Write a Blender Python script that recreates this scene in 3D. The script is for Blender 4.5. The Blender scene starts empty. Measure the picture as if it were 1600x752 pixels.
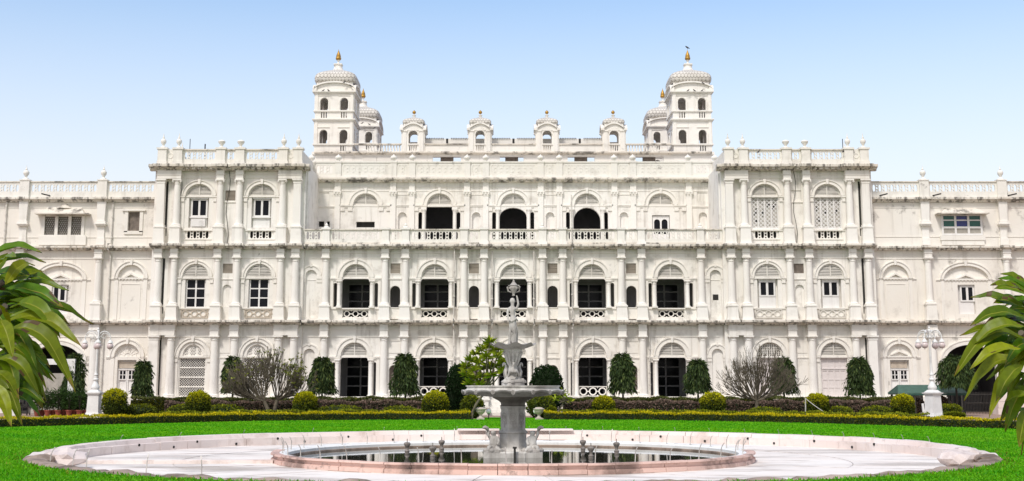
import bpy, bmesh, math, random
import numpy as np
from mathutils import Vector, Matrix
from mathutils.geometry import delaunay_2d_cdt

PI = math.pi
S = bpy.context.scene
C = S.collection
random.seed(7)
rng = np.random.default_rng(7)

# ------------------------------------------------------------------ camera, sky, sun, exposure
PITCH = math.radians(9.7)
EYE = 1.9
FPX = 2029.0                      # focal length in pixels of the 1600 px wide photograph
cam_data = bpy.data.cameras.new("camera")
cam = bpy.data.objects.new("camera", cam_data)
C.objects.link(cam)
cam.location = (-0.09, 0.0, EYE)
cam.rotation_euler = (PI / 2 + PITCH, 0, 0)
cam_data.sensor_width = 36.0
cam_data.lens = FPX / 1600 * 36
cam_data.shift_y = -120.0 / 1600
cam_data.clip_end = 5000
S.camera = cam

SUN_EL, SUN_AZ = math.radians(52), math.radians(205)     # azimuth clockwise from +Y (behind the camera, a little to the left)
w = bpy.data.worlds.new("World")
S.world = w
w.use_nodes = True
wn = w.node_tree
sky = wn.nodes.new("ShaderNodeTexSky")
sky.sky_type = 'NISHITA'
sky.sun_disc = False
sky.sun_elevation = SUN_EL
sky.sun_rotation = SUN_AZ
sky.altitude = 0
sky.air_density = 1.05
sky.dust_density = 0.8
sky.ozone_density = 0.6
bg = wn.nodes["Background"]
bg.inputs[1].default_value = 0.109
# thin white haze towards the horizon; sky behind the camera whitened only to neutralise the facade's light
tc = wn.nodes.new("ShaderNodeTexCoord")
sx_ = wn.nodes.new("ShaderNodeSeparateXYZ")
wn.links.new(tc.outputs["Generated"], sx_.inputs[0])
h1 = wn.nodes.new("ShaderNodeMapRange")
h1.inputs[1].default_value, h1.inputs[2].default_value, h1.inputs[3].default_value, h1.inputs[4].default_value = 0.09, 0.295, 0.88, 0.0
wn.links.new(sx_.outputs[2], h1.inputs[0])
h2 = wn.nodes.new("ShaderNodeMapRange")
h2.inputs[1].default_value, h2.inputs[2].default_value, h2.inputs[3].default_value, h2.inputs[4].default_value = -0.75, 0.25, 0.8, 0.0
wn.links.new(sx_.outputs[1], h2.inputs[0])
hm = wn.nodes.new("ShaderNodeMath")
hm.operation = 'MAXIMUM'
wn.links.new(h1.outputs[0], hm.inputs[0])
wn.links.new(h2.outputs[0], hm.inputs[1])
mxs = wn.nodes.new("ShaderNodeMix")
mxs.data_type = 'RGBA'
mxs.inputs[7].default_value = (4.62, 4.42, 4.38, 1)
wn.links.new(hm.outputs[0], mxs.inputs[0])
wn.links.new(sky.outputs[0], mxs.inputs[6])
wn.links.new(mxs.outputs[2], bg.inputs[0])

sd = bpy.data.lights.new("sun", 'SUN')
sd.energy = 1.5
sd.angle = math.radians(10)
sd.color = (1.0, 0.95, 0.88)
sun = bpy.data.objects.new("sun", sd)
C.objects.link(sun)
sdir = Vector((math.sin(SUN_AZ) * math.cos(SUN_EL), math.cos(SUN_AZ) * math.cos(SUN_EL), math.sin(SUN_EL)))
sun.rotation_euler = sdir.to_track_quat('Z', 'Y').to_euler()
sun.location = (-30, -30, 60)

S.view_settings.view_transform = 'Standard'
S.view_settings.look = 'None'
S.view_settings.exposure = 0.90
S.view_settings.gamma = 1
S.view_settings.use_curve_mapping = False
S.cycles.max_bounces = 6
S.cycles.use_denoising = True


def at(px, py, d):
    """metres (x, z) of the photograph's point (px, py) when it lies d metres in front of the camera"""
    t = (256.0 - py) / FPX
    c, s = math.cos(PITCH), math.sin(PITCH)
    z = d * (t * c + s) / (c - t * s)
    return (px - 800.0) * (d * c + z * s) / FPX - 0.09, z + EYE


def on_ground(px, py, z=0.0):
    lo, hi = 3.0, 400.0
    for _ in range(50):
        m = (lo + hi) / 2
        if at(px, py, m)[1] > z:
            lo = m
        else:
            hi = m
    return at(px, py, lo)[0], lo


# ------------------------------------------------------------------ materials
def new_mat(name):
    m = bpy.data.materials.new(name)
    m.use_nodes = True
    nt = m.node_tree
    return m, nt, nt.nodes["Principled BSDF"]


class G:
    """little node graph writer"""
    def __init__(s, nt):
        s.nt = nt
        s.pos = None

    def n(s, typ, **kw):
        nd = s.nt.nodes.new(typ)
        for k, v in kw.items():
            setattr(nd, k, v)
        return nd

    def l(s, a, b):
        s.nt.links.new(a, b)

    def position(s):
        if s.pos is None:
            s.pos = s.n("ShaderNodeNewGeometry").outputs["Position"]
        return s.pos

    def noise(s, scale, detail=4, rough=0.55, stretch=None, src=None):
        v = src or s.position()
        if stretch:
            mp = s.n("ShaderNodeMapping")
            mp.inputs["Scale"].default_value = stretch
            s.l(v, mp.inputs[0])
            v = mp.outputs[0]
        nd = s.n("ShaderNodeTexNoise")
        nd.inputs["Scale"].default_value = scale
        nd.inputs["Detail"].default_value = detail
        nd.inputs["Roughness"].default_value = rough
        s.l(v, nd.inputs["Vector"])
        return nd.outputs["Fac"]

    def ramp(s, fac, a, b, va=0.0, vb=1.0):
        nd = s.n("ShaderNodeMapRange", clamp=True)
        nd.inputs[1].default_value, nd.inputs[2].default_value = a, b
        nd.inputs[3].default_value, nd.inputs[4].default_value = va, vb
        s.l(fac, nd.inputs[0])
        return nd.outputs[0]

    def mix(s, fac, a, b):
        nd = s.n("ShaderNodeMix", data_type='RGBA')
        for i, v in ((0, fac), (6, a), (7, b)):
            if isinstance(v, (int, float)):
                nd.inputs[i].default_value = v
            elif isinstance(v, tuple):
                nd.inputs[i].default_value = (*v, 1)
            else:
                s.l(v, nd.inputs[i])
        return nd.outputs[2]

    def math(s, op, a, b=None):
        nd = s.n("ShaderNodeMath", operation=op)
        for i, v in ((0, a), (1, b)):
            if v is None:
                continue
            if isinstance(v, (int, float)):
                nd.inputs[i].default_value = v
            else:
                s.l(v, nd.inputs[i])
        return nd.outputs[0]

    def bump(s, h, bsdf, strength=0.3, dist=0.02):
        nd = s.n("ShaderNodeBump")
        nd.inputs["Strength"].default_value = strength
        nd.inputs["Distance"].default_value = dist
        s.l(h, nd.inputs["Height"])
        s.l(nd.outputs[0], bsdf.inputs["Normal"])


def plaster(name, base, warm, grime, patch=(0.56, 0.74), pfac=0.35, streak=0.35, sthr=(0.56, 0.76), black=0.0, bthr=(0.55, 0.66),
            bstretch=(1.0, 1.0, 0.8), bscale=0.9, rough=0.8):
    m, nt, b = new_mat(name)
    g = G(nt)
    c = g.mix(g.ramp(g.noise(0.22, 5), 0.35, 0.65), base, warm)
    f = g.math('MULTIPLY', g.ramp(g.noise(0.8, 8, 0.65), *patch), pfac)
    c = g.mix(f, c, grime)
    f = g.math('MULTIPLY', g.ramp(g.noise(1.6, 7, 0.6, stretch=(1.5, 1.5, 0.13)), *sthr), streak)
    c = g.mix(f, c, grime)
    if black:
        a = g.ramp(g.noise(bscale, 9, 0.68, stretch=bstretch), *bthr)
        c = g.mix(g.math('MULTIPLY', a, black), c, (0.055, 0.048, 0.04))
    g.l(c, b.inputs["Base Color"])
    b.inputs["Roughness"].default_value = rough
    g.bump(g.noise(5.0, 8, 0.6), b, 0.25, 0.03)
    return m


WHITE = (0.835, 0.81, 0.77)
WARM = (0.80, 0.76, 0.70)
GRIME = (0.34, 0.30, 0.25)
M = {}
M['plaster'] = plaster('whitewashed_plaster', WHITE, WARM, GRIME, patch=(0.53, 0.70), pfac=0.5, streak=0.55, sthr=(0.53, 0.70), black=0.5, bthr=(0.645, 0.72), bscale=1.1, bstretch=(1, 1, 0.6))
M['trim'] = plaster('painted_trim', (0.83, 0.80, 0.75), (0.80, 0.755, 0.69), GRIME, pfac=0.35, streak=0.4, black=0.3, bthr=(0.66, 0.74))
M['column'] = plaster('column_plaster', (0.85, 0.825, 0.78), (0.82, 0.78, 0.72), GRIME, pfac=0.25, streak=0.4)
M['cornice'] = plaster('weathered_cornice', (0.74, 0.70, 0.63), (0.66, 0.60, 0.52), GRIME, pfac=0.6, streak=0.5, black=0.82,
                       bthr=(0.49, 0.59), bstretch=(3.4, 3.4, 0.7))
M['parapet'] = plaster('weathered_parapet', (0.81, 0.785, 0.735), (0.78, 0.74, 0.675), GRIME, pfac=0.4, black=0.65, bthr=(0.62, 0.72),
                       bstretch=(1, 1, 1.2))
M['coping'] = plaster('weathered_coping', (0.74, 0.69, 0.61), (0.66, 0.6, 0.52), GRIME, pfac=0.5, black=0.8, bthr=(0.5, 0.62),
                      bstretch=(1.5, 1.5, 1.5))
M['wing'] = plaster('stained_wing_plaster', (0.81, 0.775, 0.72), (0.78, 0.73, 0.66), GRIME, pfac=0.45, streak=0.45, black=0.75, bthr=(0.59, 0.69),
                    bstretch=(0.5, 0.5, 0.4))
M['louvre'] = plaster('weathered_louvre', (0.74, 0.71, 0.66), (0.66, 0.62, 0.56), (0.3, 0.27, 0.23), pfac=0.55, streak=0.2)
M['stone'] = plaster('fountain_stone', (0.46, 0.43, 0.40), (0.36, 0.33, 0.30), (0.11, 0.10, 0.085), patch=(0.5, 0.7), pfac=0.65, streak=0.55,
                     sthr=(0.5, 0.68), black=0.35, bthr=(0.58, 0.7), bscale=3)
M['stained_shaded'] = plaster('shaded_stained_stone', (0.27, 0.245, 0.22), (0.20, 0.18, 0.16), (0.08, 0.07, 0.06), patch=(0.45, 0.65), pfac=0.7, streak=0.6, sthr=(0.48, 0.66))  # stain streaks over a base darkened to stand for shade under the basin
M['ventwood'] = plaster('brown_grey_vent', (0.40, 0.35, 0.29), (0.33, 0.28, 0.23), (0.15, 0.12, 0.1), pfac=0.6)
M['marble'] = plaster('fountain_marble', (0.62, 0.595, 0.56), (0.53, 0.505, 0.47), (0.17, 0.15, 0.13), patch=(0.48, 0.66), pfac=0.65, streak=0.6,
                      sthr=(0.48, 0.66), black=0.3, bthr=(0.58, 0.68), bscale=3)
M['basin'] = plaster('basin_wall_marble', (0.78, 0.70, 0.66), (0.72, 0.60, 0.55), (0.30, 0.20, 0.14), patch=(0.55, 0.72), pfac=0.5, streak=0.4,
                     black=0.4, bthr=(0.62, 0.74), bscale=2.2)
M['rim'] = plaster('eroded_rim', (0.46, 0.36, 0.29), (0.30, 0.22, 0.17), (0.10, 0.07, 0.05), patch=(0.45, 0.6), pfac=0.8, streak=0.2)
M['pink'] = plaster('pink_kerb', (0.70, 0.50, 0.43), (0.60, 0.40, 0.34), (0.17, 0.11, 0.09), patch=(0.5, 0.64), pfac=0.75, streak=0.4,
                    black=0.8, bthr=(0.57, 0.66), bscale=1.7)
M['poolwhite'] = plaster('pool_white', (0.82, 0.81, 0.79), (0.78, 0.77, 0.74), (0.24, 0.2, 0.14), patch=(0.56, 0.7), pfac=0.4)


def floor_mat():
    m, nt, b = new_mat('basin_floor_marble')
    g = G(nt)
    c = g.mix(g.ramp(g.noise(0.5, 5), 0.35, 0.65), (0.87, 0.81, 0.75), (0.83, 0.745, 0.68))
    wet = g.ramp(g.noise(0.33, 7, 0.65, stretch=(0.5, 1.6, 1)), 0.50, 0.60)
    c = g.mix(g.math('MULTIPLY', wet, 0.6), c, (0.36, 0.29, 0.235))
    c = g.mix(g.math('MULTIPLY', g.ramp(g.noise(1.1, 8, 0.65, stretch=(0.4, 2.2, 1)), 0.55, 0.64), 0.65), c, (0.34, 0.245, 0.185))
    g.l(c, b.inputs["Base Color"])
    g.l(g.ramp(wet, 0, 1, 0.75, 0.35), b.inputs["Roughness"])
    return m


M['floor'] = floor_mat()


def simple(name, col, rough=0.6, metal=0.0, var=0.25, scale=4.0, spec=None):
    m, nt, b = new_mat(name)
    g = G(nt)
    c = g.mix(g.ramp(g.noise(scale, 6), 0.35, 0.68), col, tuple(v * (1 - var) for v in col))
    g.l(c, b.inputs["Base Color"])
    b.inputs["Roughness"].default_value = rough
    b.inputs["Metallic"].default_value = metal
    if spec is not None:
        b.inputs["Specular IOR Level"].default_value = spec
    return m


M['dark'] = simple('dark_interior', (0.07, 0.07, 0.075), 0.9, var=0.4, scale=1.0)  # even near-black tone on inner walls of top verandah and carriage porches
M['indoor'] = simple('verandah_wall_paint', (0.36, 0.355, 0.36), 0.9, var=0.3, scale=0.6)
M['doorframe'] = simple('grey_door_paint', (0.34, 0.335, 0.34), 0.7)
M['glass'] = simple('dark_window_glass', (0.012, 0.013, 0.018), 0.15, var=0.6, scale=0.9, spec=0.12)
M['slot'] = simple('dark_gap', (0.03, 0.028, 0.026), 0.9)
M['gap'] = simple('louvre_gap', (0.13, 0.115, 0.10), 0.9)
M['whitewood'] = plaster('white_painted_wood', (0.80, 0.79, 0.77), (0.76, 0.73, 0.71), (0.4, 0.34, 0.3), pfac=0.25, streak=0.3)
M['pinkwood'] = plaster('faded_pinkish_wood', (0.72, 0.66, 0.64), (0.66, 0.60, 0.58), (0.34, 0.28, 0.25), pfac=0.5, streak=0.4)
M['beige'] = simple('beige_carved_panel', (0.56, 0.48, 0.39), 0.85)
M['jali'] = simple('grey_jali_stone', (0.20, 0.175, 0.15), 0.85, var=0.4)
M['jali_light'] = plaster('old_urn_stone', (0.52, 0.46, 0.41), (0.44, 0.38, 0.33), GRIME, pfac=0.6)
M['brownpane'] = simple('rusty_brown_panel', (0.21, 0.17, 0.14), 0.7, var=0.5)
M['greenglass'] = simple('green_coloured_glass', (0.008, 0.10, 0.075), 0.2)
M['blueglass'] = simple('blue_coloured_glass', (0.018, 0.028, 0.19), 0.2)
M['frosted'] = simple('beige_frosted_glass', (0.42, 0.39, 0.34), 0.5)
M['gold'] = simple('gilded_finial', (0.52, 0.29, 0.055), 0.5, 0.6, 0.4, 3.0)
M['pipe'] = simple('drainpipe_paint', (0.72, 0.68, 0.62), 0.6)
M['iron'] = simple('dark_iron', (0.05, 0.045, 0.04), 0.6, 0.3)
M['lamp_white'] = simple('white_lamp_paint', (0.78, 0.77, 0.75), 0.5, var=0.12)
M['globe'] = simple('opal_glass_globe', (0.66, 0.55, 0.54), 0.3, var=0.1)
M['globe_white'] = simple('white_globe_lamp', (0.85, 0.85, 0.85), 0.3, var=0.03)
M['roofgreen'] = simple('green_sheet_roof', (0.06, 0.135, 0.10), 0.55, var=0.3)
M['roofgreen2'] = simple('dark_green_gable', (0.02, 0.08, 0.06), 0.6)
M['terracotta'] = simple('terracotta', (0.30, 0.075, 0.045), 0.8)
M['soil'] = simple('garden_soil', (0.07, 0.05, 0.035), 0.95, scale=2)
M['bird'] = simple('dark_feathers', (0.045, 0.042, 0.042), 0.7)
M['nozzle'] = simple('tarnished_vase_stone', (0.27, 0.235, 0.21), 0.7, var=0.5, scale=12)
M['spray'] = simple('white_spray_pipe', (0.62, 0.58, 0.53), 0.4, 0.2)
M['rock'] = plaster('marble_rock', (0.74, 0.66, 0.63), (0.62, 0.52, 0.48), (0.26, 0.18, 0.15), patch=(0.5, 0.66), pfac=0.6)
M['stake'] = simple('pale_wood_stake', (0.55, 0.53, 0.48), 0.7)
M['bark_grey'] = simple('grey_bark', (0.155, 0.13, 0.09), 0.9, var=0.55, scale=6)
M['bark_dark'] = simple('dark_bark', (0.05, 0.04, 0.03), 0.9, var=0.4)


def leaf_mat(name, transl=0.25, rough=0.5, spec=0.12):
    m, nt, b = new_mat(name)
    g = G(nt)
    a = g.n("ShaderNodeAttribute", attribute_name='lcol')
    g.l(a.outputs["Color"], b.inputs["Base Color"])
    b.inputs["Roughness"].default_value = rough
    b.inputs["Specular IOR Level"].default_value = spec
    t = g.n("ShaderNodeBsdfTranslucent")
    g.l(a.outputs["Color"], t.inputs[0])
    mx = g.n("ShaderNodeMixShader")
    mx.inputs[0].default_value = transl
    g.l(b.outputs[0], mx.inputs[1])
    g.l(t.outputs[0], mx.inputs[2])
    g.l(mx.outputs[0], nt.nodes["Material Output"].inputs[0])
    return m


M['leaf'] = leaf_mat('garden_leaves')
M['bigleaf'] = leaf_mat('large_glossy_leaves', 0.30, 0.38, 0.22)


def scale_mat():
    m, nt, b = new_mat('fish_scale_dome')
    g = G(nt)
    uv = g.n("ShaderNodeUVMap").outputs[0]
    sp = g.n("ShaderNodeSeparateXYZ")
    g.l(uv, sp.inputs[0])
    u, v = sp.outputs[0], sp.outputs[1]
    rowi = g.math('FLOOR', v)
    fv = g.math('FRACT', v)
    off = g.math('MULTIPLY', g.math('MODULO', rowi, 2.0), 0.5)
    fu = g.math('SUBTRACT', g.math('FRACT', g.math('ADD', u, off)), 0.5)
    # rounded scale hanging down: distance from the top centre of the cell
    d = g.math('SQRT', g.math('ADD', g.math('POWER', g.math('MULTIPLY', g.math('ABSOLUTE', fu), 1.5), 2.0),
                              g.math('POWER', g.math('SUBTRACT', 1.0, fv), 2.0)))
    line = g.ramp(g.math('ABSOLUTE', g.math('SUBTRACT', d, 0.80)), 0.05, 0.17, 1.0, 0.0)
    nz = g.noise(1.2, 6)
    c = g.mix(g.ramp(nz, 0.4, 0.7), (0.70, 0.665, 0.61), (0.58, 0.545, 0.49))
    c = g.mix(g.math('MULTIPLY', line, 0.7), c, (0.25, 0.22, 0.19))
    c = g.mix(g.math('MULTIPLY', g.ramp(g.noise(2.0, 8, 0.7), 0.6, 0.7), 0.5), c, (0.22, 0.2, 0.17))
    g.l(c, b.inputs["Base Color"])
    b.inputs["Roughness"].default_value = 0.75
    g.bump(g.math('SUBTRACT', 1.0, line), b, 0.6, 0.06)
    return m


M['scale'] = scale_mat()


def grass_mat():
    m, nt, b = new_mat('lawn_grass')
    g = G(nt)
    c = g.mix(g.ramp(g.noise(0.25, 5), 0.35, 0.65), (0.085, 0.40, 0.004), (0.16, 0.44, 0.007))
    c = g.mix(g.ramp(g.noise(1.6, 9, 0.75), 0.42, 0.72), c, (0.045, 0.26, 0.004))
    c = g.mix(g.math('MULTIPLY', g.ramp(g.noise(14.0, 4, 0.7), 0.5, 0.75), 0.6), c, (0.14, 0.31, 0.03))
    c = g.mix(g.math('MULTIPLY', g.ramp(g.noise(0.6, 7, 0.7), 0.62, 0.74), 0.55), c, (0.22, 0.20, 0.03))
    g.l(c, b.inputs["Base Color"])
    b.inputs["Roughness"].default_value = 0.9
    b.inputs["Specular IOR Level"].default_value = 0.0
    g.bump(g.noise(9.0, 8, 0.75), b, 1.0, 0.12)
    return m


M['grass'] = grass_mat()
M['ground'] = simple('reddish_paving', (0.36, 0.25, 0.20), 0.9, var=0.3, scale=0.8)


def water_mat():
    m, nt, b = new_mat('still_pool_water')
    g = G(nt)
    b.inputs["Base Color"].default_value = (0.035, 0.035, 0.022, 1)
    b.inputs["Roughness"].default_value = 0.03
    b.inputs["IOR"].default_value = 1.33
    b.inputs["Specular IOR Level"].default_value = 0.9
    g.bump(g.noise(1.4, 3, 0.5, stretch=(1, 0.6, 1)), b, 0.008, 0.02)
    return m


M['water'] = water_mat()


# ------------------------------------------------------------------ mesh helpers
class MB:
    """collects shapes; build() links them as ONE mesh object"""
    def __init__(s):
        s.v, s.f, s.uv = [], [], None

    def add(s, vs, fs):
        o = len(s.v)
        s.v += [tuple(p) for p in vs]
        s.f += [tuple(i + o for i in f) for f in fs]
        return s

    def box(s, x0, x1, y0, y1, z0, z1, tx=0.0, ty=0.0):
        """tx, ty: how much the top is drawn in on each side"""
        return s.add([(x0, y0, z0), (x1, y0, z0), (x1, y1, z0), (x0, y1, z0),
                      (x0 + tx, y0 + ty, z1), (x1 - tx, y0 + ty, z1), (x1 - tx, y1 - ty, z1), (x0 + tx, y1 - ty, z1)],
                     [(0, 3, 2, 1), (4, 5, 6, 7), (0, 1, 5, 4), (1, 2, 6, 5), (2, 3, 7, 6), (3, 0, 4, 7)])

    def prism(s, poly, y0, y1):
        n = len(poly)
        vs = [(x, y0, z) for x, z in poly] + [(x, y1, z) for x, z in poly]
        fs = [tuple(range(n)), tuple(range(2 * n - 1, n - 1, -1))]
        fs += [(i, (i + 1) % n, n + (i + 1) % n, n + i) for i in range(n)]
        return s.add(vs, fs)

    def sweep_x(s, x0, x1, prof):
        """prof: closed list of (y, z)"""
        n = len(prof)
        vs = [(x0, y, z) for y, z in prof] + [(x1, y, z) for y, z in prof]
        fs = [tuple(range(n)), tuple(range(2 * n - 1, n - 1, -1))]
        fs += [(i, (i + 1) % n, n + (i + 1) % n, n + i) for i in range(n)]
        return s.add(vs, fs)

    def lathe(s, prof, cx=0.0, cy=0.0, n=16, rot=0.0, sx=1.0, sy=1.0):
        k = len(prof)
        vs = []
        for r, z in prof:
            for i in range(n):
                a = 2 * PI * i / n + rot
                vs.append((cx + r * sx * math.cos(a), cy + r * sy * math.sin(a), z))
        fs = [(j * n + i, j * n + (i + 1) % n, (j + 1) * n + (i + 1) % n, (j + 1) * n + i) for j in range(k - 1) for i in range(n)]
        fs += [tuple(range(n - 1, -1, -1)), tuple((k - 1) * n + i for i in range(n))]
        return s.add(vs, fs)

    def arc(s, cx, cz, rix, riz, rox, roz, y0, y1, a0=0.0, a1=PI, n=20):
        vs, fs = [], []
        for i in range(n + 1):
            a = a0 + (a1 - a0) * i / n
            c, q = math.cos(a), math.sin(a)
            vs += [(cx + rix * c, y0, cz + riz * q), (cx + rox * c, y0, cz + roz * q),
                   (cx + rox * c, y1, cz + roz * q), (cx + rix * c, y1, cz + riz * q)]
        full = abs(a1 - a0 - 2 * PI) < 1e-6
        for i in range(n):
            b = 4 * i
            for j in range(4):
                fs.append((b + j, b + (j + 1) % 4, b + 4 + (j + 1) % 4, b + 4 + j))
        if not full:
            fs += [(3, 2, 1, 0), tuple(4 * n + j for j in range(4))]
        return s.add(vs, fs)

    def disc(s, cx, cz, rx, rz, y0, y1, a0=0.0, a1=PI, n=20):
        m = n if a1 - a0 > 6.2 else n + 1
        return s.prism([(cx + rx * math.cos(a0 + (a1 - a0) * i / n), cz + rz * math.sin(a0 + (a1 - a0) * i / n)) for i in range(m)], y0, y1)

    def tube(s, pts, rad, n=6):
        pts = [Vector(p) for p in pts]
        if isinstance(rad, (int, float)):
            rad = [rad] * len(pts)
        vs, fs = [], []
        up = Vector((0.13, 0.27, 0.95))
        for i, p in enumerate(pts):
            t = (pts[min(i + 1, len(pts) - 1)] - pts[max(i - 1, 0)]).normalized()
            u = t.cross(up if abs(t.dot(up)) < 0.95 else Vector((1, 0, 0))).normalized()
            q = t.cross(u)
            for k in range(n):
                a = 2 * PI * k / n
                vs.append(p + (u * math.cos(a) + q * math.sin(a)) * rad[i])
        for i in range(len(pts) - 1):
            for k in range(n):
                fs.append((i * n + k, i * n + (k + 1) % n, (i + 1) * n + (k + 1) % n, (i + 1) * n + k))
        fs += [tuple(range(n - 1, -1, -1)), tuple((len(pts) - 1) * n + k for k in range(n))]
        return s.add(vs, fs)

    def sheet(s, outer, holes, y0, y1):
        """flat wall in the xz plane with holes, thick from y0 to y1"""
        vs, fc, loops = [], [], []
        for lp in [outer] + holes:
            if sum(a[0] * b[1] - b[0] * a[1] for a, b in zip(lp, lp[1:] + lp[:1])) < 0:
                lp = lp[::-1]
            b, n = len(vs), len(lp)
            vs += [Vector((x, z)) for x, z in lp]
            fc.append(list(range(b, b + n)))
            loops.append((b, n))
        ov, oe, of, *_ = delaunay_2d_cdt(vs, [], fc, 5, 1e-6)
        s.add([(p.x, y0, p.y) for p in ov], of)
        s.add([(p.x, y1, p.y) for p in ov], [tuple(reversed(f)) for f in of])
        for b, n in loops:
            lp = vs[b:b + n]
            s.add([(p.x, y0, p.y) for p in lp] + [(p.x, y1, p.y) for p in lp],
                  [(i, (i + 1) % n, n + (i + 1) % n, n + i) for i in range(n)])
        return s

    def lattice(s, x0, x1, z0, z1, pitch, wd, y0, y1):
        """diagonal crossing bars inside a rectangle"""
        W, Hh = x1 - x0, z1 - z0
        for sg in (1, -1):
            c = -Hh
            while c < W:
                a, b = max(0.0, c), min(W, c + Hh)
                if b - a > 0.03:
                    za, zb = a - c, b - c
                    if sg < 0:
                        za, zb = Hh - za, Hh - zb
                    h = wd * 0.7
                    yy = (y0, (y0 + y1) / 2) if sg > 0 else ((y0 + y1) / 2 + 0.001, y1)
                    s.prism([(x0 + a, z0 + za - h), (x0 + b, z0 + zb - h), (x0 + b, z0 + zb + h), (x0 + a, z0 + za + h)], *yy)
                c += pitch
        return s

    def clusters(s):
        """index groups of the separate pieces: shapes whose bounding boxes touch belong together"""
        par = list(range(len(s.v)))

        def find(i):
            while par[i] != i:
                par[i] = par[par[i]]
                i = par[i]
            return i
        for f in s.f:
            a = find(f[0])
            for i in f[1:]:
                par[find(i)] = a
        comp = {}
        for i in range(len(s.v)):
            comp.setdefault(find(i), []).append(i)
        items = []
        for ids in comp.values():
            p = np.array([s.v[i] for i in ids])
            items.append([p.min(0) - 0.02, p.max(0) + 0.02, ids])
        merged = True
        while merged:
            merged = False
            out = []
            for lo, hi, ids in items:
                for it in out:
                    if (lo <= it[1]).all() and (it[0] <= hi).all():
                        it[0], it[1] = np.minimum(lo, it[0]), np.maximum(hi, it[1])
                        it[2] += ids
                        merged = True
                        break
                else:
                    out.append([lo, hi, ids])
            items = out
        return [it[2] for it in items]

    def build(s, name, mat, parent=None, smooth=None, loc=None, weld=True):
        if name in SPLIT:
            cl = s.clusters()
            if len(cl) > 1:
                own = {}
                for k, ids in enumerate(cl):
                    for i in ids:
                        own[i] = k
                res = []
                for k, ids in enumerate(cl):
                    m = MB()
                    new = {i: j for j, i in enumerate(ids)}
                    m.v = [s.v[i] for i in ids]
                    m.f = [tuple(new[i] for i in f) for f in s.f if own[f[0]] == k]
                    res.append(m._build(name, mat, parent, smooth, loc, weld))
                return res[0]
        return s._build(name, mat, parent, smooth, loc, weld)

    def _build(s, name, mat, parent=None, smooth=None, loc=None, weld=True):
        me = bpy.data.meshes.new(name)
        me.from_pydata(s.v, [], s.f)
        if weld:
            bm = bmesh.new()
            bm.from_mesh(me)
            bmesh.ops.remove_doubles(bm, verts=bm.verts, dist=1e-5)
            bmesh.ops.recalc_face_normals(bm, faces=bm.faces)
            bm.to_mesh(me)
            bm.free()
        return link_mesh(name, me, mat, parent, smooth, loc)


SPLIT = {'parapet_pier', 'balustrade_pier', 'entablature', 'blind_arch_back', 'side_wall', 'roof_tiles', 'colonnette', 'roof_balusters', 'blind_panel', 'slot_back',
         'niche_back', 'verandah_wall', 'recess_shade', 'parapet_return', 'coping', 'coping_block', 'verandah_floor', 'plinth', 'roof_shutter', 'wall_crack', 'torn_hole',
         'balustrade_rail', 'rail', 'stepped_pedestal', 'window_sill', 'window_frame', 'window_panel', 'pane', 'relief_panel', 'post', 'gate_post'}


def merge_into(a, b):
    """add the mesh of b to the mesh of a (mouldings that belong to a wall) and drop b"""
    bm = bmesh.new()
    bm.from_mesh(a.data)
    n = len(bm.faces)
    bm.from_mesh(b.data)
    bm.faces.ensure_lookup_table()
    k = len(a.data.materials)
    for f in bm.faces[n:]:
        f.material_index = k
    bm.to_mesh(a.data)
    bm.free()
    for m in b.data.materials:
        a.data.materials.append(m)
    bpy.data.objects.remove(b)


def link_mesh(name, me, mat, parent=None, smooth=None, loc=None):
    me.materials.append(M[mat] if isinstance(mat, str) else mat)
    if smooth is not None:
        me.shade_smooth()
        if smooth < 180:
            me.set_sharp_from_angle(angle=math.radians(smooth))
    o = bpy.data.objects.new(name, me)
    C.objects.link(o)
    if parent is not None:
        o.parent = parent
    if loc is not None:
        o.location = loc
    return o


def tag(o, label=None, cat=None, group=None, kind=None):
    for k, v in (('label', label), ('category', cat), ('group', group), ('kind', kind)):
        if v:
            o[k] = v
    return o


def empty(name, loc=(0, 0, 0), rz=0.0, parent=None):
    o = bpy.data.objects.new(name, None)
    o.empty_display_size = 0.3
    C.objects.link(o)
    o.location = loc
    o.rotation_euler = (0, 0, rz)
    if parent is not None:
        o.parent = parent
    return o


def copy_tree(o, parent=None):
    c = o.copy()
    C.objects.link(c)
    c.parent = parent
    for ch in list(o.children):
        copy_tree(ch, c)
    return c


def leaf_cloud(name, P, D, L, W, col, parent=None, mat='leaf', loc=None):
    """one mesh of many diamond leaves: bases P, directions D, lengths L, widths W, colours col"""
    n = len(P)
    D = D / np.maximum(np.linalg.norm(D, axis=1, keepdims=True), 1e-6)
    R = rng.normal(size=(n, 3))
    Sd = np.cross(D, R)
    Sd /= np.maximum(np.linalg.norm(Sd, axis=1, keepdims=True), 1e-6)
    L = np.broadcast_to(L, (n,))[:, None]
    W = np.broadcast_to(W, (n,))[:, None]
    V = np.empty((n, 4, 3))
    V[:, 0] = P
    V[:, 1] = P + D * L * 0.45 + Sd * W * 0.5
    V[:, 2] = P + D * L
    V[:, 3] = P + D * L * 0.45 - Sd * W * 0.5
    me = bpy.data.meshes.new(name)
    me.from_pydata(V.reshape(-1, 3).tolist(), [], np.arange(4 * n).reshape(-1, 4).tolist())
    a = me.attributes.new('lcol', 'FLOAT_COLOR', 'FACE')
    cc = np.ones((n, 4), dtype=np.float32)
    cc[:, :3] = np.clip(col, 0.002, 1)
    a.data.foreach_set('color', cc.ravel())
    return link_mesh(name, me, mat, parent, None, loc)


def colours(n, a, b, jit=0.25):
    t = rng.random((n, 1))
    c = np.array(a) * (1 - t) + np.array(b) * t
    return c * (1 + jit * rng.normal(size=(n, 1))).clip(0.35, 1.8)


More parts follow.
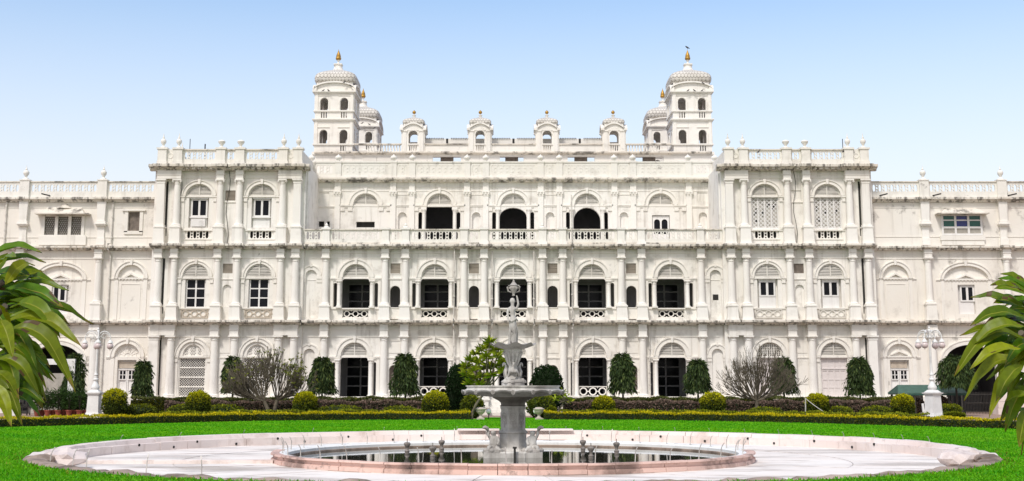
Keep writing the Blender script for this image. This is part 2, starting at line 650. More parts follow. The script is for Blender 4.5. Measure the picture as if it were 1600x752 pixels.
def skin_mesh(name, pts, edges, radii, root=0, sub=2):
    me = bpy.data.meshes.new(name)
    me.from_pydata(pts, edges, [])
    o = bpy.data.objects.new(name, me)
    C.objects.link(o)
    o.modifiers.new('s', 'SKIN')
    for i, r in enumerate(radii):
        sv = me.skin_vertices[0].data[i]
        sv.radius = (r, r) if isinstance(r, (int, float)) else r
        sv.use_root = (i == root)
    mod = o.modifiers.new('d', 'SUBSURF')
    mod.levels = mod.render_levels = sub
    dg = bpy.context.evaluated_depsgraph_get()
    res = bpy.data.meshes.new_from_object(o.evaluated_get(dg))
    bpy.data.objects.remove(o)
    return res


def half(cx, cz, rx, rz, n=16):
    """closed half ellipse, flat side down"""
    return [(cx + rx * math.cos(PI * i / n), cz + rz * math.sin(PI * i / n)) for i in range(n + 1)]


def rect(x0, x1, z0, z1):
    return [(x0, z0), (x1, z0), (x1, z1), (x0, z1)]


def archhole(cx, hw, z0, zs, rz=None, n=12):
    rz = hw if rz is None else rz
    return [(cx - hw, z0), (cx + hw, z0)] + [(cx + hw * math.cos(PI * i / n), zs + rz * math.sin(PI * i / n)) for i in range(n + 1)]


# ------------------------------------------------------------------ setting: ground, lawn, basin ground, water
FC = (-0.06, 39.5)               # centre of the fountain
R_IN, R_OUT = 7.0, 13.56


def ring_mesh(name, r0, r1, z, mat, n=160, outer=None):
    mb = MB()
    vs = [(FC[0] + r0 * math.cos(2 * PI * i / n), FC[1] + r0 * math.sin(2 * PI * i / n), z) for i in range(n)]
    vs += [(FC[0] + r1 * math.cos(2 * PI * i / n), FC[1] + r1 * math.sin(2 * PI * i / n), z) for i in range(n)]
    mb.add(vs, [(i, (i + 1) % n, n + (i + 1) % n, n + i) for i in range(n)])
    return mb.build(name, mat)


tag(ring_mesh('ground', R_OUT + 0.1, 2500, -0.02, 'ground'), kind='structure')

HEDGE_L = [(-30.5, 50.5), (-24.4, 61.5), (-20.8, 65.4), (-18.2, 68.4), (-14.3, 72.6), (-7.3, 75.0), (-2.45, 75.2)]
HEDGE_R = [(1.75, 75.4), (7.1, 74.6), (13.4, 70.2), (18.3, 64.6), (22.3, 59.2), (28.5, 49.5)]
lawn_outer = [(-40, 40), (-40, 5), (40, 5), (40, 40)] + list(reversed(HEDGE_R)) + [(1.6, 80.5), (-1.9, 80.5)] + list(reversed(HEDGE_L))
ccw = [(FC[0] + (R_OUT + 0.02) * math.cos(2 * PI * i / 160), FC[1] + (R_OUT + 0.02) * math.sin(2 * PI * i / 160)) for i in range(160)]
mb = MB()
vs = [Vector(p) for p in lawn_outer] + [Vector(p) for p in ccw]
no = len(lawn_outer)
ov, oe, of, *_ = delaunay_2d_cdt(vs, [], [list(range(no)), list(range(no, no + 160))], 5, 1e-6)
mb.add([(p.x, p.y, 0.0) for p in ov], of)
o = mb.build('lawn', 'grass')
tag(o, kind='structure')

# short grass standing on the lawn
def in_lawn(x, y):
    e = np.interp(np.abs(x), [0, 2.4, 7.3, 14.3, 18.2, 20.8, 24.4, 30.5], [75.0, 75.0, 74.6, 72.0, 67.6, 64.5, 60.6, 49.5])
    rr_ = np.hypot(x - FC[0], y - FC[1])
    return (y < e - 0.25) & (rr_ > R_OUT + 0.12)


gx = np.concatenate([rng.uniform(-20, 20, 190000), rng.uniform(-26, 26, 80000)])
gy = np.concatenate([rng.uniform(24, 50, 190000), rng.uniform(44, 75.5, 80000)])
k_ = in_lawn(gx, gy) & (np.abs(gx) < gy * 0.42)
gx, gy = gx[k_], gy[k_]
ng = len(gx)
pn = np.sin(gx * 0.9 + 1.3 * np.sin(gy * 0.5)) * np.sin(gy * 0.7 + 0.8 * np.sin(gx * 0.6)) + 0.5 * np.sin(gx * 2.3 + gy * 1.7)
tt = np.clip(0.5 + 0.28 * pn + 0.18 * rng.normal(size=ng), 0, 1)[:, None]
gc = np.array((0.055, 0.34, 0.004)) * (1 - tt) + np.array((0.20, 0.50, 0.012)) * tt
gc *= 0.9 * (1 + 0.13 * rng.normal(size=(ng, 1))).clip(0.4, 1.6)
edge = np.exp(-(np.hypot(gx - FC[0], gy - FC[1]) - R_OUT) / 0.35)
dry = rng.random(ng) < 0.45 * edge
gc[dry] = colours(int(dry.sum()), (0.26, 0.25, 0.02), (0.12, 0.16, 0.02))
gd = np.stack([0.8 * rng.normal(size=ng), 0.8 * rng.normal(size=ng), np.ones(ng)], 1)
gl = rng.uniform(0.035, 0.075, ng) * (1 + 0.8 * np.clip(edge, 0, 1))
go = leaf_cloud('grass', np.stack([gx, gy, np.zeros(ng)], 1), gd, gl, np.where(gy < 46, 0.028, 0.05), gc)
tag(go, 'short bright green lawn grass', 'grass', kind='stuff')

# planting beds between lawn hedge and palace
mb = MB()
bed = [(-23.5, 78), (-20, 70), (-14, 74), (-2.6, 76), (-2.6, 90), (-23.5, 91)]
for sgn in (1, -1):
    pts = [(sgn * x if sgn > 0 else -x, y, 0.004) for x, y in bed]
    mb.add(pts, [tuple(range(len(pts)))])
tag(mb.build('flower_bed_soil', 'soil'), kind='structure')

o = ring_mesh('pool_bed', 0.05, R_IN - 0.3, -0.62, 'poolwhite')
tag(o, kind='structure')
o = ring_mesh('pool_water', 0.0005, R_IN - 0.28, -0.17, 'water')
tag(o, kind='structure')


def revolve(name, prof, mat, parent=None, a0=0.0, a1=2 * PI, n=160, zmod=None, rmod=None, smooth=None):
    """ring with a closed (r, z) profile about the fountain's centre (local coordinates)"""
    k = len(prof)
    vs, fs = [], []
    full = abs(a1 - a0 - 2 * PI) < 1e-6
    m = n if full else n + 1
    for i in range(m):
        a = a0 + (a1 - a0) * i / n
        for r, z in prof:
            if zmod:
                z = zmod(a, z)
            if rmod:
                r = rmod(a, r, z)
            vs.append((r * math.cos(a), r * math.sin(a), z))
    for i in range(n):
        p, q = i * k, ((i + 1) % m) * k
        fs += [(p + j, p + (j + 1) % k, q + (j + 1) % k, q + j) for j in range(k)]
    if not full:
        fs += [tuple(range(k)), tuple(n * k + j for j in range(k - 1, -1, -1))]
    mb = MB()
    mb.add(vs, fs)
    return mb.build(name, mat, parent, smooth)


# outer basin
basin = empty('marble_basin', (FC[0], FC[1], -0.26))
basin.scale = (0.972, 0.972, 1)
tag(basin, 'wide round marble basin with a low stepped wall sunk in the lawn', 'basin')


def up(z):
    return z + 0.26


def wall_top(a, z):
    """the wall stands highest on the far side and sinks to the turf on the near side"""
    s = math.sin(a)
    t = max(0.0, min(1.0, (s + 0.35) / 0.7))
    t = t * t * (3 - 2 * t)
    if z > up(-0.02):
        j = 0.012 * math.sin(a * 23) + 0.01 * math.sin(a * 57 + 1)
        return z * t + up(0.02 + j * 2) * (1 - t) + (z - up(0.15)) * 0.0
    return z


rw_ = random.Random(4)
for k in range(36):
    a0 = -18 + k * 6.0
    dr, dz = rw_.uniform(-0.015, 0.015), rw_.uniform(-0.012, 0.012)
    revolve('wall_stone', [(13.40 + dr, up(-0.5)), (13.40 + dr, up(0.0 + dz)), (13.62, up(0.005 + dz)), (13.66 + dr, up(0.14 + dz)), (14.0, up(0.15 + dz)), (14.03, up(-0.5))], 'basin', basin,
            a0=math.radians(a0), a1=math.radians(a0 + 6.0 - rw_.uniform(0.02, 0.10)), n=6, zmod=wall_top)
rj = np.random.default_rng(3)
jit = rj.normal(size=400)
revolve('broken_rim', [(13.45, up(-0.5)), (13.50, up(0.0)), (13.62, up(0.035)), (13.9, up(0.04)), (14.05, up(0.0)), (14.10, up(-0.5))], 'rim', basin,
        a0=math.radians(198.2), a1=math.radians(341.8), n=180,
        zmod=lambda a, z: z + (0.018 * math.sin(a * 41) + 0.016 * math.sin(a * 97 + 2) + 0.012 * jit[int(a * 50) % 400] if z > up(-0.1) else 0))
rf_ = random.Random(8)
for k in range(30):
    for r0, r1 in ((7.12, 10.05), (10.07, 13.44)):
        dz = rf_.uniform(-0.006, 0.006)
        a0 = k * 12 + (6 if r0 > 8 else 0)
        revolve('floor_slab', [(r0, up(-0.5)), (r0, up(-0.25 + dz)), (r1, up(-0.255 + dz)), (r1, up(-0.5))], 'floor', basin, a0=math.radians(a0), a1=math.radians(a0 + 12 - 0.09 * 10 / r0), n=8)
# coping joints: raised blocks at the back of the wall, and the low radial step on the left
mb = MB()
for k in range(12):
    a = math.radians(30 + k * 11)
    if 80 < math.degrees(a) < 100:
        continue
mb.box(-12.9, -6.9, -2.35, -2.05, up(-0.26), up(-0.15))
mb.box(-12.9, -6.9, -2.42, -2.30, up(-0.26), up(-0.17))
mb.build('radial_step', 'basin', basin)
mb = MB()
for xs in (-1, 1):
    mb.box(xs * 1.5 - 1.1 if xs > 0 else -2.2, xs * 1.5 + 0.9 if xs > 0 else -0.6, 13.2, 13.56, up(-0.2), up(0.0))
    mb.box(xs * 1.5 - 1.15 if xs > 0 else -2.25, xs * 1.5 + 0.95 if xs > 0 else -0.55, 13.15, 13.95, up(0.152), up(0.21))
mb.build('coping_block', 'basin', basin)
for a in range(20, 165, 7):                       # drain holes along the foot of the far wall
    r = 13.40
    q = math.radians(a + (a % 3))
    mb = MB()
    mb.lathe([(0.045, -0.02), (0.045, 0.02)], 0, 0, 10)
    o = mb.build('drain_hole', 'slot', basin)
    o.matrix_local = Matrix.Translation((r * math.cos(q), r * math.sin(q), up(-0.17 if a % 2 else -0.03))) @ Matrix.Rotation(q, 4, 'Z') @ Matrix.Rotation(PI / 2, 4, 'Y')

# inner pool kerb
pool = empty('inner_pool', (FC[0], FC[1], -0.26))
tag(pool, 'round inner pool ringed by a pink and white kerb, around the fountain', 'pool')
revolve('pool_lining', [(6.62, up(-0.62)), (6.62, up(-0.035)), (6.70, up(-0.002)), (6.84, up(-0.002)), (6.86, up(-0.62))], 'poolwhite', pool)
revolve('waterline_stain', [(6.60, up(-0.30)), (6.60, up(-0.13)), (6.621, up(-0.115)), (6.621, up(-0.30))], 'rim', pool)
rk = random.Random(12)
for k in range(60):
    a0 = 3.0 + k * 6.0
    near = a0 >= 176
    dr, dz = rk.uniform(-0.012, 0.012), rk.uniform(-0.008, 0.008)
    if near:
        p = [(6.862, up(-0.25)), (6.842, up(0.0)), (6.88, up(0.018)), (7.08, up(0.018)), (7.10, up(-0.03)), (7.03, up(-0.05)), (7.02, up(-0.13)), (7.08, up(-0.15)), (7.09, up(-0.25))]
    else:
        p = [(6.862, up(-0.25)), (6.842, up(0.0)), (6.88, up(0.018)), (7.08, up(0.018)), (7.09, up(-0.25))]
    o = revolve('kerb_stone', [(r + dr, z + dz) for r, z in p], 'pink' if near else 'poolwhite', pool, a0=math.radians(a0), a1=math.radians(a0 + 6.0 - rk.uniform(0.05, 0.16)), n=6)
    if near:
        o['label'] = 'pink weathered kerb stone'

# ------------------------------------------------------------------ the palace
PY = 94.0
palace = empty('palace', (0, PY, 0))
tag(palace, 'three storey white palace with arcades, two end pavilions and domed towers', 'palace')
BAY = 5.69
BX = [BAY * k for k in range(-2, 3)]
COLX = sorted([s * (BAY * (k + 0.5) + e * 0.73) for s in (-1, 1) for k in (0, 1) for e in (-1, 1)] + [-13.56, 13.56])
PAVX = [15.7, 16.78, 19.93, 21.33, 24.46, 25.6]
PAVB = [18.33, 22.9]
Z0, Z1, Z2, Z3 = 1.13, 6.5, 11.97, 17.79


def add_column(x, y, z0, zt, r0=0.26, r1=0.225, ped=None, block=None, cap='ring', square=False, dep=0.0):
    """engaged column: optional pedestal to ped, shaft to zt, then a block of entablature up to block"""
    mb = MB()
    zb = z0
    if ped:
        mb.box(x - 0.43, x + 0.43, y - 0.43, y + 0.5, z0, z0 + 0.1)
        mb.box(x - 0.40, x + 0.40, y - 0.40, y + 0.5, z0 + 0.1, ped - 0.1, 0.05, 0.03)
        mb.box(x - 0.41, x + 0.41, y - 0.41, y + 0.5, ped - 0.1, ped)
        zb = ped
    h = zt - zb
    if square:
        mb.box(x - r0 * 1.25, x + r0 * 1.25, y - r0 * 1.2, y + 0.5, zb, zb + 0.14)
        mb.box(x - r0 * 1.1, x + r0 * 1.1, y - r0, y + 0.5, zb + 0.14, zt - 0.3, 0.02, 0.0)
        mb.box(x - r0 * 1.15, x + r0 * 1.15, y - r0 * 1.1, y + 0.5, zt - 0.3, zt - 0.2)
        mb.box(x - r0 * 1.12, x + r0 * 1.12, y - r0 * 1.05, y + 0.5, zt - 0.2, zt - 0.1, -0.06, -0.06)
        mb.box(x - r0 * 1.4, x + r0 * 1.4, y - r0 * 1.4, y + 0.5, zt - 0.1, zt)
    else:
        mb.box(x - r0 * 1.35, x + r0 * 1.35, y - r0 * 1.35, y + 0.45, zb, zb + 0.08)
        prof = [(r0 * 1.3, zb + 0.08), (r0 * 1.34, zb + 0.13), (r0 * 1.22, zb + 0.18), (r0 * 1.08, zb + 0.2), (r0, zb + 0.27)]
        prof += [(r0 + (r1 - r0) * (i / 6) ** 1.5, zb + 0.27 + (h - 0.27 - 0.36) * i / 6) for i in range(1, 7)]
        if cap == 'ring':
            prof += [(r1 * 1.14, zt - 0.34), (r1 * 1.14, zt - 0.29), (r1 * 1.0, zt - 0.28), (r1 * 1.0, zt - 0.17), (r1 * 1.25, zt - 0.1)]
        else:
            prof += [(r1 * 1.12, zt - 0.36), (r1 * 1.0, zt - 0.33), (r1 * 1.2, zt - 0.26), (r1 * 1.08, zt - 0.22), (r1 * 1.42, zt - 0.1)]
        mb.lathe(prof, x, y, 18)
        mb.box(x - r1 * 1.45, x + r1 * 1.45, y - r1 * 1.45, y + 0.45, zt - 0.1, zt)
        if cap != 'ring':
            for s in (-1, 1):
                mb.lathe([(0.02, zt - 0.27), (0.07, zt - 0.22), (0.08, zt - 0.16), (0.03, zt - 0.11)], x + s * r1 * 1.3, y - r1 * 1.2, 8)
    if block:
        bw = r1 * 1.22
        mb.box(x - bw, x + bw, y - bw, y + 0.45, zt, zt + (block - zt) * 0.5)
        mb.box(x - bw * 1.14, x + bw * 1.14, y - bw * 1.14, y + 0.45, zt + (block - zt) * 0.5, zt + (block - zt) * 0.5 + 0.07)
        mb.box(x - bw * 1.03, x + bw * 1.03, y - bw * 1.03, y + 0.45, zt + (block - zt) * 0.5 + 0.07, block)
    return mb.build('pilaster' if square else 'column', 'column', palace, 35)


def louvre(cx, zs, rx, rz, y, parent, nsl=7, mull=True, mat='louvre'):
    mb = MB()
    mb.arc(cx, zs, rx - 0.07, rz - 0.07, rx + 0.01, rz + 0.01, y - 0.05, y + 0.06)
    mb.box(cx - rx + 0.0, cx + rx - 0.0, y - 0.06, y + 0.05, zs - 0.02, zs + 0.07)
    for i in range(nsl):
        z = zs + 0.1 + (rz - 0.16) * i / nsl
        hw = rx * math.sqrt(max(0.0, 1 - ((z + 0.05 - zs) / rz) ** 2)) - 0.05
        if hw < 0.08:
            continue
        dz = (rz - 0.16) / nsl
        t = random.uniform(-0.012, 0.012)
        mb.prism([(cx - hw, z + t), (cx + hw, z - t), (cx + hw, z + dz * 0.62 - t), (cx - hw, z + dz * 0.62 + t)], y - 0.03, y + 0.03)
    if mull:
        mb.box(cx - 0.035, cx + 0.035, y - 0.07, y + 0.04, zs + 0.05, zs + rz - 0.03)
    o = mb.build('louvre', mat, parent)
    mb = MB()
    mb.disc(cx, zs - 0.01, rx, rz, y + 0.1, y + 0.14)
    mb.build('louvre_backing', 'gap', parent)
    return o


def archivolt(cx, zs, rx, rz, w_, y, parent=palace, key=True):
    mb = MB()
    mb.arc(cx, zs, rx, rz, rx + w_ * 0.78, rz + w_ * 0.78, y - 0.10, y + 0.02, n=28)
    mb.arc(cx, zs, rx + w_ * 0.78, rz + w_ * 0.78, rx + w_, rz + w_, y - 0.16, y + 0.02, n=28)
    mb.arc(cx, zs, rx + 0.001, rz + 0.001, rx + 0.07, rz + 0.07, y - 0.13, y - 0.09, n=28)
    if key:
        mb.prism([(cx - 0.07, zs + rz - 0.02), (cx + 0.07, zs + rz - 0.02), (cx + 0.11, zs + rz + w_ + 0.06), (cx - 0.11, zs + rz + w_ + 0.06)], y - 0.21, y)
    return mb.build('archivolt', 'trim', parent, 30)


def ring_panel(x0, x1, z0, z1, y, parent, mat='trim', backing=None, name='balustrade'):
    """stone balustrade of linked rings between two rails"""
    mb = MB()
    mb.box(x0, x1, y - 0.07, y + 0.07, z1 - 0.06, z1)
    mb.box(x0, x1, y - 0.07, y + 0.07, z0, z0 + 0.05)
    hz = (z1 - z0 - 0.11) / 2
    zc = z0 + 0.05 + hz
    n = max(2, round((x1 - x0) / (hz * 2.35)))
    p = (x1 - x0) / n
    for i in range(n):
        c = x0 + p * (i + 0.5)
        ro = min(hz * 0.98, p * 0.42)
        mb.arc(c, zc, ro * 0.70, ro * 0.70, ro, ro, y - 0.05, y + 0.05, 0, 2 * PI, 14)
        mb.box(c + ro - 0.01, c + p - ro + 0.01, y - 0.045, y + 0.045, zc - 0.035, zc + 0.035)
        for s in (-1, 1):
            mb.prism([(c + p / 2 - 0.05, zc + s * hz), (c + p / 2, zc + s * hz * 0.7), (c + p / 2 + 0.05, zc + s * hz)][::s], y - 0.04, y + 0.04)
    mb.box(x0 - 0.02, x0 + 0.05, y - 0.052, y + 0.052, z0 + 0.1, z1 - 0.05)
    mb.box(x1 - 0.05, x1 + 0.02, y - 0.052, y + 0.052, z0 + 0.1, z1 - 0.05)
    o = mb.build(name, mat, parent, 30)
    if backing:
        mb = MB()
        mb.box(x0, x1, y + 0.06, y + 0.12, z0 + 0.01, z1 - 0.01)
        mb.build('panel_back', backing, o)
    return o


def fret_panel(x0, x1, z0, z1, y, parent, mat='parapet', cell=0.5, rail=(0.10, 0.08), name='fretwork_panel', skip=()):
    """pierced parapet: tall hexagons and small diamonds cut through a slab"""
    n = max(1, round((x1 - x0 - 0.1) / cell))
    p = (x1 - x0 - 0.1) / n
    za, zb = z0 + rail[0], z1 - rail[1]
    zm, h = (za + zb) / 2, zb - za
    holes = []
    for i in range(n):
        c = x0 + 0.05 + p * (i + 0.5)
        e = p * 0.235
        t = 0.0
        if (i in skip):
            continue
        holes.append([(c - e * 0.55, za + h * 0.03), (c + e * 0.55, za + h * 0.03), (c + e, za + h * 0.25), (c + e, zb - h * 0.25), (c + e * 0.55, zb - h * 0.03),
                      (c - e * 0.55, zb - h * 0.03), (c - e, zb - h * 0.25), (c - e, za + h * 0.25)])
        if i < n - 1:
            d = c + p / 2
            q = p * 0.215
            for zc, hh in ((zm, h * 0.15), ):
                holes.append([(d - q, zc), (d - q * 0.3, zc - hh), (d + q * 0.3, zc - hh), (d + q, zc), (d + q * 0.3, zc + hh), (d - q * 0.3, zc + hh)])
            holes.append([(d - q * 0.9, za + h * 0.04), (d + q * 0.9, za + h * 0.04), (d, za + h * 0.27)])
            holes.append([(d - q * 0.9, zb - h * 0.04), (d, zb - h * 0.27), (d + q * 0.9, zb - h * 0.04)])
    mb = MB()
    mb.sheet(rect(x0, x1, z0, z1), holes, y - 0.05, y + 0.05)
    return mb.build(name, mat, parent)


def cornice(x0, x1, y, z0, z1, out, parent=palace, ress=(), rw=0.48, rout=0.28, dent=0.0, mat='cornice', back=0.05, dw=0.2):
    mb = MB()
    h = z1 - z0
    def prof(o):
        return [(y + back, z0), (y - out * 0.35 - o, z0), (y - out * 0.45 - o, z0 + h * 0.22), (y - out * 0.85 - o, z0 + h * 0.5), (y - out - o, z0 + h * 0.55),
                (y - out - o, z1 - 0.03), (y - out * 0.97 - o, z1), (y + back, z1)]
    mb.sweep_x(x0, x1, prof(0))
    for k, xr in enumerate(ress):
        p = [(a, b + (0.004 if b > z0 + h * 0.4 else -0.004)) for a, b in prof(rout)]
        p[0] = (y + back - 0.01, p[0][1])
        p[-1] = (y + back - 0.01, p[-1][1])
        mb.sweep_x(xr - rw, xr + rw, p)
    if dent:
        n = int((x1 - x0) / dent)
        for i in range(n):
            x = x0 + (i + 0.5) * (x1 - x0) / n
            mb.box(x - dent * dw, x + dent * dw, y - out * 0.84, y, z0 + h * 0.16, z0 + h * 0.5)
    return mb.build('cornice', mat, parent, 25)


def band(mb, x0, x1, y, z0, z1, out):
    mb.sweep_x(x0, x1, [(y + 0.02, z0), (y - out * 0.5, z0), (y - out * 0.6, (z0 + z1) / 2), (y - out, (z0 + z1) / 2 + 0.01), (y - out, z1), (y + 0.02, z1)])


# ---- centre block, two arcaded floors
holes = []
for k, cx in enumerate(BX):
    zb = Z0
    holes += [rect(cx - 1.02, cx + 1.02, zb, 3.90), half(cx, 4.0, 0.96, 0.96)]
    for s in (-1, 1):
        holes.append(archhole(cx + s * 1.47, 0.10, 1.2, 3.45))
    holes += [rect(cx - 1.02, cx + 1.02, 7.42, 9.52), rect(cx - 0.95, cx + 0.95, 6.72, 7.31), half(cx, 9.63, 0.95, 0.95)]
    for s in (-1, 1):
        holes.append(archhole(cx + s * 1.48, 0.13, 7.5, 9.1))
for mx in (-8.535, -2.845, 2.845, 8.535):
    holes += [archhole(mx, 0.35, 1.6, 3.0), archhole(mx, 0.375, 7.45, 8.65), rect(mx - 0.36, mx + 0.36, 9.9, 10.62)]
for s in (-1, 1):
    holes += [archhole(s * 14.62, 0.4, 1.5, 4.1), archhole(s * 14.62, 0.4, 6.75, 9.75)]
mb = MB()
mb.sheet(rect(-15.3, 15.3, 0.0, 12.05), holes, 0.0, 0.45)
wall_o = mb.build('wall', 'plaster', palace)

# plaster dressings on the wall: impost bands, strings, recessed frames
mb = MB()
for cx in BX:
    for zs in (3.98, 9.61):
        for s in (-1, 1):
            a, b = (cx + 1.0, cx + 1.86) if s > 0 else (cx - 1.86, cx - 1.0)
            band(mb, a, b, 0.0, zs - 0.22, zs, 0.12)
    mb.box(cx - 1.04, cx + 1.04, -0.03, 0.25, 3.88, 3.985)
    mb.box(cx - 1.04, cx + 1.04, -0.03, 0.25, 9.515, 9.615)
    for zz in (2.0,):
        pass
for mx in (-8.535, -2.845, 2.845, 8.535):
    for zs in (3.9, 9.55):
        band(mb, mx - 0.52, mx + 0.52, 0.0, zs - 0.12, zs, 0.07)
    mb.arc(mx, 3.0, 0.36, 0.36, 0.44, 0.44, -0.03, 0.02)
    mb.box(mx - 0.5, mx + 0.5, -0.05, 0.02, 1.45, 1.56)
    mb.box(mx - 0.47, mx + 0.47, -0.22, 0.02, 6.62, 7.38)
    mb.box(mx - 0.5, mx + 0.5, -0.26, 0.02, 7.38, 7.45)
    for q in (-0.4, 0.4):
        mb.box(mx + q - 0.03, mx + q + 0.03, -0.03, 0.02, 9.86, 10.66)
    mb.box(mx - 0.43, mx + 0.43, -0.035, 0.02, 10.64, 10.69)
    mb.box(mx - 0.43, mx + 0.43, -0.035, 0.02, 9.83, 9.88)
    for a, b in ((4.2, 4.9), (5.05, 5.2)):
        mb.box(mx - 0.42, mx + 0.42, -0.03, 0.02, a, b)
edges = [-15.0] + COLX + [15.0]
for a, b in zip(edges[:-1], edges[1:]):
    for zz, t, out in ((5.34, 0.05, 0.04), (5.86, 0.06, 0.06), (10.98, 0.05, 0.04), (11.36, 0.06, 0.06)):
        mb.box(a + 0.2, b - 0.2, -out, 0.02, zz, zz + t)
for s in (-1, 1):
    for zs, zt in ((4.1, 3.95), (9.75, 9.6)):
        mb.arc(s * 14.62, zs, 0.41, 0.41, 0.68, 0.68, -0.07, 0.02)
        mb.arc(s * 14.62, zs, 0.68, 0.68, 0.76, 0.76, -0.12, 0.02)
        mb.prism([(s * 14.62 - 0.08, zs + 0.62), (s * 14.62 + 0.08, zs + 0.62), (s * 14.62, zs + 0.95)], -0.14, 0.0)
        for q in (-1, 1):
            band(mb, s * 14.62 + q * 0.62 - 0.22, s * 14.62 + q * 0.62 + 0.22, 0.0, zs - 0.5, zs, 0.09)
for cx in BX:
    for s in (-1, 1):
        mb.box(cx + s * 1.72 - 0.1, cx + s * 1.72 + 0.1, -0.06, 0.02, 1.13, 3.74)
        mb.box(cx + s * 1.72 - 0.1, cx + s * 1.72 + 0.1, -0.06, 0.02, 7.42, 9.36)
    mb.box(cx - 1.85, cx + 1.85, -0.07, 0.02, 7.33, 7.42)
merge_into(wall_o, mb.build('wall_dressing', 'trim', palace, 25))

# infills of the small openings
for mx in (-8.535, -2.845, 2.845, 8.535):
    mb = MB()
    for i in range(8):
        z = 9.93 + i * 0.085
        mb.prism([(mx - 0.35, z), (mx + 0.35, z + random.uniform(-.015, .015)), (mx + 0.35, z + 0.055), (mx - 0.35, z + 0.055)], 0.03, 0.09)
    v = mb.build('vent_grille', 'ventwood', palace)
    mb = MB()
    mb.box(mx - 0.37, mx + 0.37, 0.14, 0.2, 9.88, 10.64)
    mb.build('vent_backing', 'gap', v)
    mb = MB()
    mb.box(mx - 0.36, mx + 0.36, 0.3, 0.36, 1.55, 3.4)
    for q in (-0.18, 0.18):
        mb.box(mx + q - 0.12, mx + q + 0.12, 0.28, 0.3, 1.7, 2.4)
        mb.box(mx + q - 0.12, mx + q + 0.12, 0.28, 0.3, 2.5, 3.1)
    mb.build('niche_door', 'brownpane', palace)
mb = MB()
for s in (-1, 1):
    mb.box(s * 14.62 - 0.45, s * 14.62 + 0.45, 0.12, 0.2, 1.4, 4.6)
    mb.box(s * 14.62 - 0.45, s * 14.62 + 0.45, 0.12, 0.2, 6.7, 10.3)
mb.box(-14.95, -14.3, 0.09, 0.12, 9.42, 9.46)
mb.box(14.3, 14.95, 0.09, 0.12, 9.42, 9.46)
mb.build('blind_arch_back', 'plaster', palace)
mb = MB()
mb.box(14.42, 14.82, 0.1, 0.14, 8.0, 8.4)
mb.build('small_wall_hole', 'slot', palace)

# verandahs behind the arcades
mb = MB()
mb.box(-17.0, 17.0, 4.2, 4.5, 0.9, 12.0)
for s in (-1, 1):
    mb.box(s * 15.6 - 0.2, s * 15.6 + 0.2, 0.46, 4.2, 0.9, 12.0)
mb.build('verandah_wall', 'indoor', palace)
mb = MB()
mb.box(-15.3, 15.3, 0.46, 4.6, 0.8, Z0)
mb.box(-15.3, 15.3, 0.46, 4.6, 6.15, 6.7)
mb.build('verandah_floor', 'indoor', palace)
mb = MB()
mb.box(-15.4, 15.4, -0.2, 6.0, 11.86, 11.985)
mb.build('terrace_floor', 'coping', palace)
for cx in BX:
    for z0, z1 in ((Z0, 4.2), (6.71, 9.5)):
        mb = MB()
        w_ = 1.05
        mb.box(cx - w_, cx + w_, 4.08, 4.19, z1 - 0.12, z1)
        for q in (-w_, 0.0, w_):
            mb.box(cx + q - 0.06, cx + q + 0.06, 4.1, 4.19, z0, z1 - 0.12)
        for zz in (z0 + 0.75, z0 + 1.45, z0 + 2.15):
            mb.box(cx - w_ + 0.06, cx + w_ - 0.06, 4.12, 4.19, zz - 0.05, zz + 0.05)
        d = mb.build('verandah_door', 'doorframe', palace)
        mb = MB()
        mb.box(cx - w_, cx + w_, 4.16, 4.195, z0, z1 - 0.05)
        mb.build('pane', 'glass', d)

# arches with louvred fanlights, colonnettes and balustrades
for k, cx in enumerate(BX):
    for fl, zs, rx in ((1, 4.0, 0.96), (2, 9.63, 0.95)):
        a = archivolt(cx, zs, rx, rx, 0.37, 0.0)
        louvre(cx, zs + 0.01, rx - 0.015, rx - 0.015, 0.12, a)
        z0, zt = (Z0, 3.76) if fl == 1 else (7.42, 9.39)
        mb = MB()
        for s in (-1, 1):
            x = cx + s * 1.19
            mb.box(x - 0.2, x + 0.2, -0.33, 0.02, z0, z0 + 0.1)
            mb.lathe([(0.17, z0 + 0.1), (0.17, z0 + 0.17), (0.14, z0 + 0.22), (0.125, zt - 0.28), (0.15, zt - 0.26), (0.15, zt - 0.22), (0.13, zt - 0.2), (0.19, zt - 0.08)],
                     x, -0.14, 12)
            mb.box(x - 0.2, x + 0.2, -0.33, 0.02, zt - 0.08, zt)
            # curved bracket under the lintel
            sx = cx + s * 1.0
            mb.prism([(sx, zt + 0.13), (sx - s * 0.16, zt + 0.13), (sx - s * 0.05, zt + 0.05), (sx, zt - 0.12)][::s], -0.02, 0.2)
        mb.build('colonnette', 'column', a, 35)
        if fl == 2:
            ring_panel(cx - 0.94, cx + 0.94, 6.73, 7.30, 0.2, a)
        elif k in (1, 2, 3):
            ring_panel(cx - 1.02, cx + 1.02, 1.15, 1.86, 0.2, a)

# ---- centre columns on two floors
for x in COLX:
    add_column(x, -0.2, Z0 - 0.02, 5.42, 0.27, 0.235, block=6.22)
    add_column(x, -0.2, Z1 + 0.03, 11.08, 0.25, 0.215, ped=7.58, block=11.66)
cornice(-15.2, 15.2, 0.0, 6.18, 6.5, 0.72, ress=COLX, rw=0.55, rout=0.2)
cornice(-15.2, 15.2, 0.0, 11.64, 11.97, 0.62, ress=COLX, rw=0.55, rout=0.24, dent=0.55)
mb = MB()
mb.box(-15.3, 15.3, -0.75, 0.0, -0.1, 0.95)
mb.box(-15.3, 15.3, -0.82, 0.0, 0.95, Z0 - 0.01)
mb.build('plinth', 'plaster', palace)

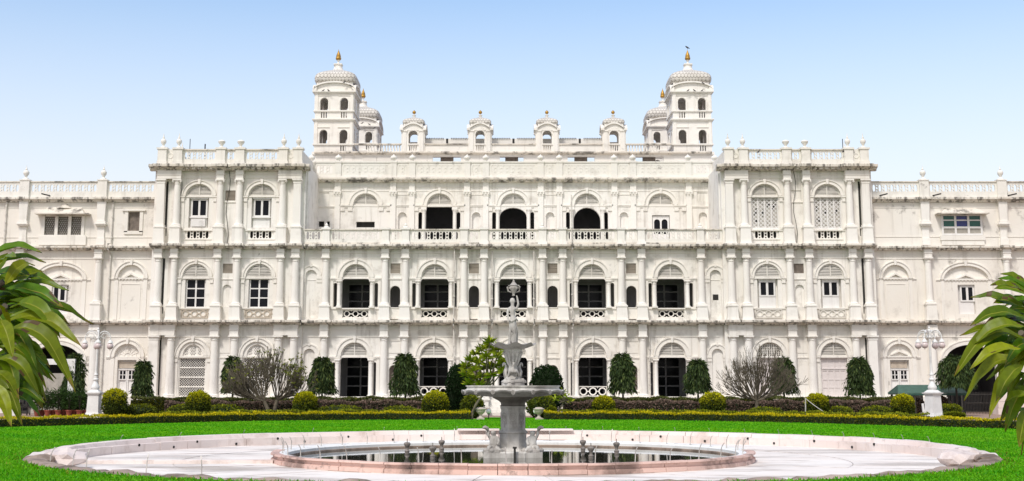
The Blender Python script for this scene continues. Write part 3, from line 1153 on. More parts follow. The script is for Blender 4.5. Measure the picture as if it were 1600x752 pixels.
# terrace balustrade of the centre
piers = COLX
E = [-15.15] + piers + [15.15]
mb = MB()
for x in piers:
    mb.box(x - 0.34, x + 0.34, -0.55, 0.0, 11.99, 12.2)
    mb.box(x - 0.27, x + 0.27, -0.5, -0.02, 12.2, 13.05, 0.02, 0.01)
    mb.box(x - 0.33, x + 0.33, -0.56, 0.02, 13.05, 13.19)
mb.build('balustrade_pier', 'column', palace)
for i, (a, b) in enumerate(zip(E[:-1], E[1:])):
    a2, b2 = (a + 0.28 if a in piers else a), (b - 0.28 if b in piers else b)
    if b2 - a2 < 0.3:
        continue
    o = fret_panel(a2, b2, 12.02, 13.02, -0.26, palace, 'parapet', 0.42, (0.32, 0.10), 'terrace_balustrade')
    mb = MB()
    mb.box(a2, b2, -0.38, -0.14, 13.02, 13.11)
    mb.box(a2, b2, -0.36, -0.16, 11.99, 12.12)
    mb.build('rail', 'coping', o)
for i, x in enumerate(piers):                     # broken urn stumps on some piers
    if i in (0, 2, 5, 9):
        mb = MB()
        mb.lathe([(0.22, 13.19), (0.2, 13.27), (0.1, 13.33), (0.13, 13.4), (0.06, 13.5), (0.02, 13.56)], x, -0.27, 12)
        mb.build('pier_finial', 'parapet', palace, 40)
    elif i in (3, 4, 6, 7):
        pass

# ---- centre, third floor set back behind the terrace
Y3 = 5.3
holes = []
for k, cx in enumerate(BX):
    holes.append(half(cx, 15.66, 0.95, 0.88))
    if k in (1, 2, 3):
        holes.append(rect(cx - 1.04, cx + 1.04, 12.1, 15.5) if k == 1 else archhole(cx, 1.04, 12.1, 14.72 if k == 2 else 14.4, 0.72 if k == 2 else 1.05))
        for s in (-1, 1):
            holes.append(archhole(cx + s * 1.47, 0.15, 12.1, 14.95))
    elif k == 0:
        holes.append(rect(cx - 0.70, cx + 0.72, 13.9, 14.35))
    else:
        holes.append(rect(cx - 0.68, cx + 0.68, 12.4, 14.85))
NI = [-8.535, -2.845, 2.845, 8.535, 14.62]
for x in NI:
    holes.append(archhole(x, 0.32, 13.75, 14.75))
holes += [rect(-14.98, -14.55, 13.95, 14.38), rect(-14.35, -14.12, 13.95, 14.38)]
for x in (-14.62, 14.62):
    holes.append(rect(x - 0.4, x + 0.4, 15.95, 16.62))
mb = MB()
mb.sheet(rect(-16.9, 16.9, 11.8, 17.9), holes, Y3, Y3 + 0.4)
wall_o = mb.build('wall', 'plaster', palace)
mb = MB()
for x in NI:
    mb.box(x - 0.36, x + 0.36, Y3 + 0.2, Y3 + 0.26, 13.6, 15.2)
for x in (-14.62, 14.62):
    mb.box(x - 0.45, x + 0.45, Y3 + 0.06, Y3 + 0.1, 15.9, 16.7)
mb.box(BX[4] - 0.75, BX[4] + 0.75, Y3 + 0.3, Y3 + 0.36, 12.2, 14.95)
mb.build('niche_back', 'plaster', palace)
mb = MB()
mb.box(-15.1, -13.9, Y3 + 0.3, Y3 + 0.36, 13.8, 14.5)
mb.box(BX[0] - 0.8, BX[0] + 0.8, Y3 + 0.3, Y3 + 0.36, 13.8, 14.5)
mb.build('slot_back', 'slot', palace)
mb = MB()                                          # small twin window of the right bay
cx = BX[4]
mb.sheet(rect(cx - 0.64, cx + 0.64, 12.4, 14.80), [archhole(cx - 0.29, 0.23, 13.4, 14.32), archhole(cx + 0.29, 0.23, 13.4, 14.32)], Y3 + 0.12, Y3 + 0.2)
tw = mb.build('window', 'whitewood', palace)
mb = MB()
mb.box(cx - 0.6, cx + 0.6, Y3 + 0.21, Y3 + 0.24, 13.3, 14.7)
mb.build('pane', 'glass', tw)
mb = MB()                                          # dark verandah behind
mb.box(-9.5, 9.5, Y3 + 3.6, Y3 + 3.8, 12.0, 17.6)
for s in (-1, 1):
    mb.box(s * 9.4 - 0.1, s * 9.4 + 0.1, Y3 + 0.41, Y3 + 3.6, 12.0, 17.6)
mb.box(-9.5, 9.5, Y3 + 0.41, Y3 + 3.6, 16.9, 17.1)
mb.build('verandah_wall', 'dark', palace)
mb = MB()
P3 = [s * v for s in (-1, 1) for v in (15.63, 13.56, 9.27, 7.82, 3.57, 2.12)]
for cx, k in zip(BX, range(5)):
    for s in (-1, 1):
        a, b = (cx + 0.98, cx + 2.0) if s > 0 else (cx - 2.0, cx - 0.98)
        band(mb, a, b, Y3, 15.44, 15.66, 0.12)
    mb.box(cx - 1.06, cx + 1.06, Y3 - 0.03, Y3 + 0.2, 15.5 if k == 1 else 15.52, 15.65)
    for s in (-1, 1):
        for q in (1.2, 1.78):
            mb.box(cx + s * q - 0.17, cx + s * q + 0.17, Y3 - 0.08, Y3 + 0.02, 15.18, 15.43)
for mx in (-8.535, -2.845, 2.845, 8.535):
    band(mb, mx - 0.5, mx + 0.5, Y3, 15.5, 15.66, 0.08)
    mb.box(mx - 0.48, mx + 0.48, Y3 - 0.035, Y3 + 0.02, 16.42, 16.5)
    mb.arc(mx, 14.75, 0.33, 0.33, 0.38, 0.38, Y3 - 0.03, Y3 + 0.02)
for x in (-14.62, 14.62):
    band(mb, x - 0.9, x + 0.9, Y3, 15.42, 15.56, 0.08)
xs = sorted(P3)
for a, b in zip(xs[:-1], xs[1:]):
    mb.box(a + 0.25, b - 0.25, Y3 - 0.05, Y3 + 0.02, 17.0, 17.06)
    mb.box(a + 0.25, b - 0.25, Y3 - 0.035, Y3 + 0.02, 16.7, 16.74)
merge_into(wall_o, mb.build('wall_dressing', 'trim', palace, 25))
for k, cx in enumerate(BX):
    a = archivolt(cx, 15.66, 0.95, 0.88, 0.36, Y3)
    louvre(cx, 15.67, 0.935, 0.865, Y3 + 0.12, a)
    if k in (1, 2, 3):
        mb = MB()
        for s in (-1, 1):
            x = cx + s * 1.19
            mb.lathe([(0.17, 12.0), (0.15, 12.3), (0.13, 14.98), (0.16, 15.02), (0.14, 15.06), (0.21, 15.24)], x, Y3 - 0.1, 12)
            mb.box(x - 0.21, x + 0.21, Y3 - 0.3, Y3 - 0.081, 15.24, 15.44)
        mb.build('colonnette', 'column', a, 35)
for x in P3:
    mb = MB()
    mb.box(x - 0.25, x + 0.25, Y3 - 0.16, Y3 + 0.02, 12.0, 12.9)
    mb.box(x - 0.21, x + 0.21, Y3 - 0.12, Y3 + 0.02, 12.9, 16.3)
    mb.box(x - 0.21, x + 0.21, Y3 - 0.13, Y3 + 0.02, 16.3, 16.6, -0.07, -0.05)
    mb.box(x - 0.30, x + 0.30, Y3 - 0.22, Y3 + 0.02, 16.6, 16.72)
    for q in (-0.23, 0.0, 0.23):
        mb.lathe([(0.02, 16.42), (0.06, 16.48), (0.06, 16.54), (0.02, 16.6)], x + q, Y3 - 0.19, 8)
    mb.box(x - 0.23, x + 0.23, Y3 - 0.15, Y3 + 0.02, 16.72, 17.4)
    mb.build('pilaster', 'column', palace, 30)
cornice(-16.9, 16.9, Y3, 17.38, 17.72, 0.5, dent=0.42, mat='coping', dw=0.27)
mb = MB()
mb.box(-16.9, 16.9, Y3 + 0.02, 15.5, 17.5, 17.71)
mb.build('upper_roof', 'coping', palace)
# parapet above
xs = [-16.9] + sorted(P3) + [16.9]
for a, b in zip(xs[:-1], xs[1:]):
    if b - a < 0.5:
        continue
    wide = b - a > 3
    a2, b2 = a + 0.24, b - 0.24
    o = fret_panel(a2, b2, 17.73, 18.93, Y3 - 0.05, palace, 'parapet', 0.45, (0.35, 0.2), 'parapet_panel')
    mb = MB()
    if not (13.4 < abs((a + b) / 2) < 15.5):
        mb.box(a2, b2, Y3 - 0.075, Y3 + 0.12, 17.73, 18.9)
    mb.box(a2, b2, Y3 - 0.16, Y3 + 0.14, 18.93, 19.03)
    mb.box(a2, b2, Y3 - 0.17, Y3 + 0.10, 17.725, 17.9)
    mb.build('coping', 'parapet', o)
mb = MB()
for x in P3:
    mb.box(x - 0.25, x + 0.25, Y3 - 0.2, Y3 + 0.15, 17.73, 18.92)
    mb.box(x - 0.29, x + 0.29, Y3 - 0.24, Y3 + 0.19, 18.92, 19.06)
mb.build('parapet_pier', 'parapet', palace)
for x in P3:
    mb = MB()
    mb.lathe([(0.16, 19.06), (0.1, 19.12), (0.24, 19.25), (0.27, 19.35), (0.2, 19.46), (0.05, 19.55), (0.03, 19.62)], x, Y3, 12)
    mb.build('parapet_finial', 'parapet', palace, 50)

# ---- end pavilions
YP = -0.25


def sash_window(cx, z0, z1, wd, y, cols, rows, parent=palace, frame=0.06, label=None, mat='whitewood', glass='glass', head=True):
    mb = MB()
    cw = wd / cols
    holes = []
    rh = (z1 - z0) / rows
    for i in range(cols):
        for j in range(rows):
            holes.append(rect(cx - wd / 2 + cw * i + frame * 0.8, cx - wd / 2 + cw * (i + 1) - frame * 0.8, z0 + rh * j + frame * 0.6, z0 + rh * (j + 1) - frame * 0.6))
    mb.sheet(rect(cx - wd / 2 - 0.04, cx + wd / 2 + 0.04, z0 - 0.04, z1 + 0.04), holes, y, y + 0.08)
    o = mb.build('window', mat, parent)
    mb = MB()
    mb.box(cx - wd / 2 + 0.01, cx + wd / 2 - 0.01, y + 0.05, y + 0.075, z0, z1)
    mb.build('pane', glass, o)
    return o


for s in (-1, 1):
    X0, X1 = sorted((s * 15.15, s * 26.15))
    holes = []
    for bi, b in enumerate(PAVB):
        cx = s * b
        holes += [half(cx, 15.55, 0.96, 0.86), rect(cx - 0.95, cx + 0.95, 12.42, 12.98)]
        holes.append(rect(cx - 0.72, cx + 0.72, 13.22, 15.42) if s < 0 else rect(cx - 0.98, cx + 0.98, 13.12, 15.46))
        holes += [half(cx, 9.63, 0.95, 0.95), rect(cx - 0.74, cx + 0.74, 7.42, 9.52)]
        holes += [half(cx, 4.0, 0.72 if s < 0 else 0.96, 0.80 if s < 0 else 0.96)]
        holes.append(rect(cx - 0.95, cx + 0.95, 1.13, 3.88))
    cm = s * 20.63
    holes += [rect(cm - 0.36, cm + 0.36, 9.9, 10.6), rect(cm - 0.37, cm + 0.37, 15.2, 15.95), archhole(cm, 0.33, 7.5, 8.75)]
    mb = MB()
    mb.sheet(rect(X0, X1, 0.0, 17.9), holes, YP, YP + 0.4)
    wall_o = mb.build('wall', 'plaster', palace)
    # the side walls and roof
    mb = MB()
    xi, xo = s * 15.35, s * 25.95
    mb.box(min(xi, xi - s * 0.3) , max(xi, xi - s * 0.3) , YP + 0.41, 14.0, 11.9, 17.85)
    mb.box(min(xo, xo + s * 0.19), max(xo, xo + s * 0.19), YP + 0.41, 14.0, 0.0, 17.85)
    mb.build('side_wall', 'plaster', palace)
    mb = MB()
    mb.box(X0 + 0.05, X1 - 0.05, YP + 0.02, 14.0, 17.55, 17.76)
    mb.build('pavilion_roof', 'coping', palace)
    # closed backs of small openings
    mb = MB()
    mb.box(cm - 0.4, cm + 0.4, YP + 0.14, YP + 0.2, 7.4, 9.2)
    for b in PAVB:
        mb.box(s * b - 0.78, s * b + 0.78, YP + 0.3, YP + 0.36, 7.38, 9.6)
        if s < 0:
            mb.box(s * b - 0.76, s * b + 0.76, YP + 0.3, YP + 0.36, 13.1, 15.5)
    mb.build('blind_panel', 'plaster', palace)
    # vents
    for z0, z1 in ((9.9, 10.6), (15.2, 15.95)):
        mb = MB()
        if s > 0:
            mb.box(cm - 0.36, cm + 0.36, YP + 0.06, YP + 0.1, z0, z1)
            mb.build('vent_panel', 'brownpane' if z0 < 12 else 'plaster', palace)
        else:
            for i in range(8):
                z = z0 + 0.03 + i * (z1 - z0) / 8
                mb.box(cm - 0.35, cm + 0.35, YP + 0.03, YP + 0.09, z, z + 0.055)
            v = mb.build('vent_grille', 'ventwood', palace)
            mb = MB()
            mb.box(cm - 0.37, cm + 0.37, YP + 0.14, YP + 0.18, z0, z1)
            mb.build('vent_backing', 'gap', v)
    dress = MB()
    for b in PAVB:
        cx = s * b
        for q in (-1, 1):
            for zs, r0 in ((3.98, 0.99), (9.61, 0.98), (15.53, 0.99)):
                a, c = sorted((cx + q * r0, cx + q * (r0 + 0.36)))
                band(dress, a, c, YP, zs - 0.2, zs, 0.14)
                dress.box(a + 0.06, c - 0.06, YP - 0.13, YP + 0.02, zs - 0.42, zs - 0.21)
            for za, zb in ((1.13, 3.55), (7.42, 9.18), (13.1, 15.1)):
                dress.box(cx + q * 1.17 - 0.13, cx + q * 1.17 + 0.13, YP - 0.06, YP + 0.02, za, zb)
        dress.box(cx - 1.03, cx + 1.03, YP - 0.07, YP + 0.1, 9.50, 9.615)
        dress.box(cx - 1.0, cx + 1.0, YP - 0.05, YP + 0.1, 15.44, 15.54)
        dress.box(cx - 1.0, cx + 1.0, YP - 0.05, YP + 0.1, 3.87, 3.985)
        dress.box(cx - 1.3, cx + 1.3, YP - 0.08, YP + 0.02, 7.34, 7.42)
        dress.box(cx - 1.3, cx + 1.3, YP - 0.08, YP + 0.02, 12.98, 13.06)
    ed = [15.3] + PAVX + [26.0]
    for a, b in zip(ed[:-1], ed[1:]):
        if b - a < 0.6:
            continue
        a2, b2 = sorted((s * (a + 0.24), s * (b - 0.24)))
        for zz, t in ((5.34, 0.05), (5.86, 0.06), (10.98, 0.05), (11.36, 0.06), (16.85, 0.05), (17.1, 0.05)):
            dress.box(a2, b2, YP - 0.05, YP + 0.02, zz, zz + t)
    for zs in (3.9, 9.5, 15.1):
        band(dress, cm - 0.44, cm + 0.44, YP, zs - 0.1, zs, 0.06)
    for za, zb in ((4.2, 5.1), (2.0, 3.5)):
        dress.box(cm - 0.38, cm + 0.38, YP - 0.03, YP + 0.02, za, zb)
    merge_into(wall_o, dress.build('wall_dressing', 'trim', palace, 25))
    # paired corner columns: dark strips painted for the recess shade between the outer two
    mb = MB()
    for za, zb in ((1.2, 5.3), (7.0, 11.0), (12.6, 16.6)):
        a, b = sorted((s * 25.17, s * 25.33))
        mb.box(a, b, YP - 0.006, YP + 0.02, za, zb)
    mb.build('recess_shade', 'slot', palace)
    for i, xa in enumerate(PAVX):
        x = s * xa
        big = i in (0, 5)
        add_column(x, YP - 0.2, Z0 - 0.02, 5.42, 0.30 if i in (5, 4) else 0.28, 0.25, block=6.2, square=(i == 5))
        add_column(x, YP - 0.2, Z1 + 0.03, 11.08, 0.27 if big else 0.25, 0.23 if big else 0.215, ped=7.58, block=11.66)
        add_column(x, YP - 0.2, Z2 + 0.02, 16.72, 0.26, 0.22, ped=13.25, block=17.36, cap='leaf', square=big)
    PR = [s * v for v in PAVX]
    cornice(X0 - 0.0, X1 + 0.0, YP, 6.18, 6.506, 0.72, ress=PR, rw=0.55, rout=0.25)
    cornice(X0 - 0.0, X1 + 0.0, YP, 11.64, 11.976, 0.62, ress=PR, rw=0.55, rout=0.28, dent=0.55)
    cornice(X0 - 0.35, X1 + 0.35, YP, 17.36, 17.79, 0.75, ress=PR, rw=0.56, rout=0.22, dent=0.42, dw=0.3)
    # entablature blocks joining the paired columns
    mb = MB()
    for a, b in ((15.7, 16.78), (24.46, 25.6)):
        a2, b2 = sorted((s * (a - 0.3), s * (b + 0.3)))
        mb.box(a2, b2, YP - 0.53, YP, 16.74, 17.34)
        mb.box(a2 - 0.02, b2 + 0.02, YP - 0.56, YP, 17.0, 17.07)
        mb.box(a2, b2, YP - 0.53, YP, 5.44, 6.16)
    mb.build('entablature', 'trim', palace)
    mb = MB()
    mb.box(X0, X1, YP - 0.65, YP, -0.1, 0.95)
    mb.box(X0 - 0.03, X1 + 0.03, YP - 0.72, YP, 0.95, Z0 - 0.012)
    mb.build('plinth', 'plaster', palace)
    # parapet with piers and finials
    ed = [15.35] + PAVX + [25.95]
    mb = MB()
    for x in PR:
        mb.box(x - 0.36, x + 0.36, YP - 0.62, YP + 0.0, 17.80, 18.05)
        mb.box(x - 0.32, x + 0.32, YP - 0.58, YP - 0.04, 18.05, 18.9)
        mb.box(x - 0.40, x + 0.40, YP - 0.64, YP + 0.02, 18.9, 19.03)
    mb.build('parapet_pier', 'parapet', palace)
    for i, (a, b) in enumerate(zip(PAVX[:-1], PAVX[1:])):
        a2, b2 = sorted((s * (a + 0.31), s * (b - 0.31)))
        if i in (0, 4):
            mb = MB()
            mb.box(a2, b2, YP - 0.40, YP - 0.2, 17.8, 18.93)
            mb.arc((a2 + b2) / 2, 18.45, 0.15, 0.15, 0.2, 0.2, YP - 0.43, YP - 0.39, 0, 2 * PI, 14)
            mb.build('parapet_panel', 'parapet', palace)
        else:
            o = fret_panel(a2, b2, 17.82, 18.85, YP - 0.3, palace, 'parapet', 0.42, (0.36, 0.12), 'parapet_panel')
            mb = MB()
            mb.box(a2, b2, YP - 0.42, YP - 0.18, 18.85, 18.95)
            mb.build('coping', 'coping', o)
    # return parapet running back along the pavilion's outer edge
    mb = MB()
    a2, b2 = sorted((s * 25.6, s * 25.85))
    mb.box(a2, b2, YP + 0.1, 9.0, 17.78, 18.9)
    a2, b2 = sorted((s * 15.45, s * 15.7))
    mb.box(a2, b2, YP + 0.1, Y3 - 0.3, 17.78, 18.9)
    mb.build('parapet_return', 'parapet', palace)
    for i, xa in enumerate(PAVX):
        x = s * xa
        mb = MB()
        if i in (2, 3):
            mb.lathe([(0.22, 19.03), (0.22, 19.1), (0.08, 19.16), (0.10, 19.24), (0.25, 19.42), (0.27, 19.52), (0.2, 19.6), (0.06, 19.64)], x, YP - 0.3, 14)
        else:
            mb.lathe([(0.2, 19.03), (0.18, 19.12), (0.07, 19.2), (0.09, 19.27), (0.19, 19.42), (0.21, 19.56), (0.15, 19.68), (0.06, 19.74), (0.09, 19.79),
                      (0.04, 19.9), (0.03, 20.02), (0.005, 20.16)], x, YP - 0.3, 14)
        mb.build('parapet_finial', 'parapet', palace, 50)
    for x, y in ((s * 25.0, 2.5), (s * 16.2, 2.5)):
        mb = MB()
        mb.lathe([(0.2, 18.9), (0.18, 19.0), (0.07, 19.1), (0.19, 19.32), (0.21, 19.46), (0.15, 19.58), (0.06, 19.66), (0.04, 19.8), (0.005, 20.05)], x, y, 12)
        mb.box(x - 0.28, x + 0.28, y - 0.28, y + 0.28, 17.7, 18.91)
        mb.build('parapet_finial', 'parapet', palace, 50)
    # bays
    for bi, b in enumerate(PAVB):
        cx = s * b
        a = archivolt(cx, 15.55, 0.96, 0.86, 0.30, YP)
        louvre(cx, 15.56, 0.945, 0.845, YP + 0.1, a)
        o = fret_panel(cx - 0.94, cx + 0.94, 12.40, 13.0, YP + 0.1, palace, 'trim', 0.40, (0.03, 0.03), 'balustrade')
        mb = MB()
        mb.box(cx - 0.95, cx + 0.95, YP + 0.26, YP + 0.3, 12.38, 13.02)
        mb.build('panel_back', 'slot', o)
        mb = MB()
        mb.box(cx - 1.02, cx + 1.02, YP - 0.05, YP + 0.1, 12.33, 12.405)
        mb.box(cx - 1.02, cx + 1.02, YP - 0.05, YP + 0.1, 12.99, 13.05)
        mb.build('balustrade_rail', 'trim', o)
        if s < 0:
            o = sash_window(cx, 14.08, 15.28, 1.12, YP + 0.16, 2, 1, frame=0.09)
            mb = MB()
            mb.box(cx - 0.66, cx + 0.66, YP + 0.05, YP + 0.28, 15.33, 15.42)
            mb.box(cx - 0.66, cx + 0.66, YP + 0.05, YP + 0.28, 13.93, 14.03)
            mb.box(cx - 0.6, cx + 0.6, YP + 0.18, YP + 0.29, 13.2, 13.93)
            mb.build('window_sill', 'whitewood', o)
            if bi == 1:
                mb = MB()
                mb.box(cx - 0.52, cx + 0.5, YP + 0.0, YP + 0.175, 13.3, 13.85)
                mb.arc(cx + 0.22, 13.57, 0.16, 0.16, 0.2, 0.2, YP - 0.015, YP + 0.0, 0, 2 * PI, 18)
                for q in range(5):
                    mb.box(cx + 0.04, cx + 0.4, YP - 0.01, YP, 13.44 + q * 0.06, 13.46 + q * 0.06)
                mb.build('air_conditioner', 'whitewood', palace)
        else:
            # tall screen of timber diamond lattice, partly broken
            mb = MB()
            n = 4
            for q in range(n + 1):
                x = cx - 0.97 + 1.94 * q / n
                mb.box(x - 0.045, x + 0.045, YP + 0.12, YP + 0.18, 13.12, 15.46)
            mb.box(cx - 0.97, cx + 0.97, YP + 0.115, YP + 0.185, 13.1, 13.25)
            mb.box(cx - 0.97, cx + 0.97, YP + 0.115, YP + 0.185, 15.38, 15.47)
            scr = mb.build('lattice_window', 'whitewood', palace)
            mb = MB()
            for q in range(n):
                x0, x1 = cx - 0.92 + 1.94 * q / n, cx - 1.02 + 1.94 * (q + 1) / n
                mb.lattice(x0, x1, 13.25, 15.38, 0.30, 0.055, YP + 0.13, YP + 0.17)
            mb.build('lattice', 'whitewood', scr)
            mb = MB()
            rr = random.Random(11 + bi)
            mb.box(cx - 0.98, cx + 0.98, YP + 0.3, YP + 0.34, 13.1, 15.47)
            mb.build('screen_board', 'louvre', scr)
            mb = MB()
            for q in range(9 if bi == 0 else 4):
                x, z = cx + rr.uniform(-0.8, 0.7), rr.uniform(13.3, 15.0)
                pts = [(x + rr.uniform(0.08, 0.2) * math.cos(t), z + rr.uniform(0.1, 0.26) * math.sin(t)) for t in [i * PI / 3.5 for i in range(7)]]
                mb.prism(pts, YP + 0.28 - q * 0.002, YP + 0.305)
            mb.build('torn_hole', 'slot', scr)
        # second floor
        a = archivolt(cx, 9.63, 0.95, 0.95, 0.24, YP)
        louvre(cx, 9.64, 0.935, 0.935, YP + 0.02, a)
        if s < 0:
            sash_window(cx, 7.46, 9.48, 1.36, YP + 0.16, 2, 3, frame=0.07)
        else:
            o = sash_window(cx, 8.28, 9.32, 1.1, YP + 0.16, 2, 1, frame=0.1)
            mb = MB()
            mb.box(cx - 0.62, cx + 0.62, YP + 0.12, YP + 0.22, 9.37, 9.5)
            mb.box(cx - 0.6, cx + 0.6, YP + 0.2, YP + 0.29, 7.43, 8.23)
            mb.build('window_panel', 'whitewood', o)
        ring_panel(cx - 0.95, cx + 0.95, 6.70, 7.32, YP - 0.02, palace, 'beige' if s < 0 else 'louvre', 'beige' if s < 0 else 'trim', 'relief_panel')
        # ground floor
        rx, rz = (0.72, 0.80) if s < 0 else (0.96, 0.96)
        if s < 0:
            a = archivolt(cx, 4.0, 0.98, 1.0, 0.3, YP - 0.02)
            mb = MB()
            mb.arc(cx, 4.0, 0.72, 0.80, 0.985, 1.0, YP - 0.03, YP + 0.02, n=20)
            mb.build('archivolt_face', 'trim', a)
            mb = MB()
            pts = half(cx, 4.0, 0.72, 0.8, 20)
            hh = []
            for i in range(-6, 7):
                for j in range(7):
                    x, z = cx + i * 0.11 + (0.055 if j % 2 else 0), 4.08 + j * 0.11
                    if ((x - cx) / 0.66) ** 2 + ((z - 4.0) / 0.74) ** 2 < 0.9 and abs(abs(x - cx) - 0.26) > 0.075:
                        hh.append([(x - 0.042, z), (x, z - 0.052), (x + 0.042, z), (x, z + 0.052)])
            mb.sheet(pts, hh, YP + 0.1, YP + 0.15)
            mb.build('fanlight_lattice', 'trim', a)
            mb = MB()
            mb.disc(cx, 3.99, 0.72, 0.8, YP + 0.25, YP + 0.28)
            mb.build('fanlight_backing', 'slot', a)
            mb = MB()
            for q in range(5):
                z = 1.15 + q * 0.675
                mb.box(cx - 0.95, cx + 0.95, YP + 0.08, YP + 0.18, z - 0.05, z + 0.05)
            for q in (-0.92, 0.92):
                mb.box(cx + q - 0.035, cx + q + 0.035, YP + 0.085, YP + 0.175, 1.13, 3.87)
            scr = mb.build('lattice_door', 'trim', palace)
            mb = MB()
            for q in range(4):
                z = 1.15 + q * 0.675
                mb.lattice(cx - 0.89, cx + 0.89, z + 0.05, z + 0.625, 0.175, 0.024, YP + 0.11, YP + 0.15)
            mb.build('lattice', 'trim', scr)
            mb = MB()
            mb.box(cx - 0.96, cx + 0.96, YP + 0.3, YP + 0.36, 1.1, 3.9)
            mb.build('screen_backing', 'slot', scr)
        else:
            a = archivolt(cx, 4.0, 0.96, 0.96, 0.37, YP)
            if bi == 1:
                louvre(cx, 4.01, 0.945, 0.945, YP + 0.08, a)
            else:
                mb = MB()
                mb.arc(cx, 4.01, 0.88, 0.88, 0.955, 0.955, YP + 0.05, YP + 0.14)
                for q in range(1, 8):
                    z = 4.01 + q * 0.115
                    hw = math.sqrt(max(0, 0.9 ** 2 - (z - 4.0) ** 2))
                    mb.box(cx - hw, cx + hw, YP + 0.07, YP + 0.12, z - 0.025, z + 0.025)
                for q in range(-5, 6):
                    x = cx + q * 0.16
                    hh = math.sqrt(max(0, 0.9 ** 2 - (x - cx) ** 2))
                    mb.box(x - 0.03, x + 0.03, YP + 0.065, YP + 0.125, 4.0, 4.0 + hh)
                mb.build('fanlight_lattice', 'louvre', a)
                mb = MB()
                mb.disc(cx, 3.99, 0.95, 0.95, YP + 0.25, YP + 0.28)
                mb.build('fanlight_backing', 'gap', a)
            mb = MB()
            mb.box(cx - 0.95, cx + 0.95, YP + 0.2, YP + 0.26, 1.1, 3.9)
            mb.box(cx - 0.95, cx + 0.95, YP + 0.1, YP + 0.21, 3.78, 3.87)
            mb.box(cx - 0.86, cx + 0.86, YP + 0.12, YP + 0.205, 3.05, 3.13)
            for q in range(5):
                for r_ in range(2 if True else 0):
                    pass
            for x in (-0.86, -0.44, 0.0, 0.44, 0.86):
                mb.box(cx + x - 0.05, cx + x + 0.05, YP + 0.165, YP + 0.205, 1.13, 3.05)
                mb.box(cx + x - 0.04, cx + x + 0.04, YP + 0.17, YP + 0.205, 3.13, 3.78)
            for z in (1.18, 1.8, 2.35, 2.98):
                mb.box(cx - 0.85, cx + 0.85, YP + 0.172, YP + 0.203, z - 0.06, z + 0.06)
            mb.build('panelled_door', 'pinkwood', palace)
# lightning rods on the pavilion roofs
for x, y, z in ((-24.3, 2.0, 20.2), (-23.4, 3.0, 20.0), (24.9, 2.5, 20.3)):
    mb = MB()
    mb.tube([(x, y, 17.7), (x, y, z)], 0.028 if x < -24 or x > 0 else 0.05, 6)
    mb.build('lightning_rod', 'iron', palace)

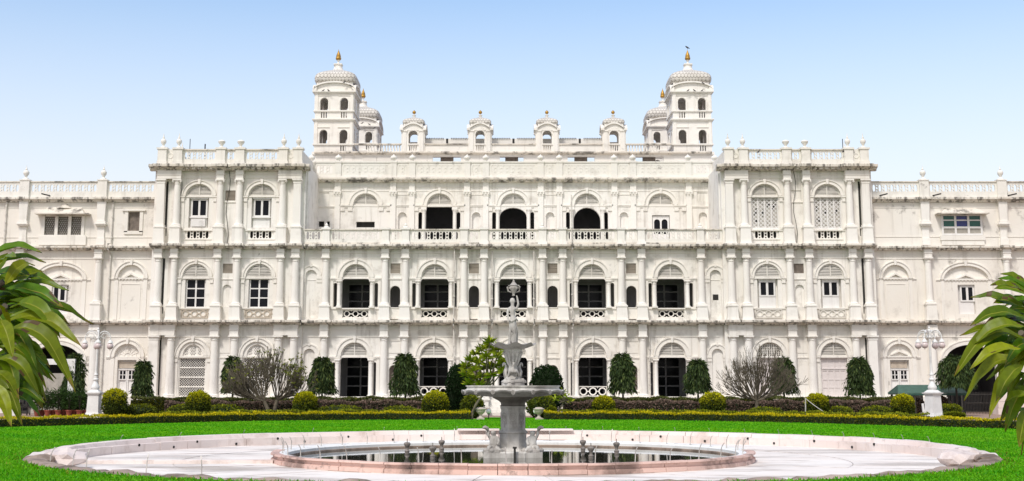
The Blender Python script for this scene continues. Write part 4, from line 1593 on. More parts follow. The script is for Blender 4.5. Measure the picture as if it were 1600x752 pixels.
# ---- side wings
YW = 0.35
for s in (-1, 1):
    X0, X1 = sorted((s * 26.0, s * 46.0))
    ca, cb = s * 27.75, s * 32.85           # narrow bay, carriage bay
    holes = [half(ca, 3.95, 0.92, 0.92), rect(ca - 0.68, ca + 0.68, 1.13, 3.72)]
    holes.append([(cb - 1.85, 0.0), (cb + 1.85, 0.0)] + [(cb + 1.85 * math.cos(PI * i / 20), 3.55 + 1.25 * math.sin(PI * i / 20)) for i in range(21)])
    holes += [half(ca, 9.58, 0.95, 0.98), half(cb, 9.5, 1.62, 1.0), rect(cb - 0.62 + s * 0.12 * 0, cb + 0.62, 7.0, 9.12)]
    if s < 0:
        holes += [rect(ca - 0.42 + 0.0, ca + 0.42, 13.05, 14.45)]
        holes += [rect(cb - 1.42 + q * 0.97, cb - 0.62 + q * 0.97, 12.75, 14.1) for q in range(3)]
    else:
        holes += [rect(cb - 1.5, cb + 1.45, 12.7, 14.2)]
    mb = MB()
    mb.sheet(rect(X0, X1, 0.0, 15.6), [h for h in holes], YW, YW + 0.4)
    wall_o = mb.build('wall', 'wing', palace)
    mb = MB()
    mb.box(X0, X1, YW + 0.02, YW + 6, 15.2, 15.45)
    mb.build('wing_roof', 'coping', palace)
    dress = MB()
    # blind arches on the upper floors
    for cx, rx, rz, zs in ((ca, 0.95, 0.98, 9.58), (cb, 1.62, 1.0, 9.5)):
        dress.box(cx - rx - 0.03, cx + rx + 0.03, YW + 0.12, YW + 0.16, zs - 0.1, zs + rz + 0.05)
        hw = 0.82 if rx < 1 else 1.05
        # pediment
        for q in (-1, 1):
            p = [(cx, zs + 0.28), (cx + q * hw * 0.55, zs + 0.02), (cx + q * hw * 0.55, zs + 0.12), (cx, zs + 0.42)]
            dress.prism(p if q > 0 else p[::-1], YW - 0.10, YW + 0.13)
        dress.box(cx - rx + 0.04, cx + rx - 0.04, YW - 0.08, YW + 0.13, zs - 0.06, zs + 0.06)
        n = 8 if rx < 1 else 13
        for i in range(n):
            x = cx - rx + 0.12 + (2 * rx - 0.24) * i / (n - 1)
            dress.box(x - 0.05, x + 0.05, YW - 0.06, YW + 0.12, zs - 0.13, zs - 0.06)
        for q in (-1, 1):
            a, b = sorted((cx + q * (rx - 0.02), cx + q * (rx + 0.55)))
            band(dress, a, b, YW, zs - 0.12, zs, 0.08)
            dress.box(cx + q * (rx + 0.1) - 0.14, cx + q * (rx + 0.1) + 0.14, YW - 0.05, YW + 0.02, 6.6, zs - 0.13)
    for q in (-1, 1):
        dress.box(ca + q * 0.7 - 0.03, ca + q * 0.7 + 0.03, YW - 0.03, YW + 0.02, 6.7, 9.15)
        a, b = sorted((ca + q * 0.95, ca + q * 1.5))
        band(dress, a, b, YW, 3.8, 3.95, 0.09)
        dress.box(ca + q * 1.05 - 0.14, ca + q * 1.05 + 0.14, YW - 0.05, YW + 0.02, 1.13, 3.8)
    dress.box(ca - 0.73, ca + 0.73, YW - 0.03, YW + 0.02, 9.15, 9.2)
    ed = [26.1, 30.1, 35.8, 41.5, 46.0]
    for a, b in zip(ed[:-1], ed[1:]):
        a2, b2 = sorted((s * (a + 0.28), s * (b - 0.28)))
        for zz, t in ((5.34, 0.05), (5.86, 0.06), (10.98, 0.05), (15.0, 0.06), (12.6 if s > 0 else 12.55, 0.03), (14.75, 0.03)):
            dress.box(a2, b2, YW - 0.04, YW + 0.02, zz, zz + t)
    merge_into(wall_o, dress.build('wall_dressing', 'trim', palace, 25))
    archivolt(ca, 9.58, 0.95, 0.98, 0.28, YW)
    archivolt(cb, 9.5, 1.62, 1.0, 0.28, YW)
    af = archivolt(ca, 3.95, 0.92, 0.92, 0.33, YW)
    mb = MB()
    mb.arc(cb, 3.55, 1.85, 1.25, 2.14, 1.53, YW - 0.14, YW + 0.02, n=30)
    mb.arc(cb, 3.55, 2.14, 1.53, 2.22, 1.6, YW - 0.18, YW + 0.02, n=30)
    for q in (-1, 1):
        a, b = sorted((cb + q * 1.87, cb + q * 2.4))
        band(mb, a, b, YW, 3.38, 3.55, 0.12)
    mb.build('carriage_arch', 'trim', palace, 30)
    # fanlight and door of the narrow bay
    mb = MB()
    mb.disc(ca, 3.96, 0.92, 0.92, YW + 0.14, YW + 0.18)
    if s < 0:
        for i in range(1, 8):
            t = PI * i / 8
            mb.tube([(ca + 0.3 * math.cos(t), YW + 0.13, 3.96 + 0.3 * math.sin(t)), (ca + 0.84 * math.cos(t), YW + 0.13, 3.96 + 0.84 * math.sin(t))], 0.028, 5)
        mb.arc(ca, 3.96, 0.25, 0.25, 0.31, 0.31, YW + 0.1, YW + 0.15)
        mb.arc(ca, 3.96, 0.6, 0.6, 0.64, 0.64, YW + 0.1, YW + 0.15)
        mb.arc(ca, 3.96, 0.84, 0.84, 0.92, 0.92, YW + 0.08, YW + 0.15)
    else:
        for q in (-1, 1):
            p = [(ca, 4.3), (ca + q * 0.62, 4.04), (ca + q * 0.62, 4.11), (ca, 4.42)]
            mb.prism(p if q > 0 else p[::-1], YW - 0.05, YW + 0.15)
        mb.box(ca - 0.88, ca + 0.88, YW - 0.06, YW + 0.14, 3.9, 4.0)
    mb.build('fanlight', 'trim', af)
    mb = MB()
    mb.box(ca - 0.68, ca + 0.68, YW + 0.3, YW + 0.36, 1.1, 3.75)
    for q in (-1, 1):
        mb.box(ca + q * 0.64 - 0.05, ca + q * 0.64 + 0.05, YW + 0.18, YW + 0.3, 1.13, 3.1)
        mb.box(ca + q * 0.05 - 0.035, ca + q * 0.05 + 0.035, YW + 0.21, YW + 0.3, 1.13, 3.1)
    mb.box(ca - 0.69, ca + 0.69, YW + 0.15, YW + 0.3, 3.02, 3.1)
    door = mb.build('door', 'whitewood', palace)
    mb = MB()
    mb.box(ca - 0.6, ca + 0.6, YW + 0.2, YW + 0.29, 3.14, 3.6)
    mb.build('transom', 'beige', door)
    for q in (-1, 1):
        sash_window(ca + q * 0.32, 2.35, 2.98, 0.46, YW + 0.2, 2, 2, door, 0.035)
    # carriage porch
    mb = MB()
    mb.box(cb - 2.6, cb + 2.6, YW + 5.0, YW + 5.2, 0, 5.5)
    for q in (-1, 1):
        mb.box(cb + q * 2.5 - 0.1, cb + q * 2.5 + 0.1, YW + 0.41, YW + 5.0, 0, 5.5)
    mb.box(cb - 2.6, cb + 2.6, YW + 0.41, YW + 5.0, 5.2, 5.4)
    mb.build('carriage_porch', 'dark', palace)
    # second floor window of the carriage bay
    wx = cb + (0.1 if s > 0 else -0.1)
    o = sash_window(wx, 7.95, 9.0, 0.95, YW + 0.14, 2, 1, frame=0.1)
    mb = MB()
    mb.box(cb - 0.62, cb + 0.62, YW + 0.3, YW + 0.34, 6.9, 9.2)
    mb.box(cb - 0.6, cb + 0.6, YW + 0.1, YW + 0.2, 9.05, 9.11)
    mb.box(cb - 0.55, cb + 0.55, YW + 0.21, YW + 0.31, 7.0, 7.9)
    mb.build('window_panel', 'whitewood', o)
    # columns and pilasters
    for i, xa in enumerate((30.1, 35.8, 41.5)):
        x = s * xa
        add_column(x, YW - 0.2, 0.9, 5.42, 0.31, 0.28, block=6.2)
        add_column(x, YW - 0.2, Z1 + 0.03, 11.08, 0.25, 0.22, ped=7.75, block=11.66)
        mb = MB()
        mb.box(x - 0.27, x + 0.27, YW - 0.28, YW + 0.02, 13.75, 15.15, -0.05, -0.03)
        mb.box(x - 0.35, x + 0.35, YW - 0.35, YW + 0.02, 13.58, 13.75)
        mb.box(x - 0.42, x + 0.42, YW - 0.4, YW + 0.02, 13.5, 13.58)
        mb.box(x - 0.3, x + 0.3, YW - 0.3, YW + 0.02, 13.38, 13.5, -0.08, -0.08)
        mb.box(x - 0.25, x + 0.25, YW - 0.12, YW + 0.02, 12.5, 13.38)
        mb.box(x - 0.3, x + 0.3, YW - 0.18, YW + 0.02, 12.0, 12.5)
        mb.build('pilaster', 'column', palace)
    PR = [s * v for v in (30.1, 35.8, 41.5)]
    cornice(X0, X1, YW, 6.2, 6.496, 0.6, ress=PR, rw=0.5, rout=0.2)
    cornice(X0, X1, YW, 11.6, 11.9, 0.5, ress=PR, rw=0.5, rout=0.25, dent=0.42)
    cornice(X0, X1, YW, 15.15, 15.5, 0.4, ress=PR, rw=0.45, rout=0.15)
    # parapet
    ed = [26.2, 30.1, 35.8, 41.5, 46.0]
    for a, b in zip(ed[:-1], ed[1:]):
        a2, b2 = sorted((s * (a + (0.3 if a > 27 else 0)), s * (b - 0.3)))
        o = fret_panel(a2, b2, 15.5, 16.62, YW - 0.1, palace, 'parapet', 0.44, (0.42, 0.16), 'parapet_panel')
        mb = MB()
        mb.box(a2, b2, YW - 0.22, YW + 0.02, 16.62, 16.7)
        mb.build('coping', 'coping', o)
    mb = MB()
    for x in PR:
        mb.box(x - 0.34, x + 0.34, YW - 0.35, YW + 0.1, 15.51, 16.72)
        mb.box(x - 0.38, x + 0.38, YW - 0.39, YW + 0.14, 16.72, 16.8)
    mb.build('parapet_pier', 'parapet', palace)
    for x in PR:
        mb = MB()
        mb.lathe([(0.24, 16.8), (0.2, 16.92), (0.08, 16.98), (0.09, 17.06), (0.2, 17.22), (0.22, 17.36), (0.16, 17.48), (0.06, 17.53), (0.09, 17.58), (0.035, 17.7), (0.005, 17.9)],
                 x, YW - 0.12, 14)
        mb.build('parapet_finial', 'parapet', palace, 50)
    mb = MB()
    mb.box(X0, cb - 1.9 if s > 0 else cb - 1.86, YW - 0.5, YW - 0.002, -0.1, 1.1) if s > 0 else mb.box(cb + 1.9, X1, YW - 0.5, YW - 0.002, -0.1, 1.1)
    mb.box(cb + 1.9, X1, YW - 0.5, YW - 0.002, -0.1, 1.1) if s > 0 else mb.box(X0, cb - 1.9, YW - 0.5, YW - 0.002, -0.1, 1.1)
    mb.build('plinth', 'plaster', palace)
    # top floor windows
    if s < 0:
        mb = MB()
        for q in range(3):
            x0, x1 = cb - 1.46 + q * 0.97, cb - 0.58 + q * 0.97
            hh = []
            for i in range(5):
                for j in range(9):
                    x = x0 + 0.13 + i * 0.155 + (0.078 if j % 2 else 0)
                    z = 12.82 + j * 0.145
                    if x < x1 - 0.08:
                        hh.append([(x + 0.056 * math.cos(t * PI / 3), z + 0.06 * math.sin(t * PI / 3)) for t in range(6)])
            mb.sheet(rect(x0, x1, 12.72, 14.13), hh, YW + 0.06, YW + 0.1)
        j = mb.build('jali_window', 'jali', palace)
        mb = MB()
        mb.box(cb - 1.5, cb + 1.5, YW + 0.12, YW + 0.16, 12.6, 14.2)
        mb.build('pane', 'whitewood', j)
        mb = MB()
        for q in range(4):
            x = cb - 1.5 + q * 0.97
            mb.box(x - 0.11, x + 0.11, YW - 0.1, YW + 0.02, 12.7, 14.15)
        mb.box(cb - 1.75, cb + 1.7, YW - 0.16, YW + 0.02, 12.0, 12.65)
        mb.box(cb - 1.65, cb + 1.62, YW - 0.12, YW + 0.02, 12.65, 12.74)
        mb.build('window_frame', 'trim', j)
        # sloping plaster hood with a peak
        mb = MB()
        mb.box(cb - 1.95, cb + 1.95, YW - 0.75, YW + 0.02, 14.2, 14.28)
        mb.add([(cb - 1.6, YW - 0.6, 14.281), (cb + 1.6, YW - 0.6, 14.281), (cb + 1.6, YW, 14.281), (cb - 1.6, YW, 14.281),
                (cb - 1.25, YW - 0.1, 14.75), (cb + 1.25, YW - 0.1, 14.75), (cb + 1.25, YW, 14.75), (cb - 1.25, YW, 14.75)],
               [(0, 1, 5, 4), (1, 2, 6, 5), (3, 0, 4, 7), (2, 3, 7, 6), (4, 5, 6, 7), (0, 3, 2, 1)])
        mb.lathe([(0.65, 14.7), (0.4, 14.82), (0.2, 14.98), (0.08, 15.1), (0.07, 15.25)], cb, YW - 0.02, 12, sy=0.5)
        mb.build('window_hood', 'coping', j, 30)
        mb = MB()
        mb.box(ca - 0.45, ca + 0.45, YW + 0.15, YW + 0.2, 13.0, 14.5)
        o = mb.build('window', 'brownpane', palace)
        mb = MB()
        for q in (-1, 1):
            mb.box(ca + q * 0.55 - 0.12, ca + q * 0.55 + 0.12, YW - 0.08, YW + 0.02, 12.95, 14.5)
        mb.box(ca - 0.67, ca + 0.67, YW - 0.08, YW + 0.02, 12.8, 13.03)
        mb.box(ca - 0.85, ca + 0.85, YW - 0.16, YW + 0.02, 14.5, 14.62)
        mb.build('window_frame', 'wing', o)
    else:
        mb = MB()
        holes2, pan = [], []
        for q in range(3):
            x0, x1 = cb - 1.42 + q * 0.95, cb - 0.62 + q * 0.95
            for z0, z1, g_ in ((12.85, 13.22, 'frosted'), (13.36, 13.78, 'c'), (13.86, 14.14, 'c')):
                holes2.append(rect(x0, x1, z0, z1))
                pan.append((x0, x1, z0, z1, ('blueglass' if q == 1 else 'greenglass') if g_ == 'c' else g_))
        mb.sheet(rect(cb - 1.56, cb + 1.42, 12.72, 14.2), holes2, YW - 0.12, YW + 0.05)
        wo = mb.build('window', 'whitewood', palace)
        for gname in ('blueglass', 'greenglass', 'frosted'):
            mb = MB()
            for x0, x1, z0, z1, g_ in pan:
                if g_ == gname:
                    mb.box(x0 - 0.03, x1 + 0.03, YW - 0.05, YW - 0.02, z0 - 0.03, z1 + 0.03)
            mb.build('pane', gname, wo)
        mb = MB()
        mb.box(cb - 1.7, cb + 1.55, YW - 0.2, YW + 0.02, 12.35, 12.7)
        mb.box(cb - 1.62, cb + 1.48, YW - 0.15, YW + 0.02, 12.0, 12.35)
        mb.build('window_sill', 'trim', wo)
        mb = MB()
        mb.box(cb - 2.0, cb + 1.75, YW - 0.8, YW + 0.02, 14.22, 14.29)
        mb.add([(cb - 1.75, YW - 0.7, 14.291), (cb + 1.5, YW - 0.7, 14.291), (cb + 1.5, YW, 14.291), (cb - 1.75, YW, 14.291),
                (cb - 1.25, YW - 0.1, 14.72), (cb + 1.0, YW - 0.1, 14.72), (cb + 1.0, YW, 14.72), (cb - 1.25, YW, 14.72)],
               [(0, 1, 5, 4), (1, 2, 6, 5), (3, 0, 4, 7), (2, 3, 7, 6), (4, 5, 6, 7), (0, 3, 2, 1)])
        mb.build('window_hood', 'coping', wo, 30)
    # waterspouts below the parapet
    for xq in ((26.8, 30.7, 36.2) if s > 0 else (33.9,)):
        mb = MB()
        mb.tube([(s * xq, YW, 15.62), (s * xq + s * 0.4, YW - 0.9, 15.66)], 0.05, 6)
        mb.build('waterspout', 'iron', palace)

# ---- drainpipes
for px, y0, y1, yy in ((177.5, 308, 500, YW - 0.1), (163, 505, 615, YW - 0.1), (155, 520, 612, YW - 0.12), (472, 508, 620, -0.1), (710, 386, 620, -0.32), (769, 392, 620, -0.32),
                       (834, 392, 620, -0.32), (893, 305, 620, -0.36), (1014, 508, 620, -0.1), (11, 310, 385, YW - 0.1)):
    d = PY + yy
    xa, za = at(px, y0, d)
    xb, zb = at(px, y1, d)
    xb = xa
    mb = MB()
    pts = [(xa, yy, za)]
    for zc in (11.8, 6.35):
        if za > zc + 0.4 and zb < zc - 0.4:
            pts += [(xa, yy, zc + 0.35), (xa, yy - 0.75, zc + 0.2), (xa, yy - 0.75, zc - 0.2), (xa, yy, zc - 0.45)]
    pts.append((xb, yy, zb))
    mb.tube(pts, 0.055, 8)
    for q in range(1, 6):
        z = za + (zb - za) * q / 6
        mb.lathe([(0.08, z - 0.05), (0.08, z + 0.05)], xa, yy if not (abs(z - 11.8) < .6 or abs(z - 6.35) < .6) else yy - 0.4, 8)
    mb.build('drainpipe', 'pipe', palace, 40)
for px, y0, y1, yy in ((283, 270, 400, YP - 0.12), (358, 266, 385, YP - 0.05), (1240, 268, 380, YP - 0.05)):     # thin dark cables
    d = PY + yy
    xa, za = at(px, y0, d)
    xb, zb = at(px, y1, d)
    mb = MB()
    mb.tube([(xa + 0.12 * math.sin(i * 1.3), yy, za + (zb - za) * i / 7) for i in range(8)], 0.02, 5)
    mb.build('cable', 'iron', palace)

# ---- roof storey behind, kiosks, towers
YR = 14.0
holes = []
slots = [(-13.75, -12.45), (-7.0, -4.2), (-2.65, -0.1), (2.2, 4.9), (8.0, 10.2), (12.45, 13.75)]
slots = []
for px0, px1 in ((497, 515), (676, 720), (781, 818), (887, 929), (993, 1037), (1090, 1107)):
    slots.append((at(px0, 248, 108)[0], at(px1, 248, 108)[0]))
for a, b in slots:
    holes.append(rect(a, b, 20.2, 20.98))
mb = MB()
mb.sheet(rect(-16.6, 16.6, 17.7, 21.2), holes, YR, YR + 0.3)
mb.build('wall', 'parapet', palace)
mb = MB()
for a, b in slots[1:5]:
    m_ = (a + b) / 2
    t = 0.55
    mb.box(m_ - t, m_ + t, YR + 0.5, YR + 0.56, 20.0, 21.0)
for a, b in (slots[0], slots[5]):
    mb.box(a - 0.2, b + 0.2, YR + 0.5, YR + 0.56, 20.0, 21.0)
mb.build('slot_back', 'brownpane', palace)
mb = MB()
for a in (-16.6, 16.2):
    mb.box(a, a + 0.4, YR + 0.31, YR + 20, 17.7, 21.2)
mb.box(-16.6, 16.6, YR + 0.3, YR + 1.0, 21.05, 21.2)
mb.build('wall', 'parapet', palace)
cornice(-16.75, 16.75, YR, 21.12, 21.36, 0.35, mat='coping')
mb = MB()                                            # grey shutters on the left
a, b = at(567, 248, 108)[0], at(612, 248, 108)[0]
for q in range(2):
    mb.box(a + q * (b - a) / 2, a + (q + 1) * (b - a) / 2 - 0.06, YR - 0.06, YR, 20.3, 20.95)
mb.build('roof_shutter', 'louvre', palace)
# solid breast wall between the kiosks, open balusters next to the towers
kx = [at(p, 220, 108)[0] + 0.0 for p in (645.5, 750, 855, 959.5)]
mb = MB()
mb.box(-8.6, 8.6, YR - 0.02, YR + 0.25, 21.37, 21.98)
mb.build('breast_wall', 'parapet', palace)
mb = MB()
mb.box(-16.7, 16.7, YR - 0.12, YR + 0.3, 21.98, 22.08)
mb.build('breast_rail', 'coping', palace)
mb = MB()
holes = []
for i in range(3):
    c = (kx[i] + kx[i + 1]) / 2
    holes.append([(c - 0.12, 22.2), (c + 0.1, 22.2), (c + 0.15, 22.75), (c - 0.16, 22.75)])
mb.sheet(rect(-8.0, 8.0, 22.0, 22.74), holes[:0], YR + 1.2, YR + 1.5)
mb.build('wall', 'parapet', palace)
mb = MB()
for i in range(3):
    c = (kx[i] + kx[i + 1]) / 2
    mb.box(c - 0.1, c + 0.08, YR + 1.19, YR + 1.2, 22.3, 22.75)
mb.build('wall_crack', 'slot', palace)
mb = MB()
for i in range(3):
    a, b = kx[i] + 0.95, kx[i + 1] - 0.95
    n = 26
    for q in range(n):
        x = a + (b - a) * (q + 0.5) / n
        if abs(x - (a + b) / 2) < 0.35:
            continue
        mb.lathe([(0.045, 0), (0.045, 0.5)], 0, 0, 8)
        o0 = len(mb.v) - 16
        for j in range(o0, len(mb.v)):
            X_, Y_, Z_ = mb.v[j]
            mb.v[j] = (x + X_, YR + 1.1 + Z_, 22.76 + Y_)
mb.build('roof_tiles', 'jali', palace)
for s in (-1, 1):
    mb = MB()
    x0, x1 = (-12.4, -9.0) if s < 0 else (9.0, 12.4)
    n = 14
    for i in range(n):
        x = x0 + (x1 - x0) * (i + 0.5) / n
        mb.lathe([(0.075, 21.37), (0.05, 21.45), (0.085, 21.58), (0.045, 21.8), (0.07, 21.98)], x, YR + 0.08, 8)
    mb.box(x0, x1, YR - 0.05, YR + 0.2, 21.36, 21.42)
    mb.build('roof_balusters', 'parapet', palace, 40)


def pillow_dome(hx, hy, zb, h, n=96, bulge=1.0):
    """square plan dome with rounded corners and a bulging side; returns verts, faces, uv"""
    prof = [(0.91, 0.0), (0.97, 0.04), (1.005, 0.12), (1.02, 0.24), (1.015, 0.36), (0.985, 0.47), (0.93, 0.56), (0.84, 0.645), (0.71, 0.73), (0.56, 0.81), (0.42, 0.88), (0.30, 0.94), (0.2, 1.0)]
    ex = 9.0
    vs, fs, uv = [], [], []
    m = len(prof)
    for j, (r, t) in enumerate(prof):
        e = 2.2 + (ex - 2.2) * max(0.0, 1 - t * 0.75)
        for i in range(n):
            a = 2 * PI * (i + 0.5) / n
            c, q = math.cos(a), math.sin(a)
            k = (abs(c) ** e + abs(q) ** e) ** (-1 / e)
            vs.append((hx * r * c * k, hy * r * q * k, zb + h * t))
    acc = [0.0]
    for j in range(1, m):
        acc.append(acc[-1] + math.hypot((prof[j][0] - prof[j - 1][0]) * hx, (prof[j][1] - prof[j - 1][1]) * h))
    for j in range(m - 1):
        for i in range(n):
            fs.append((j * n + i, j * n + (i + 1) % n, (j + 1) * n + (i + 1) % n, (j + 1) * n + i))
            uv.append([(i / n, acc[j]), ((i + 1) / n, acc[j]), ((i + 1) / n, acc[j + 1]), (i / n, acc[j + 1])])
    return vs, fs, uv


def build_dome(name, hx, hy, zb, h, parent, su, sv, loc=(0, 0, 0)):
    vs, fs, uv = pillow_dome(hx, hy, zb, h)
    me = bpy.data.meshes.new(name)
    me.from_pydata(vs, [], fs)
    ul = me.uv_layers.new(name='UVMap')
    k = 0
    for f in uv:
        for a, b in f:
            ul.data[k].uv = (a * su, b * sv)
            k += 1
    return link_mesh(name, me, 'scale', parent, 180, loc)


def square_ring(mb, hx, hy, z0, z1, o):
    mb.box(-hx - o, hx + o, -hy - o, -hy + 0.02, z0, z1)
    mb.box(-hx - o, hx + o, hy - 0.02, hy + o, z0, z1)
    mb.box(-hx - o, -hx + 0.02, -hy + 0.02, hy - 0.02, z0, z1)
    mb.box(hx - 0.02, hx + o, -hy + 0.02, hy - 0.02, z0, z1)


def side_sheet(mb, half_w, dist, outer, holes, side, th=0.25):
    """a wall sheet on one of four sides (0 front, 1 right, 2 back, 3 left) of a square tower"""
    t = MB()
    t.sheet(outer, holes, -dist, -dist + th)
    R = Matrix.Rotation(side * PI / 2, 4, 'Z')
    mb.add([R @ Vector(p) for p in t.v], t.f)


def make_tower():
    hx, hy = 1.62, 2.0
    root = empty('domed_tower', (0, 0, 0), parent=palace)
    mb = MB()
    zb = 17.8
    for side in range(4):
        hw, ds = (hx, hy) if side % 2 == 0 else (hy, hx)
        hw2 = hw if side % 2 == 0 else hw - 0.26
        c = 0.85 if side % 2 == 0 else 1.0
        hs = []
        for q in (-1, 1):
            hs.append(archhole(q * c, 0.33, 22.1, 22.95))
            hs.append(archhole(q * c, 0.33, 24.98, 25.72))
            for n_ in range(3):
                x = q * c - 0.2 + n_ * 0.2
                if q > 0 or side != 0:
                    hs.append(rect(x - 0.055, x + 0.055, 21.45, 21.92))
                hs.append(rect(x - 0.055, x + 0.055, 24.3, 24.82))
        side_sheet(mb, hw, ds, rect(-hw2, hw2, zb, 26.5), hs, side)
    root_wall = mb.build('tower_wall', 'trim', root)
    mb = MB()
    square_ring(mb, hx, hy, 21.12, 21.36, 0.16)
    square_ring(mb, hx, hy, 21.96, 22.07, 0.13)
    square_ring(mb, hx, hy, 24.02, 24.12, 0.12)
    square_ring(mb, hx, hy, 24.12, 24.2, 0.22)
    square_ring(mb, hx, hy, 24.84, 24.95, 0.12)
    square_ring(mb, hx, hy, 26.42, 26.52, 0.12)
    square_ring(mb, hx, hy, 26.52, 26.62, 0.24)
    mb.build('string_course', 'parapet', root)
    mb = MB()
    for side in range(4):
        t = MB()
        ds = hy if side % 2 == 0 else hx
        c = 0.85 if side % 2 == 0 else 1.0
        for q in (-1, 1):
            for z in (22.95, 25.72):
                t.arc(q * c, z, 0.34, 0.34, 0.40, 0.40, -ds - 0.04, -ds + 0.01)
                for u in (-0.42, 0.42):
                    t.box(q * c + u - 0.05, q * c + u + 0.05, -ds - 0.05, -ds + 0.01, z - 0.85, z)
                t.box(q * c - 0.52, q * c + 0.52, -ds - 0.07, -ds + 0.01, z + 0.52, z + 0.57)
        hw = hx if side % 2 == 0 else hy
        for q in (-1, 1):
            for z0, z1 in ((22.08, 24.02), (24.96, 26.42)):
                t.box(q * (hw - 0.13) - 0.12, q * (hw - 0.13) + 0.12, -ds - 0.06, -ds + 0.01, z0, z1)
        # segmental pediment above the cornice
        n = 20
        arcp = [(hw * 1.1 * math.cos(PI * i / n), 26.63 + 0.72 * math.sin(PI * i / n) ** 0.9) for i in range(n + 1)]
        t.prism([(x * 0.97, z - 0.02 if 0 < i < n else z) for i, (x, z) in enumerate(arcp)], -ds - 0.02, -ds + 0.15)
        for i in range(n):
            (xa, za), (xb, zb_) = arcp[i], arcp[i + 1]
            t.prism([(xa, za), (xb, zb_), (xb * 1.0, zb_ + 0.12), (xa * 1.0, za + 0.12)], -ds - 0.22, -ds + 0.12)
        R = Matrix.Rotation(side * PI / 2, 4, 'Z')
        mb.add([R @ Vector(p) for p in t.v], t.f)
    mb.build('pediment', 'trim', root, 30)
    mb = MB()
    mb.box(-hx + 0.1, hx - 0.1, -hy + 0.1, hy - 0.1, 26.5, 27.5)
    mb.box(-hx + 0.26, hx - 0.26, -hy + 0.26, hy - 0.26, 23.95, 24.1)
    mb.build('attic', 'trim', root)
    build_dome('dome', hx * 1.09, hy * 1.08, 27.42, 1.5, root, 44, 3.0)
    mb = MB()
    mb.lathe([(0.74, 28.74), (0.56, 28.85), (0.44, 28.97), (0.37, 29.15), (0.35, 29.3), (0.42, 29.38)], 0, 0, 24)
    mb.box(-0.36, 0.36, -0.36, 0.36, 29.38, 29.48)
    mb.lathe([(0.10, 29.48), (0.10, 29.6), (0.05, 29.68), (0.13, 29.78), (0.16, 29.84)], 0, 0, 14)
    mb.build('dome_neck', 'parapet', root, 30)
    mb = MB()
    mb.lathe([(0.12, 29.84), (0.22, 29.9), (0.24, 29.98), (0.24, 30.04), (0.19, 30.12), (0.21, 30.18), (0.16, 30.36), (0.09, 30.53), (0.03, 30.69), (0.005, 30.85)], 0, 0, 16)
    mb.build('finial', 'gold', root, 50)
    return root


tower = make_tower()
tx = at(522.3, 160, 108)[0]
TW = []
for i, (sx_, yy) in enumerate(((-1, YR + 2.0 - 0.02), (1, YR + 2.0 - 0.02), (-1, YR + 17), (1, YR + 17))):
    t = tower if i == 0 else copy_tree(tower, palace)
    t.parent = palace
    t.location = (sx_ * abs(tx), yy, 0)
    t.scale = (sx_ * 1.0, 1, 1) if sx_ < 0 else (1, 1, 1)
    t.scale = (1, 1, 1)
    TW.append(t)
rear_x = abs(at(567.5, 150, PY + YR + 17)[0])
TW[2].location.x, TW[3].location.x = -rear_x, rear_x


def make_kiosk():
    root = empty('roof_kiosk', (0, 0, 0), parent=palace)
    hx = hy = 0.92
    mb = MB()
    for side in range(4):
        hw2 = hx if side % 2 == 0 else hx - 0.21
        hs = [archhole(0, 0.38, 22.05, 22.82)]
        for n_ in range(4):
            x = -0.27 + n_ * 0.18
            hs.append(rect(x - 0.05, x + 0.05, 21.45, 21.9))
        if side == 2:
            hs = [archhole(0, 0.38, 22.5, 22.82)]
        side_sheet(mb, hx, hx, rect(-hw2, hw2, 21.2, 23.45), hs, side, 0.2)
    mb.build('kiosk_wall', 'trim', root)
    mb = MB()
    for side in range(4):
        t = MB()
        for q in (-1, 1):
            t.box(q * 0.72 - 0.17, q * 0.72 + 0.17, -hx - 0.07, -hx + 0.01, 21.4, 23.1)
            t.box(q * 0.72 - 0.23, q * 0.72 + 0.23, -hx - 0.13, -hx + 0.01, 23.1, 23.2)
        t.arc(0, 22.82, 0.39, 0.39, 0.46, 0.46, -hx - 0.04, -hx + 0.01)
        t.box(-0.44, 0.44, -hx - 0.09, -hx + 0.01, 21.95, 22.04)
        n = 16
        top = [(-1.12 + 2.24 * i / n, 23.2 + 0.55 * math.sin(PI * i / n) ** 1.2) for i in range(n + 1)]
        t.prism([(-1.0, 23.18)] + [(1.0, 23.18)] + [(x * 0.9, z) for x, z in reversed(top)], -hx - 0.05, -hx + 0.1)
        for i in range(n):
            (xa, za), (xb, zb_) = top[i], top[i + 1]
            t.prism([(xa, za), (xb, zb_), (xb, zb_ + 0.13), (xa, za + 0.13)], -hx - 0.2, -hx + 0.1)
        R = Matrix.Rotation(side * PI / 2, 4, 'Z')
        mb.add([R @ Vector(p) for p in t.v], t.f)
    mb.box(-0.8, 0.8, -0.8, 0.8, 23.4, 23.9)
    mb.build('pediment', 'parapet', root, 30)
    build_dome('dome', 0.92, 0.92, 23.82, 0.66, root, 26, 5.0)
    mb = MB()
    mb.lathe([(0.22, 24.42), (0.12, 24.5), (0.1, 24.6), (0.17, 24.66), (0.17, 24.7), (0.05, 24.74), (0.05, 24.8)], 0, 0, 14)
    mb.build('dome_neck', 'parapet', root, 30)
    mb = MB()
    mb.lathe([(0.03, 24.8), (0.12, 24.84), (0.16, 24.93), (0.13, 25.03), (0.04, 25.1), (0.005, 25.16)], 0, 0, 14)
    mb.build('finial', 'gold', root, 60)
    return root


kiosk = make_kiosk()
for i, x in enumerate(kx):
    k = kiosk if i == 0 else copy_tree(kiosk, palace)
    k.parent = palace
    k.location = (x, YR + 0.78, 0)

# ------------------------------------------------------------------ the fountain
fz = 0.0
fountain = empty('fountain', (FC[0], FC[1], -0.62))
tag(fountain, 'tall grey stone fountain with two basins topped by a robed figure lifting an urn', 'fountain')
fo = MB()


